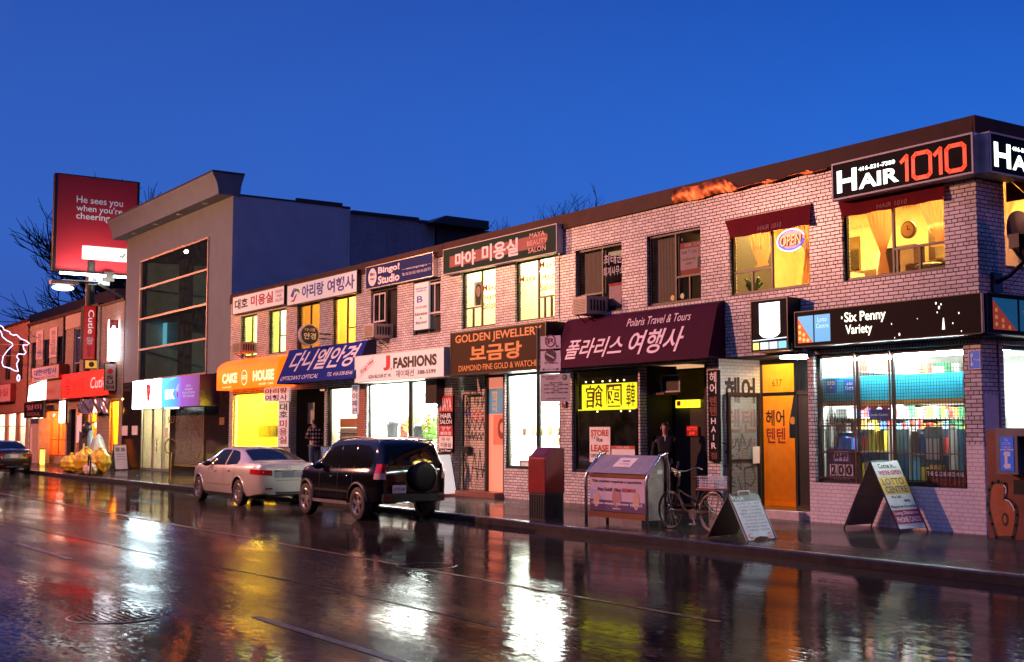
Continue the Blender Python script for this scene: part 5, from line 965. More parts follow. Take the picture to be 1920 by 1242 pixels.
# reflection of a yellow sign in the agency window, built as a glowing board
x0, x1, z0, z1 = rect(1091, 722, 1191.6, 766, .16); pl = Pl((x0, .16, z0), (1, 0, .0), (0, 0, 1), x1 - x0, z1 - z0); YF = glow('reflected_yellow_face', (1.0, .86, .02), 2.4); YR = glow('reflected_red_ink', (.30, .012, .008), .6)
s = board('sign_reflection', 'yellow sign reflection with mirrored red characters, modelled as a board in the agency window', 'sign', pl, YF, .05)
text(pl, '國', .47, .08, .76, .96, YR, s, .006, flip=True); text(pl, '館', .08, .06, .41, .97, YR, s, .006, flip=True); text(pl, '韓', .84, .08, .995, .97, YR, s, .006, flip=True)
mb = MB()
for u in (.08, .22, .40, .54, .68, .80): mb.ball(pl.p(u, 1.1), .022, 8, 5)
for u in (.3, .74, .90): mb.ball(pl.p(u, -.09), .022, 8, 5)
mb.build('reflected_bulbs', glow('reflected_bulb', (1, .75, .4), 6), s); patch(pl, [(-.09, -.04), (1, -.03), (1, .02), (-.09, .0)], YF, s, 'lower_edge')
x0, x1, z0, z1 = rect(1267, 751, 1311, 764, .85); pl = facade(x0, x1, z0, z1, .85); s = board('sign_reflection', 'small yellow sign reflection above the dark doorway door, modelled as a glowing strip', 'sign', pl, YF, .03); patch(pl, [(.05, .25), (.22, .25), (.22, .9), (.05, .9)], YR, s, 'mark')  # reflection in the door glass, built as a glowing strip
x0, x1, z0, z1 = rect(1106, 801, 1145, 868, .04); pl = facade(x0, x1, z0, z1, .03); s = board('lease_sign', 'white STORE FOR LEASE poster in the dark travel agency window', 'poster', pl, PAPER, .01)
RI = mat('brick_red_ink', (.40, .05, .02), .6); text(pl, 'STORE', .07, .74, .93, .92, RI, s, .04); text(pl, 'FOR', .35, .58, .66, .67, INK, s, .03); text(pl, 'LEASE', .07, .30, .93, .50, RI, s, .04); text(pl, 'T E D', .08, .66, .45, .73, INK, s, .02); text(pl, 'OFFICES', .06, .14, .6, .24, INK, s, .02)
x0, x1, z0, z1 = rect(1147, 836, 1191, 858, .04); pl = facade(x0, x1, z0, z1, .03); s = board('lease_sign', 'low white FOR LEASE card with a red band beside the taller poster', 'poster', pl, PAPER, .01); patch(pl, [(0, .7), (1, .7), (1, 1), (0, 1)], RI, s, 'colour_band', .002); text(pl, 'FOR LEASE', .25, .76, .78, .94, WLET, s, 0, lift=.005)
x0, x1, z0, z1 = rect(1287, 799, 1309, 818, .88); pl = facade(x0, x1, z0, z1, .88); s = thing('led_sign', 'small red glowing sign on the door behind the dark-coated person', 'neon sign', (x0, .88, z0)); patch(pl, [(0, 0), (1, 0), (1, 1), (0, 1)], glow('led_back', (.4, .01, .005), .6), s, 'panel'); text(pl, 'LOTTO\n6/49', .08, .1, .92, .92, NR, s, .02, lift=.008)
x0, x1, z0, z1 = rect(1240, 704, 1276, 735, .5); s = thing('hanging_board', 'thin framed board propped above the dark shop doorway', 'board', (x0, .5, z0)); mb = MB()
for a in ((x0, x1, z0, z0 + .03), (x0, x1, z1 - .03, z1), (x0, x0 + .03, z0 + .03, z1 - .03), (x1 - .03, x1, z0 + .03, z1 - .03)): mb.box(a[0], a[1], .48, .52, a[2], a[3])
mb.build('frame', PALEFR, s); mb = MB(); mb.box(x0 + .03, x1 - .03, .495, .505, z0 + .03, z1 - .03); mb.build('panel', mat('olive_board', (.04, .035, .025), .4), s); mb = MB(); mb.box(x0 - .75, x1 - .3, .3, .7, z0 - .05, z0 - .01); mb.build('shelf', mat('rust_shelf', (.15, .05, .03), .5), s)
# optician's little neon spectacles
x0, x1, z0, z1 = rect(611.5, 795, 620, 806, .16); pl = facade(x0, x1, z0, z1, .16); s = thing('neon_sign', 'tiny pink and blue neon ring in the optician window', 'neon sign', (x0, .16, z0)); neon(pl, [[(.5 + .45 * math.cos(i * .3), .5 + .45 * math.sin(i * .3)) for i in range(22)]], NB, s, .015); neon(pl, [[(.2, .5), (.8, .55)]], NR, s, .02)
# fashion shop: garments on stands and flowers
def garment(label, px, py0, py1, w_, y, m, name='suit_on_stand'):
    p = W(px, py0, y); q = W(px, py1, y); s = thing(name, label, 'suit', (p.x, y, q.z)); h = p.z - q.z
    prof = [(0, .10), (.02, .42), (.3, .40), (.6, .43), (.8, .50), (.90, .46), (.95, .16), (1.0, .09)]
    def fn(u, v):
        i = min(int(v * (len(prof) - 1)), len(prof) - 2); t = v * (len(prof) - 1) - i; a = prof[i]; b = prof[i + 1]; zz = a[0] + (b[0] - a[0]) * t; r = (a[1] + (b[1] - a[1]) * t) * w_
        an = 2 * math.pi * u; return Vector((p.x + r * math.cos(an) * (1 + .04 * math.sin(9 * an)), y + .45 * r * math.sin(an), q.z + h * zz))
    mb = MB(); mb.grid(fn, 24, 21); mb.build('jacket', m, s, True); mb = MB(); mb.quad((p.x - .06, y - w_ * .24, q.z + h * .95), (p.x, y - w_ * .245, q.z + h * .7), (p.x + .01, y - w_ * .245, q.z + h * .7), (p.x + .06, y - w_ * .24, q.z + h * .95)); mb.build('shirt_front', PAPER, s)
    mb = MB(); mb.cyl((p.x, y, q.z), (p.x, y, .3), .025); mb.cyl((p.x, y, .30), (p.x, y, .33), .2); mb.build('stand', BLACK, s); return s
garment('grey suit jacket on a stand in front of the white slat wall', 736, 787, 822, .62, .85, mat('charcoal_wool', (.045, .045, .05), .9)); garment('dark suit jacket on a stand in the right half of the fashion shop window', 785, 795, 824, .60, .75, mat('black_wool', (.02, .022, .024), .9))
garment('rust coloured jacket on a stand behind the window mullion', 757, 790, 824, .42, 1.0, mat('rust_wool', (.25, .08, .05), .9))
p = W(716, 812, .9); s = thing('clothes_rack', 'low dark rack of folded clothes in the fashion window', 'rack', (p.x, .9, .3)); mb = MB(); mb.box(p.x - .6, p.x + .35, .85, 1.2, p.z - .35, p.z); mb.build('folded_clothes', mat('grey_clothes', (.08, .08, .09), .9, 0, .6, 9), s); mb = MB(); [mb.cyl((p.x + a, 1.0, .3), (p.x + a, 1.0, p.z + .3), .012) for a in (-.5, .25)]; mb.tube([(p.x - .1, .95, p.z), (p.x - .03, .95, p.z + .42), (p.x, .95, p.z + .5), (p.x + .04, .95, p.z + .42), (p.x + .1, .95, p.z)], .012, 6); mb.build('frame', BLACK, s)
def leaves(parent, name, c, rx, ry, rz, n, size, m, spike=False):
    mb = MB(); c = Vector(c)
    for _ in range(n):
        d = Vector((random.gauss(0, 1), random.gauss(0, 1), random.gauss(0, 1))).normalized() * random.random() ** .4; p = c + Vector((d.x * rx, d.y * ry, d.z * rz))
        a = Vector((random.gauss(0, 1), random.gauss(0, 1), random.gauss(0, 1) + (2 if spike else 0))).normalized() * size * random.uniform(.6, 1.4); b = a.orthogonal().normalized() * size * (.12 if spike else .45)
        mb.quad(p - b * .3, p + a * .5 - b, p + a, p + a * .5 + b)
    return mb.build(name, m, parent)
p = W(808, 800, .6); s = thing('flower_arrangement', 'tall arrangement of red flowers and green leaves in the fashion window', 'flowers', (p.x, .6, .8)); leaves(s, 'foliage', (p.x, .6, p.z - .1), .25, .2, .45, 220, .12, mat('bright_leaf', (.16, .34, .05), .6)); leaves(s, 'blossoms', (p.x - .05, .5, p.z), .18, .12, .3, 60, .07, mat('red_petal', (.6, .03, .03), .5)); mb = MB(); mb.cyl((p.x, .6, .8), (p.x, .6, p.z - .4), .12, .16); mb.build('vase', WHITE, s)
p = W(778, 772, 1.1); s = thing('spiky_plant', 'spiky yellow-green plant behind the dark suit jacket', 'plant', (p.x, 1.1, .8)); leaves(s, 'foliage', (p.x, 1.1, p.z - .45), .22, .2, .35, 120, .38, mat('yellow_leaf', (.50, .42, .10), .6), True); mb = MB(); mb.cyl((p.x, 1.1, .4), (p.x, 1.1, p.z - .6), .14, .18); mb.build('pot', WHITE, s)
# ---------------------------------------------------------------- variety store inside
vx0, vx1 = X(1527), X(1810)
GOODS = newmat('mixed_packaging'); _m, nt, N, L, b_ = GOODS; GOODS = _m
ge = N.new('ShaderNodeNewGeometry'); rp = N.new('ShaderNodeValToRGB'); rp.color_ramp.interpolation = 'CONSTANT'
for el, (p_, c_) in zip([rp.color_ramp.elements[0], rp.color_ramp.elements[1]] + [rp.color_ramp.elements.new(.5) for _ in range(8)], ((0, (.7, .08, .06)), (.1, (.75, .65, .5)), (.2, (.75, .55, .06)), (.32, (.06, .15, .5)), (.42, (.8, .75, .72)), (.54, (.5, .16, .3)), (.64, (.08, .3, .14)), (.74, (.7, .35, .1)), (.84, (.2, .45, .6)), (.93, (.1, .07, .06)))): el.position = p_; el.color = (*c_, 1)
L.new(ge.outputs['Random Per Island'], rp.inputs[0]); L.new(rp.outputs[0], b_.inputs['Base Color']); b_.inputs['Roughness'].default_value = .4
def shelf(label, x0, x1, y, z0, z1, rows, dep=.35, fill=.9, wmin=.05, wmax=.16):
    s = thing('goods_shelf', label, 'shelf', ((x0 + x1) / 2, y, .3)); f = MB(); g = MB()
    for k in range(rows):
        z = z0 + (z1 - z0) * k / rows; h = (z1 - z0) / rows; f.box(x0, x1, y, y + dep, z - .02, z); x = x0 + .02
        while x < x1 - wmax:
            w_ = random.uniform(wmin, wmax)
            if random.random() < fill: g.box(x, x + w_ * .92, y + random.uniform(.0, .05), y + dep * .8, z + .001, z + h * random.uniform(.45, .88))
            x += w_
    for xx in (x0 - .02, x1): f.box(xx, xx + .02, y, y + dep, .31, z1)
    f.build('rack', mat('shelf_metal', (.5, .48, .45), .4), s); tag(g.build('goods', GOODS, s), kind='stuff'); return s
def shelf_x(label, x, y0, y1, z0, z1, rows, dep=.35, fill=.93, wmin=.05, wmax=.18):
    s = thing('goods_shelf', label, 'shelf', (x, (y0 + y1) / 2, .3)); f = MB(); g = MB()
    for k in range(rows):
        z = z0 + (z1 - z0) * k / rows; h = (z1 - z0) / rows; f.box(x, x + dep, y0, y1, z - .02, z); y = y0 + .02
        while y < y1 - wmax:
            w_ = random.uniform(wmin, wmax)
            if random.random() < fill: g.box(x + dep * .2, x + dep * random.uniform(.85, 1), y, y + w_ * .93, z + .001, z + h * random.uniform(.5, .92))
            y += w_
    f.box(x, x + .01, y0, y1, .31, z1); f.build('rack', mat('shelf_metal', (.5, .48, .45), .4), s); tag(g.build('goods', GOODS, s), kind='stuff'); return s
shelf_x('long wall shelf of colourful packaged goods inside the variety store', vx0 - .02, .50, 5.3, .5, 2.35, 7)
shelf_x('high wall shelf of bright packets above the cyan band', vx0 - .02, 1.15, 4.5, 2.66, 3.2, 2, .3, .9, .1, .24)
shelf('low rack of magazines just inside the variety store window', vx0 + .05, vx0 + 1.35, .35, .55, 1.95, 3, .2, .95, .10, .22)
shelf('low rack of pale folded newspapers at the right of the variety window', vx0 + 1.75, vx1 - .62, .40, .55, 1.90, 3, .2, .85, .10, .24)
mb = MB(); zb0, zb1 = W(1700, 749, .30).z, W(1700, 702, .30).z; s = thing('cyan_fascia', 'cyan canopy band running across the inside of the variety store', 'canopy', ((vx0 + vx1) / 2, .3, zb0)); mb.box(vx0 - .07, -.25, .30, .36, zb0, zb1); mb.build('band', mat('cyan_laminate', (.02, .36, .52), .35), s); mb = MB(); mb.box(vx0 - .07, -.25, .29, .38, zb0 - .09, zb0); mb.build('wood_trim', mat('orange_wood', (.40, .17, .05), .4), s)
for i, (a, t, lab) in enumerate(((1548, 'SUPER\n7', 'blue lottery card with gold print at the left end of the cyan band'), (1582, 'Lotto\nCentre', 'blue lottery card with white print on the cyan band'))):
    x0, x1, z0, z1 = rect(a, 712, a + 22, 737, .27); pl = facade(x0, x1, z0, z1, .265); s = board('lottery_card', lab, 'card', pl, mat('card_blue', (.02, .12, .5), .5), .012); text(pl, t, .15, .25, .85, .85, mat('gold_print', (.8, .6, .1), .5) if i == 0 else WLET, s, .02)
x0, x1, z0, z1 = rect(1630, 768, 1668, 787, .5); pl = facade(x0, x1, z0, z1, .5); s = board('lottery_banner', 'hanging purple-blue lottery banner under red balls', 'banner', pl, mat('violet_banner', (.06, .05, .42), .5), .02); text(pl, 'Lotto Centre', .08, .35, .94, .62, WLET, s, .02)
mb = MB(); [mb.cyl((x0 + a, .5, z1 + .12), (x0 + a, .48, z1 + .12), .13, n=16) for a in (-.14, .10, .36)]; mb.build('red_discs', REDF, s); mb = MB(); mb.cyl((x0 + .1, .5, z1 + .25), (x0 + .1, .5, 3.2), .004); mb.build('cord', BLACK, s)
x0, x1, z0, z1 = rect(1554.5, 842, 1604, 903, .09); pl = facade(x0, x1, z0, z1, .07); s = board('jackpot_sign', 'navy jackpot board showing 20.0 in the variety store window', 'sign', pl, mat('deep_navy', (.012, .012, .09), .4), .02)
patch(pl, [(.05, .16), (.95, .16), (.95, .52), (.05, .52)], PAPER, s, 'number_panel', .002); text(pl, '2', .09, .19, .30, .50, INK, s, .04, lift=.006); text(pl, '0', .38, .19, .60, .50, INK, s, .04, lift=.006); text(pl, '0', .70, .19, .92, .50, INK, s, .04, lift=.006); lines(pl, [[(.345, .17), (.345, .52)], [(.655, .17), (.655, .52)]], INK, s, .012, .005, 'divider'); patch(pl, [(.22, .62), (.78, .62), (.78, .93), (.22, .93)], mat('mauve_card', (.5, .48, .7), .5), s, 'number_panel', .003); text(pl, '6/49', .26, .68, .74, .87, mat('deep_navy', (.012, .012, .09), .4), s, .03, lift=.007); text(pl, 'MILLION', .2, .05, .8, .12, WLET, s, .01)
x0, x1, z0, z1 = rect(1737, 880, 1812, 912, .07); pl = facade(x0, x1, z0, z1, .065); s = board('newspaper_banner', 'black and maroon newspaper banner at the lower right of the variety window', 'banner', pl, mat('black_banner', (.02, .012, .015), .5), .015); patch(pl, [(0, 0), (1, 0), (1, .45), (0, .45)], mat('maroon_banner', (.12, .012, .02), .5), s, 'colour_band', .002); text(pl, 'THE GLOBE AND MAIL', .03, .58, .97, .86, WLET, s, .015, lift=.005); text(pl, 'On Sale here', .2, .12, .85, .36, mat('rose_print', (.6, .1, .12), .5), s, .0, .2, lift=.005)
x0, x1, z0, z1 = rect(1735, 800, 1768, 868, .3); s = thing('newspaper_stack', 'pale hanging newspapers in front of a dark rack behind the window bars', 'newspapers', ((x0 + x1) / 2, .3, z0)); mb = MB(); mb.box(x0, x1, .28, .32, z0, z1); mb.build('rack', mat('dark_rack', (.03, .035, .04), .5), s); mb = MB(); [mb.box(x0 + .03 + .14 * k, x0 + .14 + .14 * k, .27, .278, z0 + .05, z0 + .4) for k in range(2)]; mb.build('papers', mat('pinkish_paper', (.55, .42, .42), .8), s)
mb = MB(); s = thing('counter', 'blue counter front raised and darkened as shade behind the variety store bars', 'counter', (vx0 + 1.6, .7, .3)); mb.box(vx0 + .05, vx1 - .02, .66, .76, .3, 1.86); mb.build('front', mat('shade_blue_board', (.02, .10, .18), .5, 0, .4), s)  # counter front raised and coloured dark for the shade low in the shop
# window mesh and bars
s = thing('window_grille', 'black wire mesh and iron bars over the variety store window', 'grille', ((vx0 + vx1) / 2, .02, .95)); mb = MB(); t = .0035; zt = W(1700, 684, .03).z
n = int((vx1 - vx0) / .055)
for k in range(1, n): x = vx0 + (vx1 - vx0) * k / n; mb.box(x - t, x + t, .03, .034, 1.9, zt)
for k in range(int((zt - 1.85) / .055)): mb.box(vx0 + .03, vx1 - .03, .024, .028, 1.86 + .055 * k - t, 1.86 + .055 * k + t)
mb.build('mesh', BLACK, s); mb = MB(); n = int((vx1 - vx0) / .082)
for k in range(1, n): x = vx0 + (vx1 - vx0) * k / n; mb.cyl((x, .045, .96), (x, .045, 2.06), .008, n=6)
for z in (1.0, 1.45, 1.92): mb.box(vx0 + .02, vx1 - .02, .036, .054, z, z + .018)
for u in (.29, .53): mb.box(vx0 + u * (vx1 - vx0) - .015, vx0 + u * (vx1 - vx0) + .015, .005, .03, .93, 3.2)
mb.build('bars', mat('rusty_iron', (.07, .03, .02), .5, .4, .4), s)
# ================================================================ left row: signs
def blade(name, label, px_r, px_l, py_t, py_b, face, depth=.12, cat='sign', frame=None):
    """a sign standing out at right angles from the wall, its face towards +x"""
    x = W(px_r, (py_t + py_b) / 2, -.12).x; a = WX(px_l, py_t, x); b = WX(px_r, py_b, x)
    pl = Pl((x, a.y, b.z), (0, 1, 0), (0, 0, 1), b.y - a.y, a.z - b.z); return board(name, label, cat, pl, face, depth, frame, .015), pl
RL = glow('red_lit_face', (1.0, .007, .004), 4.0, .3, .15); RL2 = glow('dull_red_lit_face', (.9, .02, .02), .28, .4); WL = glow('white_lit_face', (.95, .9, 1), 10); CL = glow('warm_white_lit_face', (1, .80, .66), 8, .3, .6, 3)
s, pl = sg('restaurant_sign', 'glowing red restaurant fascia with black and white brush lettering', 'sign', (116, 704), (203, 740), y=-.35, depth=.33, face=RL, frame=MATS['red_frame'])
text(pl, '왕', .08, .14, .22, .86, INK, s, .01); text(pl, '만두집', .26, .34, .50, .68, INK, s, .01); text(pl, 'Cutie', .64, .30, .95, .74, glow('pink_letters', (1, .5, .5), 1.2), s, .005, .2)
s, pl = sg('restaurant_sign', 'half glaring white restaurant fascia with orange Korean lettering left of the red one', 'sign', (53, 717), (115, 747), y=-.35, depth=.33, face=mat('faded_fascia', (.5, .26, .20), .5, 0, .4, 6), frame=MATS['red_frame'])
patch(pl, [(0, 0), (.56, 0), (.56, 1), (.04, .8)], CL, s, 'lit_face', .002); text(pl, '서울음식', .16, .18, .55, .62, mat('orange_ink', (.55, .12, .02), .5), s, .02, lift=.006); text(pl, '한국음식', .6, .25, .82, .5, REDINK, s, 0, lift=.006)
s, pl = sg('travel_sign', 'pinkish white sign with dark blue Korean lettering above the restaurant fascias', 'sign', (60, 692), (110, 708), y=-.5, depth=.48, face=mat('pinkish_panel', (.62, .45, .42), .5), frame=MATS['red_frame'])
text(pl, '대한여행사', .08, .34, .92, .84, BLUEINK, s, .03); text(pl, 'DAEHAN TRAVEL', .12, .10, .9, .24, BLUEINK, s, 0)
s, pl = sg('shop_sign', 'pink shop fascia with red Korean lettering cut by the left picture edge', 'sign', (-32, 727), (19, 752), y=-.3, depth=.28, face=mat('rose_panel', (.62, .30, .32), .5), frame=MATS['red_frame']); text(pl, '미용실', .3, .3, .92, .8, REDINK, s, .02)
for px0, px1, py0, py1, lab in ((68.5, 79.5, 622, 673, 'narrow pale upright board between the two left slit windows'), (93.5, 106, 616, 669, 'narrow pale upright board beside the right slit window')):
    s, pl = sg('upright_sign', lab, 'sign', (px0, py0), (px1, py1), y=-.05, depth=.045, face=mat('pale_rose_board', (.58, .40, .36), .6)); text(pl, '한\n의\n원', .25, .1, .8, .9, INK, s, 0)
s, pl = blade('restaurant_blade_sign', 'tall dark red projecting sign with white script and Korean lettering', 177.5, 158.5, 574, 674, RL2, .5, frame=BLACK)
v_ = pl; text(Pl(pl.p(.30, .42), pl.V * -1, pl.U, 0, 0) if 0 else Pl(pl.p(.35, .93), (0, 0, -1), (0, 1, 0), pl.h * .45, pl.w * .5), 'Cutie', 0, .0, 1, 1, glow('pale_pink_letters', (1, .7, .7), .8), s, .01)
text(pl, '왕', .2, .28, .85, .42, WLET, s, .02); text(pl, '만\n두', .3, .04, .7, .24, INK, s, .01)
s, pl = blade('small_sign', 'small amber lit sign right under the dark red projecting sign', 183, 160, 676, 691, glow('amber_lit_face', (1, .45, .03), .8), .3, frame=BLACK); disc(pl, .5, .5, .13, INK, s, 'emblem')
s, pl = blade('lit_blade_sign', 'tall narrow glaring white projecting sign with a red top', 220, 205.5, 600, 677, WL, .2); patch(pl, [(0, .78), (1, .78), (1, 1), (0, 1)], REDF, s, 'red_top', .003); text(pl, '노래방', .15, .86, .85, .97, WLET, s, 0, lift=.006); disc(pl, .5, .82, .08, WL, s, 'emblem', .006)
lines(pl, [[(.3, .72 - .1 * k), (.55, .70 - .1 * k), (.7, .73 - .1 * k)] for k in range(7)], mat('mauve_ink', (.25, .08, .2), .5), s, .05, .005)
s, pl = blade('sushi_sign', 'grey projecting sign with a red dot and bold black letters down it', 216, 197, 682, 733, mat('grey_panel', (.38, .33, .33), .5), .12, frame=BLACK); disc(pl, .5, .72, .13, REDINK, s, 'emblem', n=18); text(pl, 'S', .2, .42, .8, .56, INK, s, .03); text(pl, 'U', .2, .24, .8, .38, INK, s, .03); text(pl, 'SHI', .12, .06, .88, .2, INK, s, .03)
s, pl = sg('hanging_sign', 'black hanging sign under the left fascias', 'sign', (46, 757), (81, 782), y=-.5, depth=.12, face=BLACKF, frame=BLACK); text(pl, '일미', .1, .5, .9, .88, mat('dim_pink', (.35, .12, .14), .5), s, .02); text(pl, 'SEOUL', .15, .12, .85, .34, mat('dim_pink', (.35, .12, .14), .5), s, 0)
s, pl = sg('light_box', 'upright warm white light box beside the red restaurant window', 'light box', (111.5, 753), (122, 793), y=-.12, depth=.11, face=glow('peach_lit_face', (1, .68, .5), 12), frame=MATS['red_frame']); lines(pl, [[(.5, .9 - .12 * k), (.5, .84 - .12 * k)] for k in range(7)], REDINK, s, .12, .004)
# crumpled clear plastic winter awning over the restaurant door
x0, x1 = X(144, 760, -.42), X(200, 760, -.42); z0, z1 = W(160, 776, -.4).z, W(160, 749, -.4).z
s = thing('plastic_curtain', 'crumpled clear plastic sheet hung under the red restaurant fascia', 'plastic sheet', ((x0 + x1) / 2, -.6, z0)); mb = MB()
mb.grid(lambda u, v: Vector((x0 + (x1 - x0) * u, -.30 - .06 * (1 - v) + .09 * math.sin(u * 31 + v * 5) * math.sin(u * 9 + 2 + v * 4), z0 + (z1 - z0) * v + .05 * math.sin(u * 17 + 1) * (1 - v))), 60, 10)
pm = mat('clear_plastic', (.30, .26, .26), .08, .5, .3, 8); mb.build('sheet', pm, s, True)
x0, x1, z0, z1 = rect(144, 779, 166, 831, .02); s = thing('window_poster', 'pale pink menu poster in the restaurant window beside the door', 'poster', (x0, .02, z0)); mb = MB(); mb.box(x0, x1, .01, .03, z0, z1); mb.build('sheet', glow('glowing_pink_paper', (1, .62, .58), .55, .5), s)  # paper given a glow in place of light falling on it
for px in (185, 196): c = W(px, 797, .9); s = thing('paper_lantern', 'round glowing lantern %s in the restaurant window' % ('nearer the door' if px == 185 else 'at the right'), 'lantern', (c.x, .9, c.z - .2)); mb = MB(); mb.ball(c, (.2, .2, .22)); mb.build('shade', glow('lantern_paper', (1, .55, .35), 6), s, True); mb = MB(); mb.cyl((c.x, .9, c.z + .2), (c.x, .9, 3.1), .01); mb.build('cord', BLACK, s)
c = W(97, 793, .5); s = thing('neon_sign', 'blue-white neon blob in the red window of the left row', 'neon sign', c); pl = Pl(c, (1, 0, 0), (0, 0, 1), .6, .5); neon(pl, [[(.2 + .3 * math.cos(i * .35), .2 + .35 * math.sin(i * .35)) for i in range(19)], [(.4, .4), (.8, .8), (1, .9)]], glow('neon_ice', (.75, .8, 1), 7), s, .035)
# ---------------------------------------------------------------- neon outline hung on wires at the far left
pts = [(0, 235), (40, 260), (60, 300), (140, 330), (150, 360), (200, 380), (240, 370), (300, 430), (380, 460), (425, 500), (400, 520), (335, 520), (345, 580), (380, 625), (350, 660), (270, 650), (240, 690), (275, 735), (240, 800), (265, 905), (210, 895), (150, 860), (50, 835), (30, 780), (45, 690), (110, 600), (190, 520), (170, 490), (100, 455), (35, 400), (20, 340), (-25, 280)]
P3 = [W(a / 7.76, 580 + b / 7.76, -1.6) for a, b in pts]
s = thing('neon_outline', 'white neon peninsula outline hung on wires in front of the left houses', 'neon decoration', P3[20]); mb = MB(); mb.tube(P3, .024, 6, True); c = W(34.5, 709, -1.6); mb.tube([c + Vector((.28 * math.cos(i * .52), 0, .16 * math.sin(i * .52))) for i in range(12)], .03, 6, True); mb.build('tube', glow('neon_lilac', (.60, .58, 1), 3.2), s, True)
mb = MB()
for py in (646, 667): a = W(-30, py, -1.6); b = W(53 if py == 646 else 30, py + .5, -1.6); mb.cyl(a, b, .02, n=5)
mb.build('wire', mat('red_light_tinted_wire', (.4, .2, .15), .5), s)  # red light on the wire is put into its colour
s = thing('overhead_cable', 'thin dark cable running across the sky to the left chimney', 'cable', W(-20, 603, -.5)); mb = MB(); mb.tube([W(-20, 603, -.5), W(10, 603.5, 0), W(33, 604, .8)], .025, 5); mb.build('cable', BLACK, s)
# ---------------------------------------------------------------- billboard
bx = -50.0; ya, yb = -1.75, 2.15; za, zb = 9.72, 14.42
s = thing('billboard', 'tall red billboard with white slogan lettering on a dark post above the left roofs', 'billboard', (bx, .2, 8.0)); pl = Pl((bx, ya, za), (0, 1, 0), (0, 0, 1), yb - ya, zb - za)
BR = mat('billboard_red', (.40, .018, .026), .45, 0, .05, 1); mb = MB(); plbox(mb, pl, 0, 0, 1, 1, -.25, 0); mb.build('panel', BR, s)
fr = MB()
for a in ((-.035, -.01, 0, 1.01), (1, -.01, 1.03, 1.01), (0, 1, 1, 1.012), (0, -.012, 1, 0)): plbox(fr, pl, *a, -.3, .03)
fr.build('frame', BLACK, s)
for t, v0, v1, u1 in (('He sees you', .70, .795, .82), ("when you're", .615, .705, .815), ('cheering.', .53, .62, .68)): text(pl, t, .235, v0, u1, v1, WLET, s, .012)
patch(pl, [(.32, .13), (1, .13), (1, .275), (.32, .275)], mat('white_poster_strip', (.85, .82, .72), .5), s, 'white_strip', .004); lines(pl, [[(.80, .19), (.83, .18), (.86, .215)]], INK, s, .06, .008, 'mark')
TUBE = glow('billboard_tube', (.92, 1, .92), 14); mb = MB(); mb.cyl((bx + .45, ya + .1, za - .20), (bx + .45, .55, za - .20), .06); mb.cyl((bx + .45, .95, za - .20), (bx + .45, yb, za - .20), .06); mb.build('tube_light', TUBE, s)
ld = bpy.data.lights.new('billboard_light', 'AREA'); ld.shape = 'RECTANGLE'; ld.size = 3.6; ld.size_y = .25; ld.energy = 190; ld.color = (1, .93, .82); lo = bpy.data.objects.new('billboard_light', ld); COL.objects.link(lo); lo.location = (bx + 1.1, .2, za - .5); lo.rotation_euler = (Vector((bx, .2, za + 1.5)) - lo.location).to_track_quat('-Z', 'Y').to_euler()
p0, p1 = WX(161, 560, bx).y, WX(178, 560, bx).y; mb = MB(); mb.cyl((bx - .1, (p0 + p1) / 2, .2), (bx - .1, (p0 + p1) / 2, za + .5), abs(p1 - p0) / 2, n=16); mb.box(bx - .05, bx + .35, .5, 1.0, za - .45, za + .02); mb.build('post', mat('dark_post', (.02, .015, .013), .5), s)
pq = Pl((bx + .2, WX(165, 525, bx).y, WX(165, 534, bx).z), (0, 1, 0), (0, 0, 1), 1.0, .42); mb = MB(); plbox(mb, pq, 0, 0, 1, 1, -.1, 0); mb.build('name_plate', glow('grey_plate', (.75, .85, .85), .55), s); patch(pq, [(.14, .15), (.2, .85), (.34, .6), (.3, .1), (.26, .5)], BLUEINK, s, 'emblem'); text(pq, 'outdoor', .42, .35, .88, .55, mat('grey_ink', (.3, .35, .35), .5), s, 0)
mb = MB(); mb.box(bx + .2, bx + .9, ya - .1, .1, za - .62, za - .57); mb.cyl((bx + .2, .2, za - .6), (bx + .9, 1.6, za - 1.5), .05); mb.cyl((bx + .2, .35, za - .6), (bx + .9, 1.75, za - 1.5), .05); mb.build('catwalk', BLACK, s)
c = WX(118, 540, bx + .6); mb = MB(); mb.ball(c, (.25, .52, .14)); mb.build('flood_light', glow('flood_glow', (.90, 1, .92), 7), s, True); mb = MB(); mb.box(c.x - .2, c.x + .2, c.y - .6, c.y + .7, c.z + .16, c.z + .34); mb.build('lamp_hood', ALU, s)
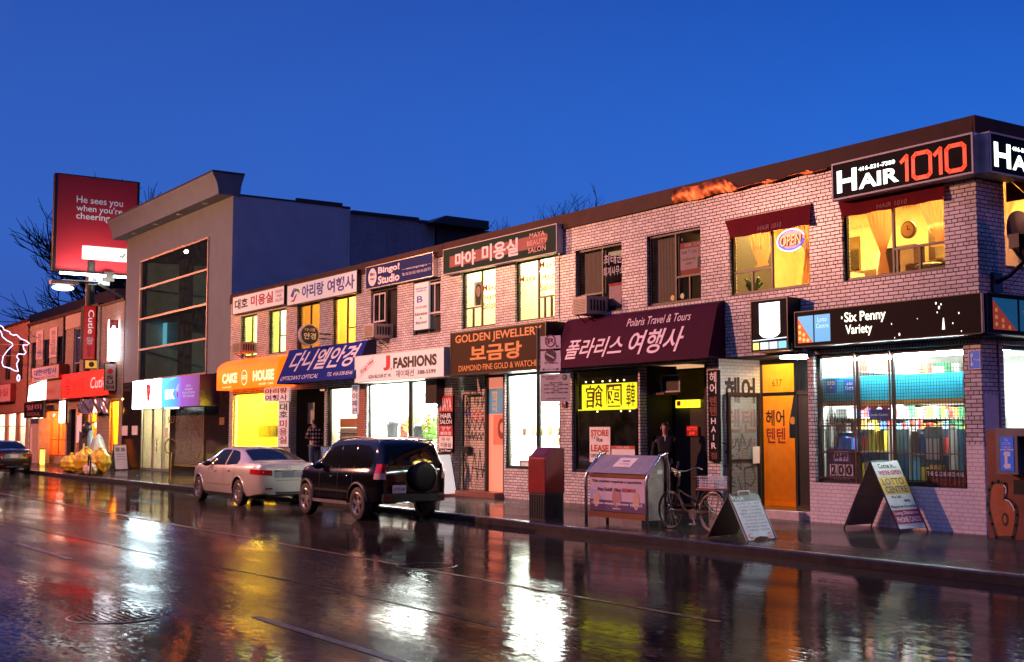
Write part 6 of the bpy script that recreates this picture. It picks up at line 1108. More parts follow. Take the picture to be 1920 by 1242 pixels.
# ---------------------------------------------------------------- bare winter trees
BARK = mat('winter_bark', (.020, .014, .013), .9)
def tree(label, base, h, spread, seed, up=.35, depth=6, thick=None):
    rnd = random.Random(seed); s = thing('bare_tree', label, 'tree', base); tr = MB(); cr = MB(); base = Vector(base)
    def grow(mb, p, d, L, r, k):
        q = [p]; 
        for i in range(3): d = (d + Vector((rnd.gauss(0, .13), rnd.gauss(0, .13), rnd.gauss(.03, .10)))).normalized(); q.append(q[-1] + d * L / 3)
        mb.tube(q, [r, r * .9, r * .8, r * .68], 5 if k > 3 else 3)
        if k <= 0: return
        for _ in range(4 if k > 1 else 5):
            t = Vector((rnd.gauss(0, 1), rnd.gauss(0, 1), rnd.gauss(0, .6))).normalized(); nd = (d * .8 + t * spread + Vector((0, 0, up * .4))).normalized(); i = rnd.choice((1, 2, 3, 3)); grow(cr, q[i], nd, L * rnd.uniform(.6, .85), r * .58, k - 1)
    r = thick or h * .022; tr.tube([base, base + Vector((.05 * h * rnd.uniform(-1, 1), 0, h * .2)), base + Vector((0, .03 * h, h * .36))], [r * 1.2, r, r * .85], 8)
    top = tr.v[-1].copy(); top = base + Vector((0, .03 * h, h * .36))
    for _ in range(6): grow(cr, top, Vector((rnd.gauss(0, .6), rnd.gauss(0, .6), rnd.uniform(.4, 1))).normalized(), h * .24, r * .6, depth - 2)
    tr.build('trunk', BARK, s, True); cr.build('crown', BARK, s); return s
tree('bare winter tree spreading behind the red billboard', (-69, 15, 0), 14.0, .75, 3, .2, depth=5)
p = W(965, 405, 34); tree('bare twiggy treetop showing above the roof of the green salon sign', (p.x, 34, 0), p.z + .3, .65, 11, depth=7)
p = W(275, 372, 24); tree('bare treetop just peeping over the bank cornice', (p.x, 24, 0), p.z + 1.0, .6, 5)
p = W(20, 600, 40); tree('small far bare tree above the roof of the left edge house', (p.x + 9, 40, 0), p.z + .8, .7, 8, depth=5)
# ================================================================ things on the pavement
def gz(x, y): return walk_z(x, y)
WETSTEEL = mat('brushed_steel', (.52, .48, .46), .25, .9, .15, 10, .1)
# silver advertising bin
yF = -2.9; x0, x1 = X(1099, 965, yF), X(1213, 965, yF); yB = WX(1254, 960, x1).y; z0 = gz(x0, yF); zf = W(1211, 889, yF).z; zr = WX(1250, 855, x1).z; ym = yF + (yB - yF) * .8
s = thing('advertising_bin', 'silver framed bin with sloping lid and a poster on the pavement', 'bin', ((x0 + x1) / 2, yF, z0))
mb = MB(); prof = [(yF + .06, z0 + .12), (yF + .06, zf - .05), (ym, zr - .05), (yB - .06, zr - .12), (yB - .06, z0 + .12)]; mb.prism([(x0 + .05, y, z) for y, z in prof], (0, 0, 0), (x1 - x0 - .1, 0, 0)); mb.build('body', mat('galvanised_sheet', (.40, .36, .31), .4, .6, .25, 5, .2), s)
mb = MB()
for x in (x0, x1): mb.tube([(x, yF, z0), (x, yF, zf - .1), (x, yF + .05, zf), (x, ym - .08, zr + .01), (x, ym + .06, zr + .03), (x, yB - .05, zr - .05), (x, yB, zr - .16), (x, yB, z0)], .03, 8)
mb.build('frame', WETSTEEL, s, True)
mb = MB(); mb.quad((x0 + .03, yF + .0, zf - .012), (x1 - .03, yF + .0, zf - .012), (x1 - .03, ym - .04, zr + .0), (x0 + .03, ym - .04, zr + .0)); ld_ = mb.build('lid', mat('wet_lid', (.36, .33, .32), .34, .3, .15, 4), s)
lp = Pl((x0 + .03, yF, zf - .012), (1, 0, 0), (0, ym - .04 - yF, zr - zf + .012), x1 - x0 - .06, math.hypot(ym - .04 - yF, zr - zf)); patch(lp, [(.36, .35), (.66, .35), (.68, .85), (.38, .85)], PAPER, s, 'notice', .006); text(lp, 'NOTICE', .46, .62, .58, .70, INK, s, .02, lift=.009); text(lp, 'recycling', .44, .48, .6, .54, INK, s, 0, lift=.009)
pl = facade(x0 + .09, x1 - .09, z0 + .24, zf - .10, yF + .03); mb = MB(); plbox(mb, pl, 0, 0, 1, 1, -.02, 0); mb.build('poster', mat('lilac_poster', (.55, .46, .58), .4, 0, .06), s); patch(pl, [(0, 0), (1, 0), (1, .30), (0, .34)], mat('plum_poster', (.10, .06, .16), .4), s, 'poster_band', .003)
patch(pl, [(0, .34), (.25, .33), (.12, .6), (0, .66)], mat('sky_poster', (.35, .42, .70), .4), s, 'poster_sky', .004); disc(pl, .5, .42, .13, mat('balloon', (.40, .18, .22), .5), s, 'balloon', .005, .17); disc(pl, .12, .34, .09, mat('flame', (.6, .35, .25), .5), s, 'flame', .005, .14); disc(pl, .85, .36, .09, mat('flame', (.6, .35, .25), .5), s, 'flame', .005, .16)
for t, u0, v0, u1, v1, m_ in (('This market requires a specialist.', .04, .84, .96, .94, INK), ('Not Sold?  Not', .15, .60, .58, .71, INK), ('RE/MAX', .60, .60, .85, .71, REDINK), ('Choose wisely.  Choose', .03, .18, .72, .27, WLET), ('RE/MAX', .75, .18, .97, .27, WLET), ('remax.ca', .43, .07, .57, .11, WLET)): text(pl, t, u0, v0, u1, v1, m_, s, .026, lift=.009)
mb = MB(); mb.box(x0 + .06, x1 - .06, yF + .02, yF + .05, zf - .09, zf - .03); mb.box(x0 + .06, x1 - .06, yF + .02, yF + .05, z0 + .12, z0 + .22); mb.build('rail', mat('rust_rail', (.30, .13, .07), .35, .6), s)
mb = MB(); mb.box(x1 - .045, x1 - .04, yF + (yB - yF) * .55, yF + (yB - yF) * .8, zr - .32, zr - .25); mb.build('label', PAPER, s)
# red pillar bin
yF = -3.40; x0, x1 = X(990, 960, yF), X(1022, 960, yF); yB = WX(1059, 970, x1).y; z0 = gz(x0, yF + .2); zf = W(1021, 860, yF).z; zr = WX(1030, 841, x1).z + .02; zm = W(1022, 926, yF).z
s = thing('litter_bin', 'dull red pavement bin with a slanted top and dark ribbed base', 'bin', ((x0 + x1) / 2, yF, z0)); REDP = mat('wet_red_paint', (.20, .012, .012), .35, 0, .2, 3, coat=.2)
mb = MB(); mb.prism([(x0, yF, zm), (x0, yF, zf), (x0, yF + .22, zr), (x0, yB, zr - .02), (x0, yB, zm)], (0, 0, 0), (x1 - x0, 0, 0)); mb.build('hood', REDP, s, bevel=.012)
mb = MB(); mb.box(x0 + .015, x1 - .015, yF + .015, yB - .015, z0, zm); mb.build('base', mat('dark_panel', (.030, .030, .028), .5), s); mb = MB()
for k in range(7): mb.box(x0 + .04 + k * (x1 - x0 - .1) / 6, x0 + .06 + k * (x1 - x0 - .1) / 6, yF - .0, yF + .012, z0 + .05, zm - .03); mb.box(x1 - .012, x1, yF + .05 + k * (yB - yF - .12) / 6, yF + .07 + k * (yB - yF - .12) / 6, z0 + .05, zm - .03)
mb.build('ribs', mat('dark_panel', (.030, .030, .028), .5), s); mb = MB(); mb.quad((x0 + .06, yF + .035, zf + (zr - zf) * .18), (x1 - .06, yF + .035, zf + (zr - zf) * .18), (x1 - .06, yF + .19, zf + (zr - zf) * .88), (x0 + .06, yF + .19, zf + (zr - zf) * .88)); mb.v = [p + Vector((0, -.006, .006)) for p in mb.v]; mb.build('flap', mat('flap_red', (.10, .01, .01), .4), s)
# no-parking post
yP = -3.15; xp = X(1009, 780, yP); s = thing('parking_sign_post', 'grey post with two no-parking plates and a white timetable plate', 'sign post', (xp, yP, gz(xp, yP))); mb = MB(); zt = W(1009, 615, yP).z; mb.cyl((xp, yP, gz(xp, yP)), (xp, yP, zt), .032); mb.build('post', mat('green_grey_post', (.05, .05, .04), .5, .4), s)
SGN = mat('white_reflective', (.62, .58, .66), .5)
def plate(pxl, pyt, pxr, pyb, ang=.35):
    a = W(pxl, pyt, yP - .06); b = W(pxr, pyb, yP - .06); w_ = (b.x - a.x); U = Vector((math.cos(ang), math.sin(ang), 0)); return Pl((a.x, a.y - .0, W(pxl, pyb, yP - .06).z), U, (0, 0, 1), w_ * 1.0, a.z - W(pxl, pyb, yP - .06).z)
for k, (q, kind) in enumerate((((1013.5, 631, 1040, 655), 'P'), ((1013.5, 659, 1040, 697), 'N'), ((1013.5, 702, 1053, 754), 'T'))):
    pl = plate(*q); mb = MB(); plbox(mb, pl, 0, 0, 1, 1, -.008, 0); pt = mb.build('plate', SGN if kind != 'T' else mat('grey_white_plate', (.50, .47, .46), .5), s)
    ring = lambda u, v, r, n=20: [(u + r / pl.w * math.cos(2 * math.pi * i / n), v + r / pl.h * math.sin(2 * math.pi * i / n)) for i in range(n)]
    if kind == 'P': text(pl, 'P', .36, .38, .64, .82, INK, pt, .03); lines(pl, [ring(.5, .6, .11)], mat('plum_ring', (.30, .02, .08), .5), pt, .025, .006, closed=True); lines(pl, [[(.24, .85), (.78, .33)]], mat('plum_ring', (.30, .02, .08), .5), pt, .02, .007); patch(pl, [(.78, .28), (.78, .06), (.95, .17)], INK, pt, 'arrow')
    elif kind == 'N': disc(pl, .5, .75, .11, INK, pt, 'symbol', ry=.11); lines(pl, [[(.32, .86), (.68, .64)]], SGN, pt, .03, .006); lines(pl, [ring(.5, .75, .125)], mat('plum_ring', (.30, .02, .08), .5), pt, .018, .005, closed=True); text(pl, '7-9am', .2, .36, .85, .46, INK, pt, .02); patch(pl, [(.05, .09), (.2, .16), (.2, .02)], INK, pt, 'arrow'); patch(pl, [(.95, .09), (.8, .16), (.8, .02)], INK, pt, 'arrow'); text(pl, 'MON - FRI', .24, .06, .76, .12, INK, pt, 0)
    else: disc(pl, .82, .86, .055, mat('parking_green', (.03, .14, .05), .5), pt, 'symbol', ry=.055); text(pl, 'P', .79, .82, .85, .90, WLET, pt, 0, lift=.006); text(pl, 'PAY PARKING\nHOURS', .05, .80, .6, .93, INK, pt, 0); text(pl, 'MON-FRI\n8:00 AM - 9:00 PM\nSAT\n8:00 AM - 9:00 PM\nSUN\n1:00 PM - 9:00 PM', .12, .30, .92, .70, INK, pt, .01); text(pl, 'payment required', .2, .08, .85, .15, INK, pt, 0)
s, pl = sg('upright_sign', 'narrow maroon plate with white script on the brick pier right of the timetable plate', 'sign', (1053, 708), (1061, 764), y=-.05, depth=.046, face=mat('maroon_plate', (.09, .01, .015), .5)); lines(pl, [[(.5, .9), (.35, .7), (.6, .5), (.4, .3), (.7, .12)]], WLET, s, .03, .005)
# A-boards
def aboard(name, label, f1, f2, r1, r2, apex1, apex2, face, edge, closed=False):
    s = thing(name, label, 'A-board', ((f1[0] + r1[0]) / 2, (f1[1] + f2[1]) / 2, min(f1[2], f2[2])))
    f1, f2, r1, r2, a1, a2 = map(Vector, (f1, f2, r1, r2, apex1, apex2)); k0 = .02 if closed else .05
    O = f1 + (a1 - f1) * k0; V = a1 - O; U = (f2 - f1); pl = Pl(O, U, V, U.length, V.length)
    mb = MB(); plbox(mb, pl, .0, 0, 1, 1, -.015, 0) if not closed else mb.add([pl.p(*q, d) for d in (0, -.03) for q in ((0, 0), (.22, 0), (.3, .05), (.5, .075), (.7, .05), (.78, 0), (1, 0), (1, 1), (0, 1))], [tuple(range(9)), tuple(range(17, 8, -1))] + [(i, i + 9, (i + 1) % 9 + 9, (i + 1) % 9) for i in range(9)]); mb.build('front_panel', face, s)
    O2 = r2 + (a2 - r2) * k0; V2 = a2 - O2; p2 = Pl(O2, r1 - r2, V2, (r1 - r2).length, V2.length); mb = MB(); plbox(mb, p2, 0, 0, 1, 1, -.02, -.005); mb.build('rear_panel', edge if closed else mat('grey_board_back', (.22, .20, .19), .6), s)
    mb = MB(); rr = .014
    for a, b in ((f1, a1), (f2, a2), (r1, a1), (r2, a2)): mb.cyl(a, b, rr, n=6)
    if not closed: mb.cyl(r1 + (a1 - r1) * .08, r2 + (a2 - r2) * .08, rr, n=6); mb.cyl(f1 + (a1 - f1) * .5, r1 + (a1 - r1) * .5, .01, n=6); mb.cyl(f2 + (a2 - f2) * .5, r2 + (a2 - r2) * .5, .01, n=6)
    mb.cyl(a1, a2, rr, n=6); mb.build('frame', BLACK if not closed else edge, s); return s, pl
zA = W(1640, 866, -.64).z
s, pl = aboard('lotto_board', 'tall A-board with a yellow middle panel standing open by the white painted wall', (-1.12, -.66, .195), (-1.04, -.07, .21), (-2.28, -.66, .2), (-2.2, -.07, .21), (-1.70, -.66, zA), (-1.63, -.07, zA), PAPER, BLACK)
patch(pl, [(0, .50), (1, .50), (1, .76), (0, .76)], mat('signal_yellow', (.72, .42, .03), .5), s, 'colour_band'); patch(pl, [(0, .07), (1, .07), (1, .27), (0, .27)], mat('crimson_band', (.42, .02, .06), .5), s, 'colour_band')
for t, u0, v0, u1, v1, m_ in (('Come in...', .2, .89, .85, .96, INK), ("WE'RE OPEN", .12, .79, .93, .86, REDINK), ('LOTTO', .12, .64, .90, .74, INK), ('CENTRE', .12, .52, .90, .62, INK), ('We Sell', .2, .44, .55, .48, INK), ('-Milk', .58, .38, .85, .42, INK), ('Magazines-Groceries', .06, .29, .95, .34, INK), ('Long Distance', .08, .19, .92, .25, PINKL), ('PHONE CARDS', .08, .09, .92, .17, PINKL)): text(pl, t, u0, v0, u1, v1, m_, s, .03, lift=.006)
f1, f2, r1, r2 = [G(*q) for q in ((1403, 1016, .138), (1456, 1011, .150), (1334, 1008, .140), (1388, 1001, .150))]
r1 = Vector((f1.x - .95, f1.y + .05, .14)); r2 = Vector((f2.x - .95, f2.y + .05, .155)); ax = (f1.x + r1.x) / 2; a1 = WX(1369, 928, ax + .05); a2 = WX(1417, 924, ax + .05); a1.y = f1.y + .02; a2.y = f2.y + .02; a2.z = a1.z
BRW = mat('dark_red_board_edge', (.06, .015, .012), .4)
s, pl = aboard('hair_board', 'low white A-board with a black header near the kerb', f1, f2, r1, r2, a1, a2, PAPER, BRW, True)
patch(pl, [(0, .84), (1, .84), (1, 1), (0, 1)], INK, s, 'header', .002); text(pl, 'H', .05, .87, .16, .965, WLET, s, .02, lift=.006); text(pl, 'AIR', .18, .87, .45, .93, WLET, s, .02, lift=.006)
for k, t in enumerate(('남여컷 / 펌 / 염색', '스트레이트 · 볼륨매직', '웨딩 신부화장', '헤어스타일링', '디지털 셋팅 파마', '두피관리 전문 클리닉', 'hair extension special', '헤어 텐텐 & 미용실', '헤어 텐텐')): text(pl, t, .12 + .04 * (k % 3), .76 - .072 * k, .9 - .05 * (k % 2), .80 - .072 * k, INK, s, .0)
for u in (.17, .85): disc(pl, u, .085, .055, REDF, s, 'red_spot', .004, .05); text(pl, 'OPEN', u - .07, .07, u + .07, .10, WLET, s, 0, lift=.007)
mb = MB(); mb.tube([pl.p(.3, .98, .02), pl.p(.3, 1.04, .03), pl.p(.7, 1.04, .03), pl.p(.7, .98, .02)], .012, 6); mb.build('handle', WHITE, s)
p = W(841, 905, -.5); zt = W(838, 851, -.5).z; s, pl = aboard('white_board', 'plain white A-board half hidden behind the dark four-wheel drive', (p.x + .02, -.75, gz(p.x, -.7)), (p.x + .02, -.25, gz(p.x, -.3)), (p.x - .7, -.75, gz(p.x, -.7)), (p.x - .7, -.25, gz(p.x, -.3)), (p.x - .32, -.75, zt), (p.x - .32, -.25, zt), glow('glowing_white_board', (1, .97, .92), .55, .8), BLACK)  # board glows on its own to look lit
p = W(620, 852, -.4); zt = W(615, 838, -.4).z; s, pl = aboard('blue_board', 'small blue and white A-board on the pavement behind the car roofs', (p.x + .1, -.6, gz(p.x, -.6)), (p.x + .1, -.1, gz(p.x, -.2)), (p.x - .6, -.6, gz(p.x, -.6)), (p.x - .6, -.1, gz(p.x, -.2)), (p.x - .25, -.6, zt), (p.x - .25, -.1, zt), mat('navy_board', (.02, .05, .25), .5), WHITE); text(pl, 'G', .3, .6, .7, .9, WLET, s, .02)
# phone kiosk at the corner
s = thing('phone_kiosk', 'rust red kiosk board with a painted numeral 6 and a wall telephone', 'telephone', (.8, -.3, .2)); yk = -.30; zt = W(1850, 806, yk).z; xk = X(1851, 900, yk)
mb = MB(); mb.box(xk, xk + 1.7, yk, yk + .05, .19, zt); mb.build('back_board', mat('rust_red_board', (.17, .035, .018), .5, 0, .35, 3), s)
pl = facade(xk, xk + 1.7, .19, zt, yk - .002); ab = lambda px, py: ((X(px, py, yk) - xk) / 1.7, (W(px, py, yk).z - .19) / (zt - .19))
six = [ab(1840 + a / 5.175, 780 + b / 5.175) for a, b in ((110, 650), (80, 720), (70, 860), (85, 950), (110, 1050), (148, 1180), (310, 1180), (335, 1060), (345, 960), (330, 880), (290, 830), (240, 800), (232, 810), (240, 700), (235, 660), (170, 640))]
patch(pl, six, mat('mural_orange', (.36, .09, .03), .5, 0, .3, 4), s, 'painted_numeral'); lines(pl, [six], INK, s, .05, .006, 'painted_outline', True); hole = ab(1885, 974); disc(pl, *hole, .055, INK, s, 'painted_eye', .008, .10); disc(pl, *hole, .03, mat('mural_orange', (.36, .09, .03), .5), s, 'painted_eye', .010, .06)
lines(pl, [[ab(1883, 910), ab(1887, 916), ab(1886, 925)], [ab(1885, 937), ab(1893, 940), ab(1900, 950), ab(1902, 958)]], WLET, s, .018, .009, 'painted_glint')
x0, x1, z0, z1 = rect(1866, 803, 1960, 892, yk - .32); mb = MB(); mb.box(x0, x1, yk - .32, yk - .002, z1 - .12, z1); mb.box(x0, x0 + .36, yk - .32, yk - .002, z0, z1 - .12); mb.box(x0 + .36, x1, yk - .12, yk - .002, z0 + .02, z1 - .12); hd = mb.build('phone_hood', mat('grey_hood', (.16, .15, .17), .4, .3), s)
pq = facade(x0 + .08, x0 + .30, z0 + .05, z1 - .13, yk - .325); patch(pq, [(0, 0), (1, 0), (1, 1), (0, 1)], glow('phone_panel', (.02, .10, .62), .55), s, 'phone_panel'); handset(pq, WLET, s, .2, .8, .06, .58, .006); text(pq, '25¢\nLOCAL\nCALLS', .15, .66, .85, .95, WLET, s, 0, lift=.006); lines(pq, [[(0, .62), (1, .62)]], WLET, s, .012, .006)
mb = MB(); mb.box(x0 + .45, x0 + .7, yk - .2, yk - .125, z0 + .25, z1 - .2); mb.build('telephone', BLACK, s); mb = MB(); mb.tube([(x0 + .5, yk - .24, z0 + .4), (x0 + .5, yk - .27, z0 + .5), (x0 + .5, yk - .24, z0 + .6)], .022, 8); mb.build('handset', BLACK, s, True); x0, x1, z0, z1 = rect(1900, 900, 1960, 930, yk - .2); mb = MB(); mb.box(x0, x1, yk - .2, yk - .003, z0, z1); mb.build('directory_shelf', BLACK, s)
# satellite dish on the side wall
c = WX(1913, 452, .55); s = thing('satellite_dish', 'dark satellite dish on a bent arm on the side wall', 'satellite dish', (0.02, .45, 4.6)); n = Vector((.35, .86, .36)).normalized(); a = n.orthogonal().normalized(); a = Vector((0, 0, 1)); a = (a - n * a.dot(n)).normalized(); b = n.cross(a); mb = MB()
v = []; 
for i in range(7):
    r = .42 * i / 6
    for j in range(28): t = 2 * math.pi * j / 28; v.append(c + (a * math.cos(t) * 1.12 + b * math.sin(t)) * r + n * (.55 * r * r))
mb.add(v, [(i * 28 + j, i * 28 + (j + 1) % 28, (i + 1) * 28 + (j + 1) % 28, (i + 1) * 28 + j) for i in range(6) for j in range(28)]); mb.build('reflector', mat('dark_dish', (.045, .025, .025), .45), s, True)
wp = WX(1867, 530, .03); mb = MB(); mb.box(.01, .06, wp.y - .1, wp.y + .14, wp.z - .16, wp.z + .16); mb.build('wall_plate', BLACK, s); mb = MB(); mb.tube([(.06, wp.y, wp.z), (.22, wp.y + .1, wp.z + .10), (.38, wp.y + .25, wp.z + .32), tuple(c - n * .06)], .035, 8); mb.build('arm', BLACK, s, True); mb = MB(); mb.box(c.x - .1, c.x + .08, c.y - .16, c.y - .02, c.z - .12, c.z + .1); mb.build('bracket', BLACK, s); mb = MB(); mb.tube([(.05, wp.y + .05, wp.z - .1), (.10, wp.y + .3, wp.z - .05), (.2, wp.y + .42, wp.z + .15), (.3, wp.y + .4, wp.z + .3)], .006, 5); mb.build('cable', BLACK, s)
# bicycle
def bicycle():
    rx, fx, y = -3.34, -4.38, -2.66; z0 = gz(-3.9, y); Rw = .325; zc = z0 + Rw
    s = thing('bicycle', 'dark city bicycle with a pale rear crate parked beside the silver bin', 'bicycle', ((rx + fx) / 2, y, z0)); rim = mat('dull_rim', (.22, .16, .13), .35, .6); FR = mat('black_frame_paint', (.008, .008, .012), .45, 0, spec=.25)
    for x in (rx, fx):
        wv = MB(); wv.tube([(x + Rw * .955 * math.cos(2 * math.pi * i / 32), y, zc + Rw * .955 * math.sin(2 * math.pi * i / 32)) for i in range(32)], .017, 8, True); wh = wv.build('wheel', BLACK if x == fx else mat('gum_tyre', (.30, .20, .15), .5), s, True)
        m2 = MB(); m2.tube([(x + Rw * .90 * math.cos(2 * math.pi * i / 32), y, zc + Rw * .90 * math.sin(2 * math.pi * i / 32)) for i in range(32)], .012, 6, True); m2.build('rim', rim if x == rx else BLACK, wh, True); m3 = MB()
        for i in range(18): t = 2 * math.pi * i / 18; m3.cyl((x, y + (.025 if i % 2 else -.025), zc), (x + Rw * .9 * math.cos(t), y, zc + Rw * .9 * math.sin(t)), .0022, n=4)
        m3.cyl((x, y - .04, zc), (x, y + .04, zc), .022, n=8); m3.build('spokes', mat('dull_spoke', (.15, .14, .13), .4, .7), wh)
    bb = (rx - .43, y, z0 + .28); st = (rx - .30, y, z0 + .72); hd1 = (fx + .22, y, z0 + .80); hd0 = (fx + .17, y, z0 + .66)
    m = MB(); m.tube([bb, (bb[0] - .25, y, bb[2] + .03), hd0], .02, 8); m.tube([bb, st], .017, 8); m.tube([(rx, y - .05, zc), bb], .012, 6); m.tube([(rx, y + .05, zc), bb], .012, 6); m.tube([(rx, y - .05, zc), (st[0] + .02, y, st[2] - .12)], .010, 6); m.tube([(rx, y + .05, zc), (st[0] + .02, y, st[2] - .12)], .010, 6); m.tube([hd0, hd1], .02, 8); m.tube([(st[0] - .04, y, st[2] - .25), (hd0[0], y, hd0[2] + .03)], .017, 8); m.build('frame', FR, s, True)
    m = MB(); 
    for d in (-.055, .055): m.tube([(hd0[0], y + d * .6, hd0[2]), (fx + .07, y + d, zc + .12), (fx, y + d, zc)], .012, 6)
    m.build('fork', FR, s, True)
    m = MB(); m.tube([hd1, (hd1[0] + .02, y, z0 + .98)], .014, 8); m.tube([(hd1[0] + .28, y - .30, z0 + 1.02), (hd1[0] + .14, y - .29, z0 + 1.05), (hd1[0] + .0, y - .16, z0 + .99), (hd1[0] + .0, y + .16, z0 + .99), (hd1[0] + .14, y + .29, z0 + 1.05), (hd1[0] + .28, y + .30, z0 + 1.02)], .013, 8); m.build('handlebar', mat('dull_steel', (.25, .23, .21), .4, .7), s, True)
    m = MB(); [m.tube([(hd1[0] + .28, y + d, z0 + 1.02), (hd1[0] + .16, y + d, z0 + 1.047)], .018, 8) for d in (-.30, .30)]; m.build('grips', BLACK, s); m = MB(); m.ball((hd1[0] - .05, y, z0 + .94), .05, 10, 6); m.build('bell', mat('brass_bell', (.7, .45, .12), .25, .8), s, True)
    m = MB(); m.cyl(st, (st[0] + .03, y, z0 + .86), .014, n=8); m.build('seat_post', ALU, s); m = MB(); m.ball((st[0] + .05, y, z0 + .90), (.15, .09, .035), 12, 6); m.ball((st[0] - .08, y, z0 + .895), (.10, .035, .025), 10, 6); m.build('saddle', BLACK, s, True)
    m = MB(); m.tube([(rx + .36 * math.cos(t), y, zc + .37 * math.sin(t)) for t in [R(15 + 11 * i) for i in range(13)]], .02, 6); m.build('mudguard', FR, s, True)
    m = MB(); [m.tube([(rx - .30, y + d, z0 + .70), (rx + .25, y + d, z0 + .70)], .008, 6) for d in (-.09, 0, .09)]; [m.tube([(rx, y + d, zc), (rx + .12, y + d, z0 + .70)], .007, 6) for d in (-.07, .07)]; m.build('carrier', ALU, s)
    bx0, bx1, by0, by1, bz0, bz1 = rx - .20, rx + .22, y - .15, y + .15, z0 + .74, z0 + .92; m = MB()
    for k in range(5): z = bz0 + (bz1 - bz0) * k / 4; m.tube([(bx0, by0, z), (bx1, by0, z), (bx1, by1, z), (bx0, by1, z)], .006, 5, True)
    for k in range(9): x = bx0 + (bx1 - bx0) * k / 8; m.cyl((x, by0, bz0), (x, by0, bz1), .005, n=4); m.cyl((x, by1, bz0), (x, by1, bz1), .005, n=4)
    for k in range(6): yy = by0 + (by1 - by0) * k / 5; m.cyl((bx0, yy, bz0), (bx0, yy, bz1), .005, n=4); m.cyl((bx1, yy, bz0), (bx1, yy, bz1), .005, n=4)
    m.build('crate', mat('pale_crate', (.60, .52, .60), .4), s); m = MB(); m.box(bx0 - .01, bx1 + .01, by0 - .01, by1 + .01, bz0 - .035, bz0 - .008); m.build('crate_base', mat('red_crate_base', (.30, .03, .02), .4), s)
    m = MB(); m.cyl((bb[0], y - .05, bb[2]), (bb[0], y - .058, bb[2]), .095, n=24); m.cyl((rx, y - .05, zc), (rx, y - .056, zc), .045, n=16); m.build('chain_wheel', mat('dark_steel', (.2, .17, .15), .35, .8), s); m = MB(); m.cyl((bb[0], y - .06, bb[2]), (bb[0] + .06, y - .07, bb[2] - .16), .01, n=6); m.box(bb[0] + .02, bb[0] + .10, y - .16, y - .07, bb[2] - .17, bb[2] - .15); m.cyl((bb[0], y + .06, bb[2]), (bb[0] - .06, y + .07, bb[2] + .16), .01, n=6); m.box(bb[0] - .10, bb[0] - .02, y + .07, y + .16, bb[2] + .15, bb[2] + .17); m.build('pedals', ALU, s)
    m = MB(); [m.tube([(rx + d, y - .05, bb[2] + e), (bb[0], y - .054, bb[2] + f_)], .006, 4) for d, e, f_ in ((0, zc - bb[2] + .045, .095), (0, zc - bb[2] - .045, -.095))]; m.build('chain', BLACK, s)
bicycle()
# bike ring / meter post before the bank
p = G(318, 903, .15); s = thing('parking_post', 'thin dark leaning post with a ring plate before the bank', 'post', (p.x, p.y, gz(p.x, p.y))); z = gz(p.x, p.y); mb = MB(); mb.cyl((p.x, p.y, z), (p.x + .03, p.y, z + 1.0), .04); mb.build('post', mat('rust_post', (.07, .03, .025), .5), s); mb = MB(); mb.tube([(p.x + .03 + .1 * math.sin(t) * .3, p.y + .19 * math.sin(t), z + 1.2 + .25 * math.cos(t)) for t in [i * .45 for i in range(14)]], .022, 6, True); mb.build('ring', mat('rust_post', (.07, .03, .025), .5), s)
# rubbish heap by the kerb, left
def sack(label, c, r, m, seed, name='rubbish_sack'):
    rnd = random.Random(seed); ph = [rnd.uniform(0, 6) for _ in range(4)]; s = thing(name, label, 'sack', c); c = Vector(c); mb = MB()
    def fn(u, v):
        a = 2 * math.pi * u; b = math.pi * (v - .5); k = 1 + .10 * math.sin(3 * a + ph[0]) * math.cos(b) + .07 * math.sin(7 * a + ph[1] + 3 * b) + .05 * math.sin(11 * b + ph[2]); zz = math.sin(b); return c + Vector((r[0] * k * math.cos(b) * math.cos(a), r[1] * k * math.cos(b) * math.sin(a), r[2] * (1 + max(zz * k, -.98))))
    mb.grid(fn, 36, 20); mb.build('bag', m, s, True); m2 = MB(); t = c + Vector((0, 0, 2 * r[2])); m2.cyl(t - Vector((0, 0, .05)), t + Vector((.03, 0, .10)), .04, .09, 8); m2.build('knot', m, s); return s
YB = mat('yellow_plastic', (.62, .36, .02), .3, 0, .25, 4, .6, bscale=9); zz = .15
def at(px, py, y): v = W(px, py, y); return Vector((v.x, y, gz(v.x, y)))
p = at(134, 880, -2.9); sack('round yellow plastic sack lying at the left of the kerbside heap', p, (.52, .42, .36), YB, 1)
p = at(160, 880, -3.0); sack('upright yellow plastic sack in the middle of the kerbside heap', p, (.55, .42, .50), YB, 2)
p = at(187, 880, -2.8); sack('tall yellow plastic sack at the right of the kerbside heap', p, (.50, .42, .50), YB, 3)
p = at(170, 884, -3.25); sack('crumpled white plastic sack in front of the yellow ones', p, (.34, .26, .24), mat('white_plastic_bag', (.55, .42, .38), .4, 0, .3, 5, .3), 4)
p = at(181, 880, -3.1); s = thing('rubber_tube', 'black rubber inner tube leaning on the yellow sacks', 'tube', p); mb = MB(); mb.tube([(p.x + .16 * math.sin(t), p.y - .28, p.z + .42 + .40 * math.cos(t)) for t in [i * .45 for i in range(14)]], .035, 8, True); mb.build('tube', BLACK, s, True)
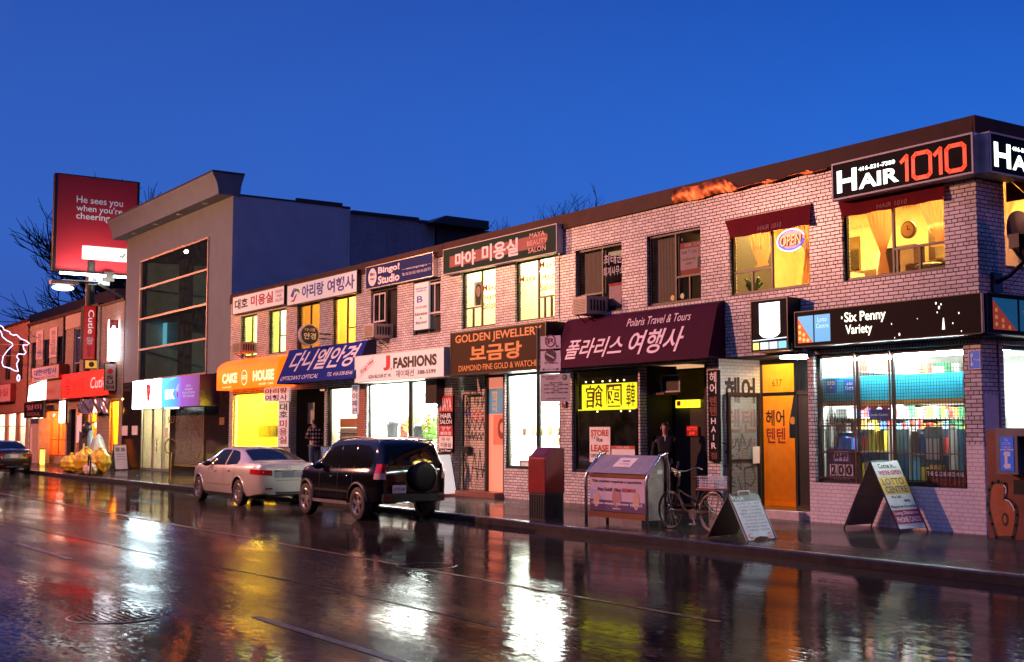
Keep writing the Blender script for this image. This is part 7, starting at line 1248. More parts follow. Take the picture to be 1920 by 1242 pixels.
p = at(168, 870, -2.2); s = thing('meter_post', 'green-grey post hung with notices standing behind the yellow sacks', 'post', p); mb = MB(); mb.cyl(p, p + Vector((0, 0, 1.75)), .11, n=12); mb.build('post', mat('green_post', (.16, .22, .19), .4, 0, .2), s, True); mb = MB(); mb.ball(p + Vector((-.15, -.1, 1.85)), (.26, .2, .24)); mb.box(p.x - .45, p.x + .25, p.y - .15, p.y + .1, p.z + 2.05, p.z + 2.10); mb.build('head', mat('dark_meter_head', (.03, .022, .02), .4), s); mb = MB(); mb.box(p.x - .55, p.x - .12, p.y - .14, p.y - .11, p.z + .75, p.z + 1.05); mb.box(p.x - .5, p.x - .3, p.y - .16, p.y - .141, p.z + .65, p.z + 1.2); mb.build('notice', PAPER, s)
mb = MB(); mb.cyl(p + Vector((-.2, .1, 2.0)), p + Vector((-.2, .1, 2.75)), .02); mb.build('rod', BLACK, s)
p2 = p + Vector((-.55, -.05, 1.45)); s = thing('umbrella', 'half-closed violet umbrella hanging on the green-grey post', 'umbrella', p2); mb = MB(); mb.cyl(p2 + Vector((.35, 0, .28)), p2 + Vector((-.55, 0, -.02)), .22, .02, 10); mb.build('canopy', mat('violet_cloth', (.07, .03, .12), .6, 0, .4, 8), s); mb = MB(); mb.cyl(p2 + Vector((-.55, 0, -.02)), p2 + Vector((.6, 0, .36)), .012); mb.build('shaft', BLACK, s)
p = at(157, 866, -1.9); s = thing('hanging_coat', 'dark brown coat bundle hung beside the green-grey post', 'coat', p); mb = MB(); mb.grid(lambda u, v: p + Vector((.30 * math.cos(6.283 * u) * (1.1 - .4 * v), .22 * math.sin(6.283 * u), .35 + 1.35 * v + .04 * math.sin(20 * u))), 24, 10); mb.build('cloth', mat('brown_cloth', (.07, .035, .025), .9, 0, .5, 6), s, True); mb = MB(); mb.cyl(p, p + Vector((0, 0, 1.65)), .03); mb.build('pole', BLACK, s)
p = at(181, 868, -1.9); s = thing('draped_sheet', 'grey plastic sheet draped over a hump behind the yellow sacks', 'sheet', p); mb = MB(); mb.grid(lambda u, v: p + Vector((-.35 + 1.05 * u, .38 * (1 - 2 * v), 1.6 * max(0.0, math.sin(math.pi * (.12 + .80 * u ** .8))) * (1 - .5 * (2 * v - 1) ** 2) + .04 * math.sin(14 * u + 9 * v))), 26, 12); mb.build('sheet', mat('grey_sheet', (.38, .33, .26), .3, 0, .3, 5), s, True)
p = at(139, 868, -1.4); s = thing('wooden_panel', 'orange-brown panel leaning behind the sacks', 'panel', p); mb = MB(); mb.prism([p + Vector((-.5, 0, 0)), p + Vector((.45, 0, 0)), p + Vector((.5, .35, 1.35)), p + Vector((-.55, .35, 1.35))], (0, 0, 0), (0, .04, 0)); mb.build('board', mat('orange_wood_panel', (.30, .10, .03), .5, 0, .3), s)
p0, p1 = at(196, 870, -1.0), at(221, 870, -1.0); zt = W(205, 834, -1.0).z; s, pl = aboard('menu_board', 'mauve menu A-board leaning near the restaurant corner', (p1.x - .5, -.95, p1.z), (p1.x - .5, -.40, p1.z), (p1.x - 1.2, -.95, p1.z), (p1.x - 1.2, -.40, p1.z), (p1.x - .85, -.95, zt), (p1.x - .85, -.40, zt), mat('mauve_menu', (.50, .30, .42), .5), BLACK)
for u0, v0 in ((.12, .72), (.55, .72)): patch(pl, [(u0, v0), (u0 + .33, v0), (u0 + .33, v0 + .16), (u0, v0 + .16)], mat('menu_photo', (.12, .06, .08), .5, 0, .5, 20), s, 'menu_photo')
lines(pl, [[(.15, .6 - .1 * k), (.85, .6 - .1 * k)] for k in range(3)], mat('mauve_ink', (.25, .08, .2), .5), s, .03, .004)
p = at(79, 870, -.9); s = thing('candle_lamp', 'small glowing yellow lantern on the pavement before the red window', 'lantern', p); mb = MB(); mb.cyl(p, p + Vector((0, 0, .75)), .12, n=10); mb.build('glow', glow('yellow_lantern', (1, .55, .08), 3), s); mb = MB(); mb.cyl(p + Vector((0, 0, .75)), p + Vector((0, 0, .8)), .14, n=10); mb.build('cap', BLACK, s)
p = at(62, 868, -.8); zt = W(62, 785, -.8).z; s = thing('ticket_machine', 'pale upright machine standing before the left shop windows', 'machine', p); mb = MB(); mb.box(p.x - .9, p.x + .9, -.8, -.2, p.z, zt); mb.build('cabinet', mat('beige_cabinet', (.42, .33, .27), .5, 0, .2), s, bevel=.02); q = facade(p.x - .9, p.x + .9, p.z, zt, -.802); patch(q, [(.1, .88), (.95, .88), (.95, .99), (.1, .99)], mat('navy_label', (.03, .03, .09), .5), s, 'header'); patch(q, [(.1, .25), (.3, .25), (.3, .8), (.1, .8)], mat('pale_slot', (.7, .6, .5), .5), s, 'display')
# ================================================================ cars
def lerp_tab(tab, x, smooth=True):
    if x <= tab[0][0]: return tab[0][1]
    for (a, b), (c, d) in zip(tab, tab[1:]):
        if x <= c:
            t = (x - a) / (c - a); return b + (d - b) * t
    return tab[-1][1]
def smooth_tab(tab, n=3):
    """round the corners of a profile table by corner cutting"""
    for _ in range(n):
        q = [tab[0]]
        for a, b in zip(tab, tab[1:]): q += [(a[0] * .75 + b[0] * .25, a[1] * .75 + b[1] * .25), (a[0] * .25 + b[0] * .75, a[1] * .25 + b[1] * .75)]
        tab = q + [tab[-1]]
    return tab
GLASSCAR = mat('car_glass', (.005, .006, .007), .04, 0, .05, spec=.28); TYRE = mat('tyre_rubber_dark', (.014, .013, .012), .55); RIMM = mat('alloy_rim', (.60, .56, .54), .25, .9, .08); CARBLACK = mat('black_trim', (.012, .012, .012), .45)
TAILR = mat('tail_red', (.28, .008, .008), .1, 0, .1, coat=1.0); TAILW = mat('tail_clear', (.55, .35, .33), .1, 0, .1, coat=1.0); CHR = mat('chrome', (.7, .7, .7), .12, 1.0, .05)
def car(label, rear_x, cyy, sp, paint, z0=0.0):
    root = thing('parked_car' if sp['kind'] == 'sedan' else 'parked_off_roader', label, 'car', (rear_x - sp['L'] / 2, cyy, z0))
    top = smooth_tab(sp['top'], 2); plan = smooth_tab(sp['plan'], 2); L = sp['L']; zb = sp['zb']; belt = sp['belt']
    def sec(x):
        zt = lerp_tab(top, x); w = lerp_tab(plan, x); bl = belt[0] + (belt[1] - belt[0]) * x / L; up = zb + lerp_tab(sp['rise'], x)
        k = max(0, min(1, (zt - bl) / .42)); k = k * k * (3 - 2 * k)
        sh = min(bl, zt - .05); mid = up + (sh - up) * .5
        wr = w * (.93 + (sp['roofw'] - .93) * k)
        p = [(0, up), (w * .80, up), (w * .93, up + .03), (w * .985, up + (mid - up) * .45), (w, mid), (w * .995, mid + (sh - mid) * .55), (w * .975, sh - .02), (w * .95, sh + .012)]
        e = (wr, zt - .07 * k - .012)
        for t in (.33, .66): p.append((p[7][0] + (e[0] - p[7][0]) * t + .012 * k * math.sin(math.pi * t), p[7][1] + (e[1] - p[7][1]) * t))
        p += [e, (wr * .93, zt - .035 * k - .004), (wr * .72, zt - .012 * k), (wr * .36, zt + .004), (0, zt + .008)]
        return p
    def tw(x, y, z): return Vector((rear_x - x, cyy - y, z0 + z))      # heading -x: the left side faces the road
    def side_y(x, z):
        p = sec(x)[2:11]
        for (a, b), (c, d) in zip(p, p[1:]):
            if b <= z <= d: return a + (c - a) * (z - b) / max(1e-6, d - b)
        return p[-1][0] if z > p[-1][1] else p[0][0]
    def top_z(x, y):
        p = sec(x)[7:]; y = abs(y)
        for (a, b), (c, d) in zip(p, p[1:]):
            if c <= y <= a: return b + (d - b) * (a - y) / max(1e-6, a - c)
        return p[0][1]
    n = 72; xs = [L * (i / n) for i in range(n + 1)]; xs = sorted(set(xs + [.01, .02, .035, .05, .08, L - .01, L - .02, L - .04]))
    v = []; fs = []; m_ = 15 * 2 - 2
    for x in xs:
        p = sec(x); ring = [(y, z) for y, z in p] + [(-y, z) for y, z in p[-2:0:-1]]; v += [tw(x, y, z) for y, z in ring]
    for i in range(len(xs) - 1):
        for j in range(m_): fs.append((i * m_ + j, i * m_ + (j + 1) % m_, (i + 1) * m_ + (j + 1) % m_, (i + 1) * m_ + j))
    fs += [tuple(range(m_))[::-1], tuple(range((len(xs) - 1) * m_, len(xs) * m_))]
    body = MB(); body.add(v, fs); bo = body.build('body', [paint, CARBLACK], root)
    bm = bmesh.new(); bm.from_mesh(bo.data); bmesh.ops.recalc_face_normals(bm, faces=bm.faces); bm.to_mesh(bo.data); bm.free()
    ax = sp['axles']; rw = sp['rw']; cut = MB(); cut.cur = 1
    for a in ax:
        for sgn in (1, -1): cut.cyl(tw(a, sgn * (sp['plan'][3][1] - .26), rw + .01), tw(a, sgn * 1.2, rw + .01), rw + .055, n=36)
    co = cut.build('cutter', [paint, CARBLACK], root); bm = bmesh.new(); bm.from_mesh(co.data); bmesh.ops.recalc_face_normals(bm, faces=bm.faces); bm.to_mesh(co.data); bm.free()
    md = bo.modifiers.new('arches', 'BOOLEAN'); md.operation = 'DIFFERENCE'; md.object = co; md.solver = 'EXACT'
    dg = bpy.context.evaluated_depsgraph_get(); dg.update(); me = bpy.data.meshes.new_from_object(bo.evaluated_get(dg)); bo.modifiers.clear(); bo.data = me; bpy.data.objects.remove(co)
    for p in me.polygons: p.use_smooth = True
    me.set_sharp_from_angle(angle=R(38))
    def side_patch(name, xa, xb, zlo, zhi, m, sgn, off=.006, nx=14, nz=6, parent=root):
        mb = MB(); mb.grid(lambda u, w_: (lambda x: (lambda z: tw(x, sgn * (side_y(x, z) + off), z))(zlo(x) + (zhi(x) - zlo(x)) * w_))(xa + (xb - xa) * u), nx, nz); return mb.build(name, m, parent, True)
    def top_patch(name, xa, xb, wa, wb, m, off=.006):
        mb = MB(); mb.grid(lambda u, w_: (lambda x: (lambda y: tw(x - off * .7, y, top_z(x, y) + off))((2 * w_ - 1) * (wa + (wb - wa) * u)))(xa + (xb - xa) * u), 12, 16); return mb.build(name, m, root, True)
    # glazing
    rx = sp['rear_glass']; top_patch('rear_window', rx[0], rx[1], rx[2], rx[3], GLASSCAR); fx = sp['windscreen']; top_patch('windscreen', fx[0], fx[1], fx[2], fx[3], GLASSCAR)
    for sgn in (1, -1):
        for xa, xb, lo, hi in sp['side_glass']:
            side_patch('side_window', xa, xb, lambda x: lerp_tab(lo, x), lambda x: min(lerp_tab(hi, x), lerp_tab(top, x) - .09), GLASSCAR, sgn, .005)
        for x, za, zb_ in sp['seams']: side_patch('door_seam', x - .004, x + .004, lambda q: za, lambda q: zb_, CARBLACK, sgn, .002, 1, 8)
        xa, xb, z = sp['moulding']; side_patch('side_moulding', xa, xb, lambda q: z, lambda q: z + .05, sp.get('mould_mat', paint), sgn, .014, 20, 2)
        xa, xb, z = sp['sill']; side_patch('sill', xa, xb, lambda q: z, lambda q: z + .07, sp.get('sill_mat', CARBLACK), sgn, sp.get('sill_out', .006), 20, 2)
        for x, z in sp['handles']: mb = MB(); mb.tube([tw(x - .08, sgn * (side_y(x, z) - .005), z), tw(x - .07, sgn * (side_y(x, z) + .03), z), tw(x + .07, sgn * (side_y(x, z) + .03), z), tw(x + .08, sgn * (side_y(x, z) - .005), z)], .014, 6); mb.build('door_handle', sp.get('handle_mat', paint), root, True)
        x, z = sp['mirror']; mb = MB(); mb.ball(tw(x, sgn * (side_y(x, z) + .12), z + .03), (.07, .12, .075), 12, 8); mb.build('mirror', sp.get('mirror_mat', CARBLACK), root, True)
        for a in ax:                                       # arch lip
            mb = MB(); pts = []
            for i in range(19):
                t = math.pi * (-.06 + 1.12 * i / 18); x = a + (rw + .065) * math.cos(t); z = rw + .01 + (rw + .065) * math.sin(t)
                if z > zb + .02: pts.append(tw(x, sgn * (side_y(x, z) + .0), z))
            mb.tube(pts, sp['lip'], 6); mb.build('wheel_arch', sp.get('lip_mat', paint), root, True)
        # tail light wrapped round the corner
        for (xs_, ye, z1, z2, m) in sp['tail']:
            mb = MB(); cols = []; N1 = 7
            def pt(i, z):
                if i <= N1: x = xs_ * (1 - i / N1) ** 1.6 + .012; return tw(x, sgn * (side_y(x, z) + .010), z)
                x = 0; y0_ = side_y(.012, z); return tw(-.014, sgn * (y0_ + (ye - y0_) * (i - N1) / 4), z)
            mb.add([pt(i, z1(i / 11) + (z2(i / 11) - z1(i / 11)) * j / 3) for i in range(12) for j in range(4)], [(i * 4 + j, i * 4 + j + 1, i * 4 + 5 + j, i * 4 + 4 + j) for i in range(11) for j in range(3)]); mb.build('tail_light', m, root, True)
        hx = L - .42; side_patch('head_light', hx, L - .12, lambda q: .62, lambda q: .62 + .12 * min(1, (L - q) / .3), TAILW, sgn, .008, 8, 3)
    # wheels
    for a in ax:
        for sgn in (1, -1):
            yo = sp['track'] * sgn; s_ = sgn; tyre = MB(); prof = [(.62 * rw, -.10), (.80 * rw, -.105), (.95 * rw, -.095), (rw, -.06), (rw, .05), (.95 * rw, .085), (.80 * rw, .095), (.66 * rw, .09), (.64 * rw, .05)]
            nn = 36; vv = []
            for i in range(nn):
                t = 2 * math.pi * i / nn; vv += [tw(a + r * math.cos(t), yo + s_ * d, rw + r * math.sin(t)) for r, d in prof]
            k = len(prof); tyre.add(vv, [(i * k + j, i * k + j + 1, ((i + 1) % nn) * k + j + 1, ((i + 1) % nn) * k + j) for i in range(nn) for j in range(k - 1)]); wo = tyre.build('wheel', TYRE, root, 50)
            rim = MB(); rr = [(.665 * rw, .088), (.64 * rw, .092), (.61 * rw, .07), (.60 * rw, .0)]; vv = []
            for i in range(nn):
                t = 2 * math.pi * i / nn; vv += [tw(a + r * math.cos(t), yo + s_ * d, rw + r * math.sin(t)) for r, d in rr]
            rim.add(vv, [(i * 4 + j, i * 4 + j + 1, ((i + 1) % nn) * 4 + j + 1, ((i + 1) % nn) * 4 + j) for i in range(nn) for j in range(3)])
            ns = sp['spokes']
            for i in range(ns):
                t = 2 * math.pi * (i + .25) / ns
                for dt in sp['split']:
                    r0, r1 = .12 * rw, .63 * rw; c0, s0 = math.cos(t + dt * .4), math.sin(t + dt * .4); c1, s1 = math.cos(t + dt), math.sin(t + dt); wa, wb_ = sp['spw']
                    q = []
                    for dd in (.075, .045):
                        for r, c_, ss, w_ in ((r0, c0, s0, wa), (r1, c1, s1, wb_)):
                            for e in (-1, 1): q.append(tw(a + r * c_ - e * w_ * ss, yo + s_ * (dd - (.012 if r == r0 else 0)), rw + r * ss + e * w_ * c_))
                    rim.add(q, [(0, 1, 3, 2), (4, 6, 7, 5), (0, 2, 6, 4), (1, 5, 7, 3), (0, 4, 5, 1), (2, 3, 7, 6)])
            rim.cyl(tw(a, yo + s_ * .03, rw), tw(a, yo + s_ * .078, rw), .17 * rw, .14 * rw, 16); rim.build('rim', RIMM, wo, 30)
            bd = MB(); bd.cyl(tw(a, yo - s_ * .05, rw), tw(a, yo + s_ * .01, rw), .62 * rw, n=24); bd.build('brake_disc', mat('dark_brake', (.03, .028, .026), .5, .5), wo)
    return root, tw, side_y, top_z
C_ = lambda v: (lambda t: v)
SEDAN = dict(kind='sedan', L=4.80, zb=.20, belt=(.98, .91), roofw=.70, rise=[(0, .10), (.5, .02), (1.2, 0), (4.0, 0), (4.8, .08)],
    top=[(0, .70), (.015, .93), (.05, 1.03), (.16, 1.065), (.50, 1.075), (.62, 1.10), (1.42, 1.42), (1.9, 1.465), (2.4, 1.47), (2.85, 1.425), (3.72, 1.03), (4.3, .93), (4.62, .80), (4.76, .64), (4.80, .50)],
    plan=[(0, .60), (.04, .72), (.22, .84), (.75, .905), (2.4, .91), (3.8, .89), (4.4, .80), (4.72, .60), (4.80, .42)],
    axles=(1.02, 3.80), rw=.325, track=.80, rear_glass=(.66, 1.38, .66, .56), windscreen=(2.92, 3.62, .55, .66),
    side_glass=[(1.22, 1.92, [(1.22, 1.02), (1.92, .985)], [(1.22, 1.13), (1.5, 1.34), (1.92, 1.40)]), (1.98, 3.15, [(1.98, .985), (3.15, .97)], [(1.98, 1.40), (2.55, 1.385), (3.15, 1.06)])],
    seams=[(1.95, .33, .97), (1.28, .55, 1.0), (3.05, .33, .95)], moulding=(1.5, 3.2, .50), sill=(1.4, 3.4, .215), handles=[(1.62, .86), (2.55, .84)], mirror=(2.98, .98), lip=.018,
    tail=[(.34, .42, lambda u: .80 - .05 * u, lambda u: .915 - .03 * u, TAILR)], spokes=7, split=(0,), spw=(.035, .022), mirror_mat=CARBLACK)
SILVER = mat('silver_paint', (.47, .45, .42), .30, .5, .04, 2, coat=1.0); DARKP = mat('black_paint', (.003, .003, .003), .10, 0, .1, coat=.5, spec=.35); MAROONP = mat('dark_car_paint', (.012, .008, .010), .2, 0, .1, coat=1.0)
def plate_on(root, tw, y, z, w_, h, txt, x=-.03, m=None):
    pl = Pl(tw(x, y + w_ / 2, z), (0, 1, 0), (0, 0, 1), w_, h); mb = MB(); plbox(mb, pl, 0, 0, 1, 1, -.01, 0); p = mb.build('licence_plate', m or mat('plate_white', (.62, .58, .6), .4), root)
    if txt: text(pl, txt, .08, .25, .92, .72, mat('plate_ink', (.04, .05, .2), .5), p, .02)
    return pl
def sedan(label, rx, cyy, paint, plate, pm=None):
    root, tw, sy, tz = car(label, rx, cyy, SEDAN, paint)
    # boot lid details: garnish, plate recess, emblem, bumper shelf
    def strip(name, y0, y1, z0_, z1_, m, out): mb = MB(); mb.grid(lambda u, v: tw(-out + .10 * ((y0 + (y1 - y0) * u) / .62) ** 4, y0 + (y1 - y0) * u, z0_ + (z1_ - z0_) * v), 14, 2); return mb.build(name, m, root, True)
    strip('plate_recess', -.36, .36, .70, .86, mat('grey_recess', (.22, .22, .24), .4, .5), .020); strip('boot_garnish', -.37, .37, .86, .885, CHR, .028); plate_on(root, tw, 0, .715, .31, .14, plate, -.034, pm)
    mb = MB(); mb.tube([tw(-.03 + .006, .05 * math.cos(t), .935 + .033 * math.sin(t)) for t in [i * .4488 for i in range(14)]], .006, 6, True); mb.build('emblem', CHR, root, True)
    strip('bumper_seam', -.56, .56, .635, .645, CARBLACK, .006); strip('lower_valance', -.55, .55, .30, .36, CARBLACK, .008)
    strip('brake_light', -.16, .16, 1.0, 1.012, TAILR, -.01) if 0 else None
    for y in (-.5, .5): mb = MB(); mb.box(*sorted((tw(-.012, y - .09, .42).x, tw(.0, y, 0).x)), *sorted((tw(0, y - .09, 0).y, tw(0, y + .09, 0).y)), .42, .46); mb.build('reflector', TAILR, root)
    mb = MB(); mb.cyl(tw(.05, -.5, .24), tw(-.03, -.5, .235), .035, n=12); mb.build('exhaust', CHR, root)
    mb = MB(); mb.tube([tw(1.62, 0, 1.47), tw(1.45, 0, 1.54)], .006, 5); mb.build('aerial', CARBLACK, root); return root
sedan('silver saloon car parked at the kerb before the yellow-lit cake shop', -16.52, -4.40, SILVER, '', mat('dim_plate', (.12, .14, .16), .4)); sedan('dark saloon car parked at the left picture edge', -45.2, -4.45, MAROONP, '', mat('pale_plate', (.55, .5, .5), .4))
SUV = dict(kind='suv', L=4.12, zb=.30, belt=(1.03, .98), roofw=.80, rise=[(0, .12), (.4, .04), (1, 0), (3.2, 0), (4.12, .10)],
    top=[(0, .62), (.01, .95), (.03, 1.10), (.16, 1.50), (.26, 1.62), (.6, 1.685), (1.5, 1.70), (2.2, 1.655), (2.45, 1.60), (3.05, 1.14), (3.75, 1.03), (4.0, .90), (4.09, .72), (4.12, .55)],
    plan=[(0, .70), (.03, .77), (.16, .835), (.6, .865), (2.2, .87), (3.3, .86), (3.8, .78), (4.06, .62), (4.12, .45)],
    axles=(.84, 3.33), rw=.345, track=.775, rear_glass=(.045, .20, .60, .56), windscreen=(2.52, 2.98, .60, .68),
    side_glass=[(.36, 1.05, [(.36, 1.09), (1.05, 1.07)], [(.36, 1.42), (.55, 1.53), (1.05, 1.56)]), (1.10, 1.72, [(1.10, 1.07), (1.72, 1.055)], [(1.10, 1.56), (1.72, 1.54)]), (1.78, 2.68, [(1.78, 1.055), (2.68, 1.04)], [(1.78, 1.54), (2.2, 1.50), (2.68, 1.13)])],
    seams=[(1.75, .42, 1.04), (1.08, .66, 1.06), (2.62, .42, 1.0)], moulding=(1.25, 2.9, .56), sill=(1.25, 2.92, .31), handles=[(1.28, .90), (1.95, .88)], mirror=(2.55, 1.06), lip=.035, lip_mat=mat('grey_flare', (.02, .02, .02), .4), mould_mat=CARBLACK, sill_mat=mat('bright_step', (.62, .55, .48), .25, .8), sill_out=.07,
    tail=[(.16, .66, lambda u: .86, lambda u: .98, TAILW), (.16, .66, lambda u: .98, lambda u: 1.17, mat('suv_tail_red', (.50, .012, .012), .1, 0, .1, coat=1.0))], spokes=5, split=(0,), spw=(.045, .034), mirror_mat=DARKP)
root, tw, sy, tz = car('black compact off-roader with spare wheel parked behind the silver saloon', -10.28, -4.42, SUV, DARKP)
plate_on(root, tw, .36, .58, .31, .16, 'ATVV-440', -.055); mb = MB()
for y in (-.5, .5): mb.box(tw(.04, 0, 0).x, tw(-.05, 0, 0).x, tw(0, y - .22, 0).y, tw(0, y + .22, 0).y, .40, .56)
mb.box(tw(.04, 0, 0).x, tw(-.045, 0, 0).x, tw(0, -.3, 0).y, tw(0, .3, 0).y, .40, .555); mb.build('rear_bumper', CARBLACK, root, bevel=.015)
for y in (.62, -.62): mb = MB(); mb.box(*sorted((tw(-.058, 0, 0).x, tw(-.05, 0, 0).x)), *sorted((tw(0, y - .06, 0).y, tw(0, y + .06, 0).y)), .46, .52); mb.build('reflector', TAILR, root)
mb = MB(); cxx = tw(-.02, -.20, .90); prof = [(.0, .11), (.19, .115), (.27, .11), (.305, .085), (.315, .04), (.30, -.03)]; nn = 32; vv = []
for i in range(nn): t = 2 * math.pi * i / nn; vv += [cxx + Vector((d, r * math.cos(t), r * math.sin(t))) for r, d in prof]
mb.add(vv, [(i * 6 + j, i * 6 + j + 1, ((i + 1) % nn) * 6 + j + 1, ((i + 1) % nn) * 6 + j) for i in range(nn) for j in range(5)]); sw = mb.build('spare_wheel', mat('soft_cover', (.006, .006, .006), .35, spec=.3), root, True); mb = MB(); mb.tube([cxx + Vector((.088, .283 * math.cos(t), .283 * math.sin(t))) for t in [R(4 + 10 * i) for i in range(14)]], .008, 6); mb.build('cover_highlight', CHR, sw, True)  # chrome arc stands in for the highlight on the cover
for sgn in (1, -1):
    mb = MB(); q = [tw(x, sgn * .60, tz(x, .6) + h) for x, h in ((.32, .0), (.42, .05), (1.3, .055), (2.05, .05), (2.3, .0))]; mb.tube(q, .018, 8); mb.build('roof_rail', mat('rail_grey', (.25, .25, .26), .3, .7), root, True)
mb = MB(); mb.tube([tw(-.02, .30, .78), tw(-.05, .30, .80), tw(-.05, .46, .80), tw(-.02, .46, .78)], .014, 6); mb.build('door_handle', DARKP, root, True); mb = MB(); mb.tube([tw(-.02, .05, 1.12), tw(-.015, .42, 1.17)], .008, 5); mb.build('wiper', CARBLACK, root)
mb = MB(); mb.tube([tw(-.016, .64, z) for z in (.60, .80, .98)] , .004, 4); mb.build('door_seam', CARBLACK, root); mb = MB(); mb.grid(lambda u, v: tw(-.012 + .008 * v, -.60 + 1.20 * u, 1.60 - .0 * u + .02 * v) + Vector((-.2, 0, .03)), 8, 2); mb.build('roof_spoiler', DARKP, root)
# ================================================================ people
def skin_mesh(name, nodes, edges, mats, parent, root_i=0, sub=2):
    me = bpy.data.meshes.new(name); me.from_pydata([n[0] for n in nodes], edges, []); me.update(); o = bpy.data.objects.new(name, me); COL.objects.link(o)
    o.modifiers.new('skin', 'SKIN'); sv = me.skin_vertices[0].data
    for i, n in enumerate(nodes):
        r = n[1]; sv[i].radius = (r, r) if isinstance(r, (int, float)) else r; sv[i].use_root = (i == root_i)
    ss = o.modifiers.new('sub', 'SUBSURF'); ss.levels = sub; ss.render_levels = sub
    dg = bpy.context.evaluated_depsgraph_get(); dg.update(); m2 = bpy.data.meshes.new_from_object(o.evaluated_get(dg)); bpy.data.objects.remove(o)
    m2.name = name; m2.materials.clear(); m2.materials.append(mats)
    for p in m2.polygons: p.use_smooth = True
    o = bpy.data.objects.new(name, m2); COL.objects.link(o); o.parent = parent; return o
def chain(nodes, edges, pts, start=None):
    prev = start
    for p in pts:
        nodes.append(p); i = len(nodes) - 1
        if prev is not None: edges.append((prev, i))
        prev = i
    return prev
SKIN = mat('skin', (.50, .27, .19), .5, 0, .05); HAIR = mat('black_hair', (.008, .007, .007), .45)
def hand(nodes, edges, wrist_i, wrist, d, side, curl):
    """palm and five fingers; d = direction of the hand, side = towards the thumb, curl = where the palm looks"""
    d = Vector(d).normalized(); side = Vector(side).normalized(); curl = Vector(curl).normalized(); w_ = Vector(wrist); pm = w_ + d * .05; nodes.append((tuple(pm), (.036, .018))); pi_ = len(nodes) - 1; edges.append((wrist_i, pi_))
    for k, (off, ln) in enumerate(((.030, .070), (.010, .080), (-.010, .074), (-.030, .058))):
        b = pm + d * .045 + side * off; chain(nodes, edges, [(tuple(b), .010), (tuple(b + d * ln * .5 + curl * ln * .15), .009), (tuple(b + d * ln * .8 + curl * ln * .45), .008)], pi_)
    b = pm - d * .02 + side * .035; chain(nodes, edges, [(tuple(b), .012), (tuple(b + d * .035 + side * .02 + curl * .015), .010), (tuple(b + d * .06 + side * .022 + curl * .03), .008)], pi_)
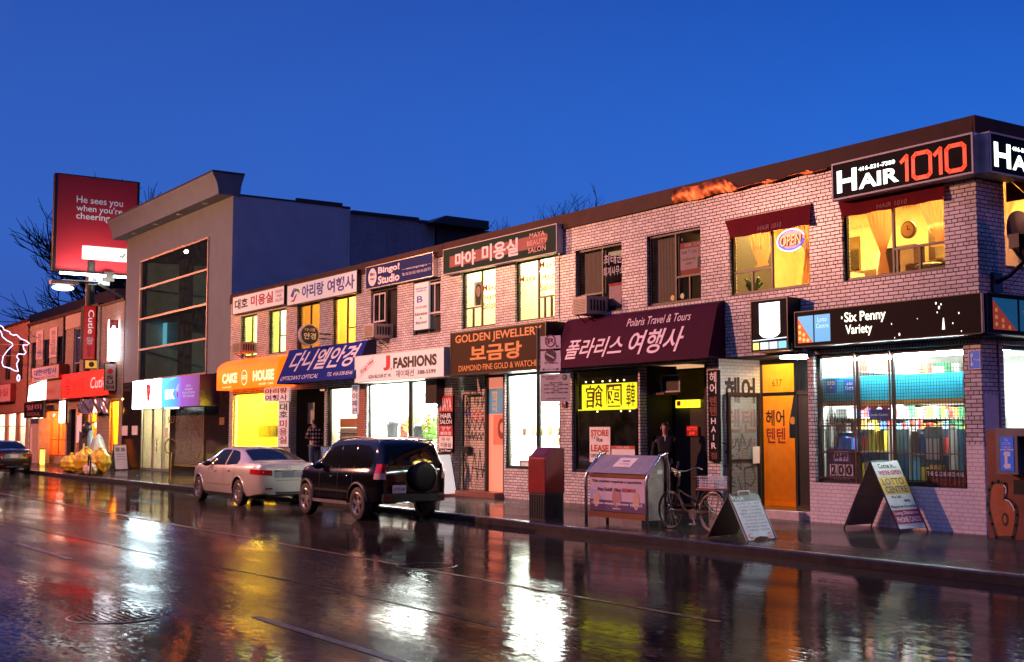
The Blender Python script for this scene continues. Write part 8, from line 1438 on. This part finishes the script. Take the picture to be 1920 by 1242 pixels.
def person(label, loc, rotz, arms, stance, shirt, trousers, coat=0.0, scale=1.0, turn=(0, 0), shirt_open=False):
    """local axes: faces +x, left side +y. arms: (elbow, wrist, hand direction, thumb, palm) for left and right"""
    r = thing('person', label, 'person', loc, rotz); r.scale = (scale,) * 3
    nodes = []; edges = []; N_ = lambda p, rr: nodes.append((p, rr)) or len(nodes) - 1
    pel = N_((0, 0, .94), (.15, .105)); ab = N_((.0, 0, 1.08), (.135, .10)); ch = N_((.0, 0, 1.27), (.155, .11)); nk0 = N_((-.01, 0, 1.44), (.075, .065)); nk1 = N_((.005, 0, 1.50), .055)
    hd = Vector((.02, 0, 1.555)); h0 = N_((.028 + turn[0] * .3, turn[1] * .3, 1.565), (.066, .078)); h1 = N_((.012, 0, 1.63), (.076, .094)); h2 = N_((.006, 0, 1.69), (.068, .082))
    edges += [(pel, ab), (ab, ch), (ch, nk0), (nk0, nk1), (nk1, h0), (h0, h1), (h1, h2)]
    for sgn, (el, wr, hd_, th, pa) in zip((1, -1), arms):
        sh = N_((-.01, sgn * .175, 1.40), .060); edges.append((ch, sh)); e = chain(nodes, edges, [(el, .043)], sh); wv = chain(nodes, edges, [(tuple(Vector(el).lerp(Vector(wr), .45)), .040), (wr, .027)], e); hand(nodes, edges, wv, wr, hd_, th, pa)
    for sgn, (kn, an, toe) in zip((1, -1), stance):
        hp = N_((0, sgn * .095, .86), .088); edges.append((pel, hp)); k = chain(nodes, edges, [(tuple(Vector((0, sgn * .095, .86)).lerp(Vector(kn), .55)), .075), (kn, .056)], hp); a = chain(nodes, edges, [(tuple(Vector(kn).lerp(Vector(an), .4)), .052), (an, .038)], k); chain(nodes, edges, [(toe, (.042, .03))], a)
    skin_mesh('body', nodes, edges, SKIN, r)
    # face
    f = MB(); f.ball((.100, 0, 1.608), (.020, .014, .024), 8, 6); f.build('nose', SKIN, r, True, world=False); f = MB(); [f.ball((.083, s_ * .030, 1.632), (.010, .013, .007), 8, 5) for s_ in (1, -1)]; f.build('eyes', HAIR, r, True, world=False); f = MB(); f.ball((.088, 0, 1.570), (.010, .026, .006), 8, 5); f.build('mouth', mat('lips', (.35, .10, .09), .5), r, True, world=False); f = MB(); [f.ball((.002, s_ * .088, 1.615), (.020, .012, .032), 8, 6) for s_ in (1, -1)]; f.build('ears', SKIN, r, True, world=False)
    hm = MB(); hm.grid(lambda u, v: (lambda a, b: Vector((-.006 + .102 * math.cos(b) * math.cos(a) * (1.0 if math.cos(a) < .2 else .93), .086 * math.cos(b) * math.sin(a), 1.655 + .090 * math.sin(b) - (.085 * (1 - max(0, math.sin(b))) * max(0, -math.cos(a) * .9 + .15)))))(2 * math.pi * u, math.pi / 2 * v), 28, 9); hm.build('hair', HAIR, r, True, world=False)
    # clothes follow the same skeleton, a little larger
    nodes = []; edges = []; g = 1.16; lo = .80 - coat
    b0 = N_((0, 0, .98), (.175, .135)); b1 = N_((0, 0, 1.10), (.165, .125)); b2 = N_((0, 0, 1.28), (.178, .130)); b3 = N_((-.01, 0, 1.43), (.10, .085)); b4 = N_((-.006, 0, 1.475), (.072, .07)); lw = N_((0, 0, lo + .06), (.185 if not coat else .215, .15 if not coat else .18)); l2 = N_((0, 0, lo), (.18 if not coat else .22, .145 if not coat else .18)); edges += [(b0, b1), (b1, b2), (b2, b3), (b3, b4), (b0, lw), (lw, l2)]
    for sgn, (el, wr, *_r) in zip((1, -1), arms):
        sh = N_((-.01, sgn * .185, 1.40), .076); edges.append((b2, sh)); chain(nodes, edges, [(tuple(Vector((-.01, sgn * .185, 1.40)).lerp(Vector(el), .5)), .068), (el, .062), (tuple(Vector(el).lerp(Vector(wr), .5)), .056), (tuple(Vector(el).lerp(Vector(wr), .92)), .046)], sh)
    skin_mesh('coat' if coat else 'shirt', nodes, edges, shirt, r)
    nodes = []; edges = []; p0 = N_((0, 0, .95), (.158, .115)); 
    for sgn, (kn, an, toe) in zip((1, -1), stance):
        hp = N_((0, sgn * .10, .84), .100); edges.append((p0, hp)); chain(nodes, edges, [(tuple(Vector((0, sgn * .10, .84)).lerp(Vector(kn), .5)), .090), (kn, .072), (tuple(Vector(kn).lerp(Vector(an), .5)), .066), (tuple(Vector(kn).lerp(Vector(an), .97)), .060)], hp)
    skin_mesh('trousers', nodes, edges, trousers, r)
    for kn, an, toe in stance: s_ = MB(); s_.ball((an[0] * .35 + toe[0] * .65, toe[1], .045), (.14, .052, .048), 12, 8); s_.build('shoe', CARBLACK, r, True, world=False)
    if shirt_open: c = MB(); c.add([(.075, -.02, 1.46), (.105, .0, 1.33), (.075, .02, 1.46)], [(0, 1, 2)]); c.build('collar', PAPER, r, world=False)
    return r
# plaid flannel
pm, nt, N, L, b_ = newmat('plaid_flannel'); tc = N.new('ShaderNodeTexCoord'); sp_ = N.new('ShaderNodeSeparateXYZ'); L.new(tc.outputs['Object'], sp_.inputs[0])
def band(src, scale, thr):
    m1 = N.new('ShaderNodeMath'); m1.operation = 'MULTIPLY'; m1.inputs[1].default_value = scale; L.new(src, m1.inputs[0]); m2 = N.new('ShaderNodeMath'); m2.operation = 'FRACT'; L.new(m1.outputs[0], m2.inputs[0]); m3 = N.new('ShaderNodeMath'); m3.operation = 'GREATER_THAN'; m3.inputs[1].default_value = thr; L.new(m2.outputs[0], m3.inputs[0]); return m3.outputs[0]
ad = N.new('ShaderNodeMath'); L.new(sp_.outputs[0], ad.inputs[0]); L.new(sp_.outputs[1], ad.inputs[1]); hz_, vt = band(sp_.outputs[2], 8.0, .5), band(ad.outputs[0], 8.0, .5)
a1_ = N.new('ShaderNodeMix'); a1_.data_type = 'RGBA'; a1_.inputs[6].default_value = (.72, .66, .62, 1); a1_.inputs[7].default_value = (.10, .015, .02, 1); L.new(hz_, a1_.inputs[0]); a2_ = N.new('ShaderNodeMix'); a2_.data_type = 'RGBA'; a2_.blend_type = 'MULTIPLY'; a2_.inputs[7].default_value = (.16, .10, .11, 1); L.new(vt, a2_.inputs[0]); L.new(a1_.outputs[2], a2_.inputs[6]); L.new(a2_.outputs[2], b_.inputs['Base Color']); b_.inputs['Roughness'].default_value = .9
JEANS = mat('blue_jeans', (.10, .16, .24), .85, 0, .25, 8); COATM = mat('black_coat', (.006, .006, .007), .85, 0, .2); DTROU = mat('black_trousers', (.008, .008, .010), .85)
STAND = (((.015, .10, .48), (-.02, .11, .09), (.12, .13, .035)), ((-.01, -.10, .48), (-.03, -.11, .09), (.11, -.13, .035)))
yq = .12; p = W(589, 850, yq); zt_ = W(589, 787, yq).z; mb = MB(); sx = X(546, 860); mb.box(sx, X(607, 860), -.25, .9, .19, zt_ - 1.74); tag(mb.build('doorstep', mat('dark_step_stone', (.08, .06, .05), .4)), 'dark stone step in the doorway between cake shop and optician', 'step')
person('person in red and white plaid shirt and jeans raising a hand to the mouth', (p.x, yq, zt_ - 1.74), R(192), (((.13, .20, 1.14), (.22, .06, 1.42), (-.5, -.3, .8), (-.3, .6, .2), (-1, -.2, 0)), ((-.06, -.24, 1.12), (.05, -.23, .90), (.2, 0, -1), (1, 0, 0), (0, 1, 0))), STAND, pm, JEANS)
yq = .25; p = W(1248, 850, yq); zt_ = W(1248, 791, yq).z
person('person in a long black coat standing in the dark doorway of the travel agency', (p.x, yq, .235), R(-48), (((-.03, .25, 1.12), (.06, .26, .90), (.15, -.1, -1), (1, 0, .1), (0, -1, 0)), ((-.03, -.25, 1.12), (.05, -.27, .88), (.1, 0, -1), (1, 0, 0), (0, 1, 0))), STAND, COATM, DTROU, .30, (zt_ - .235) / 1.745, shirt_open=True)
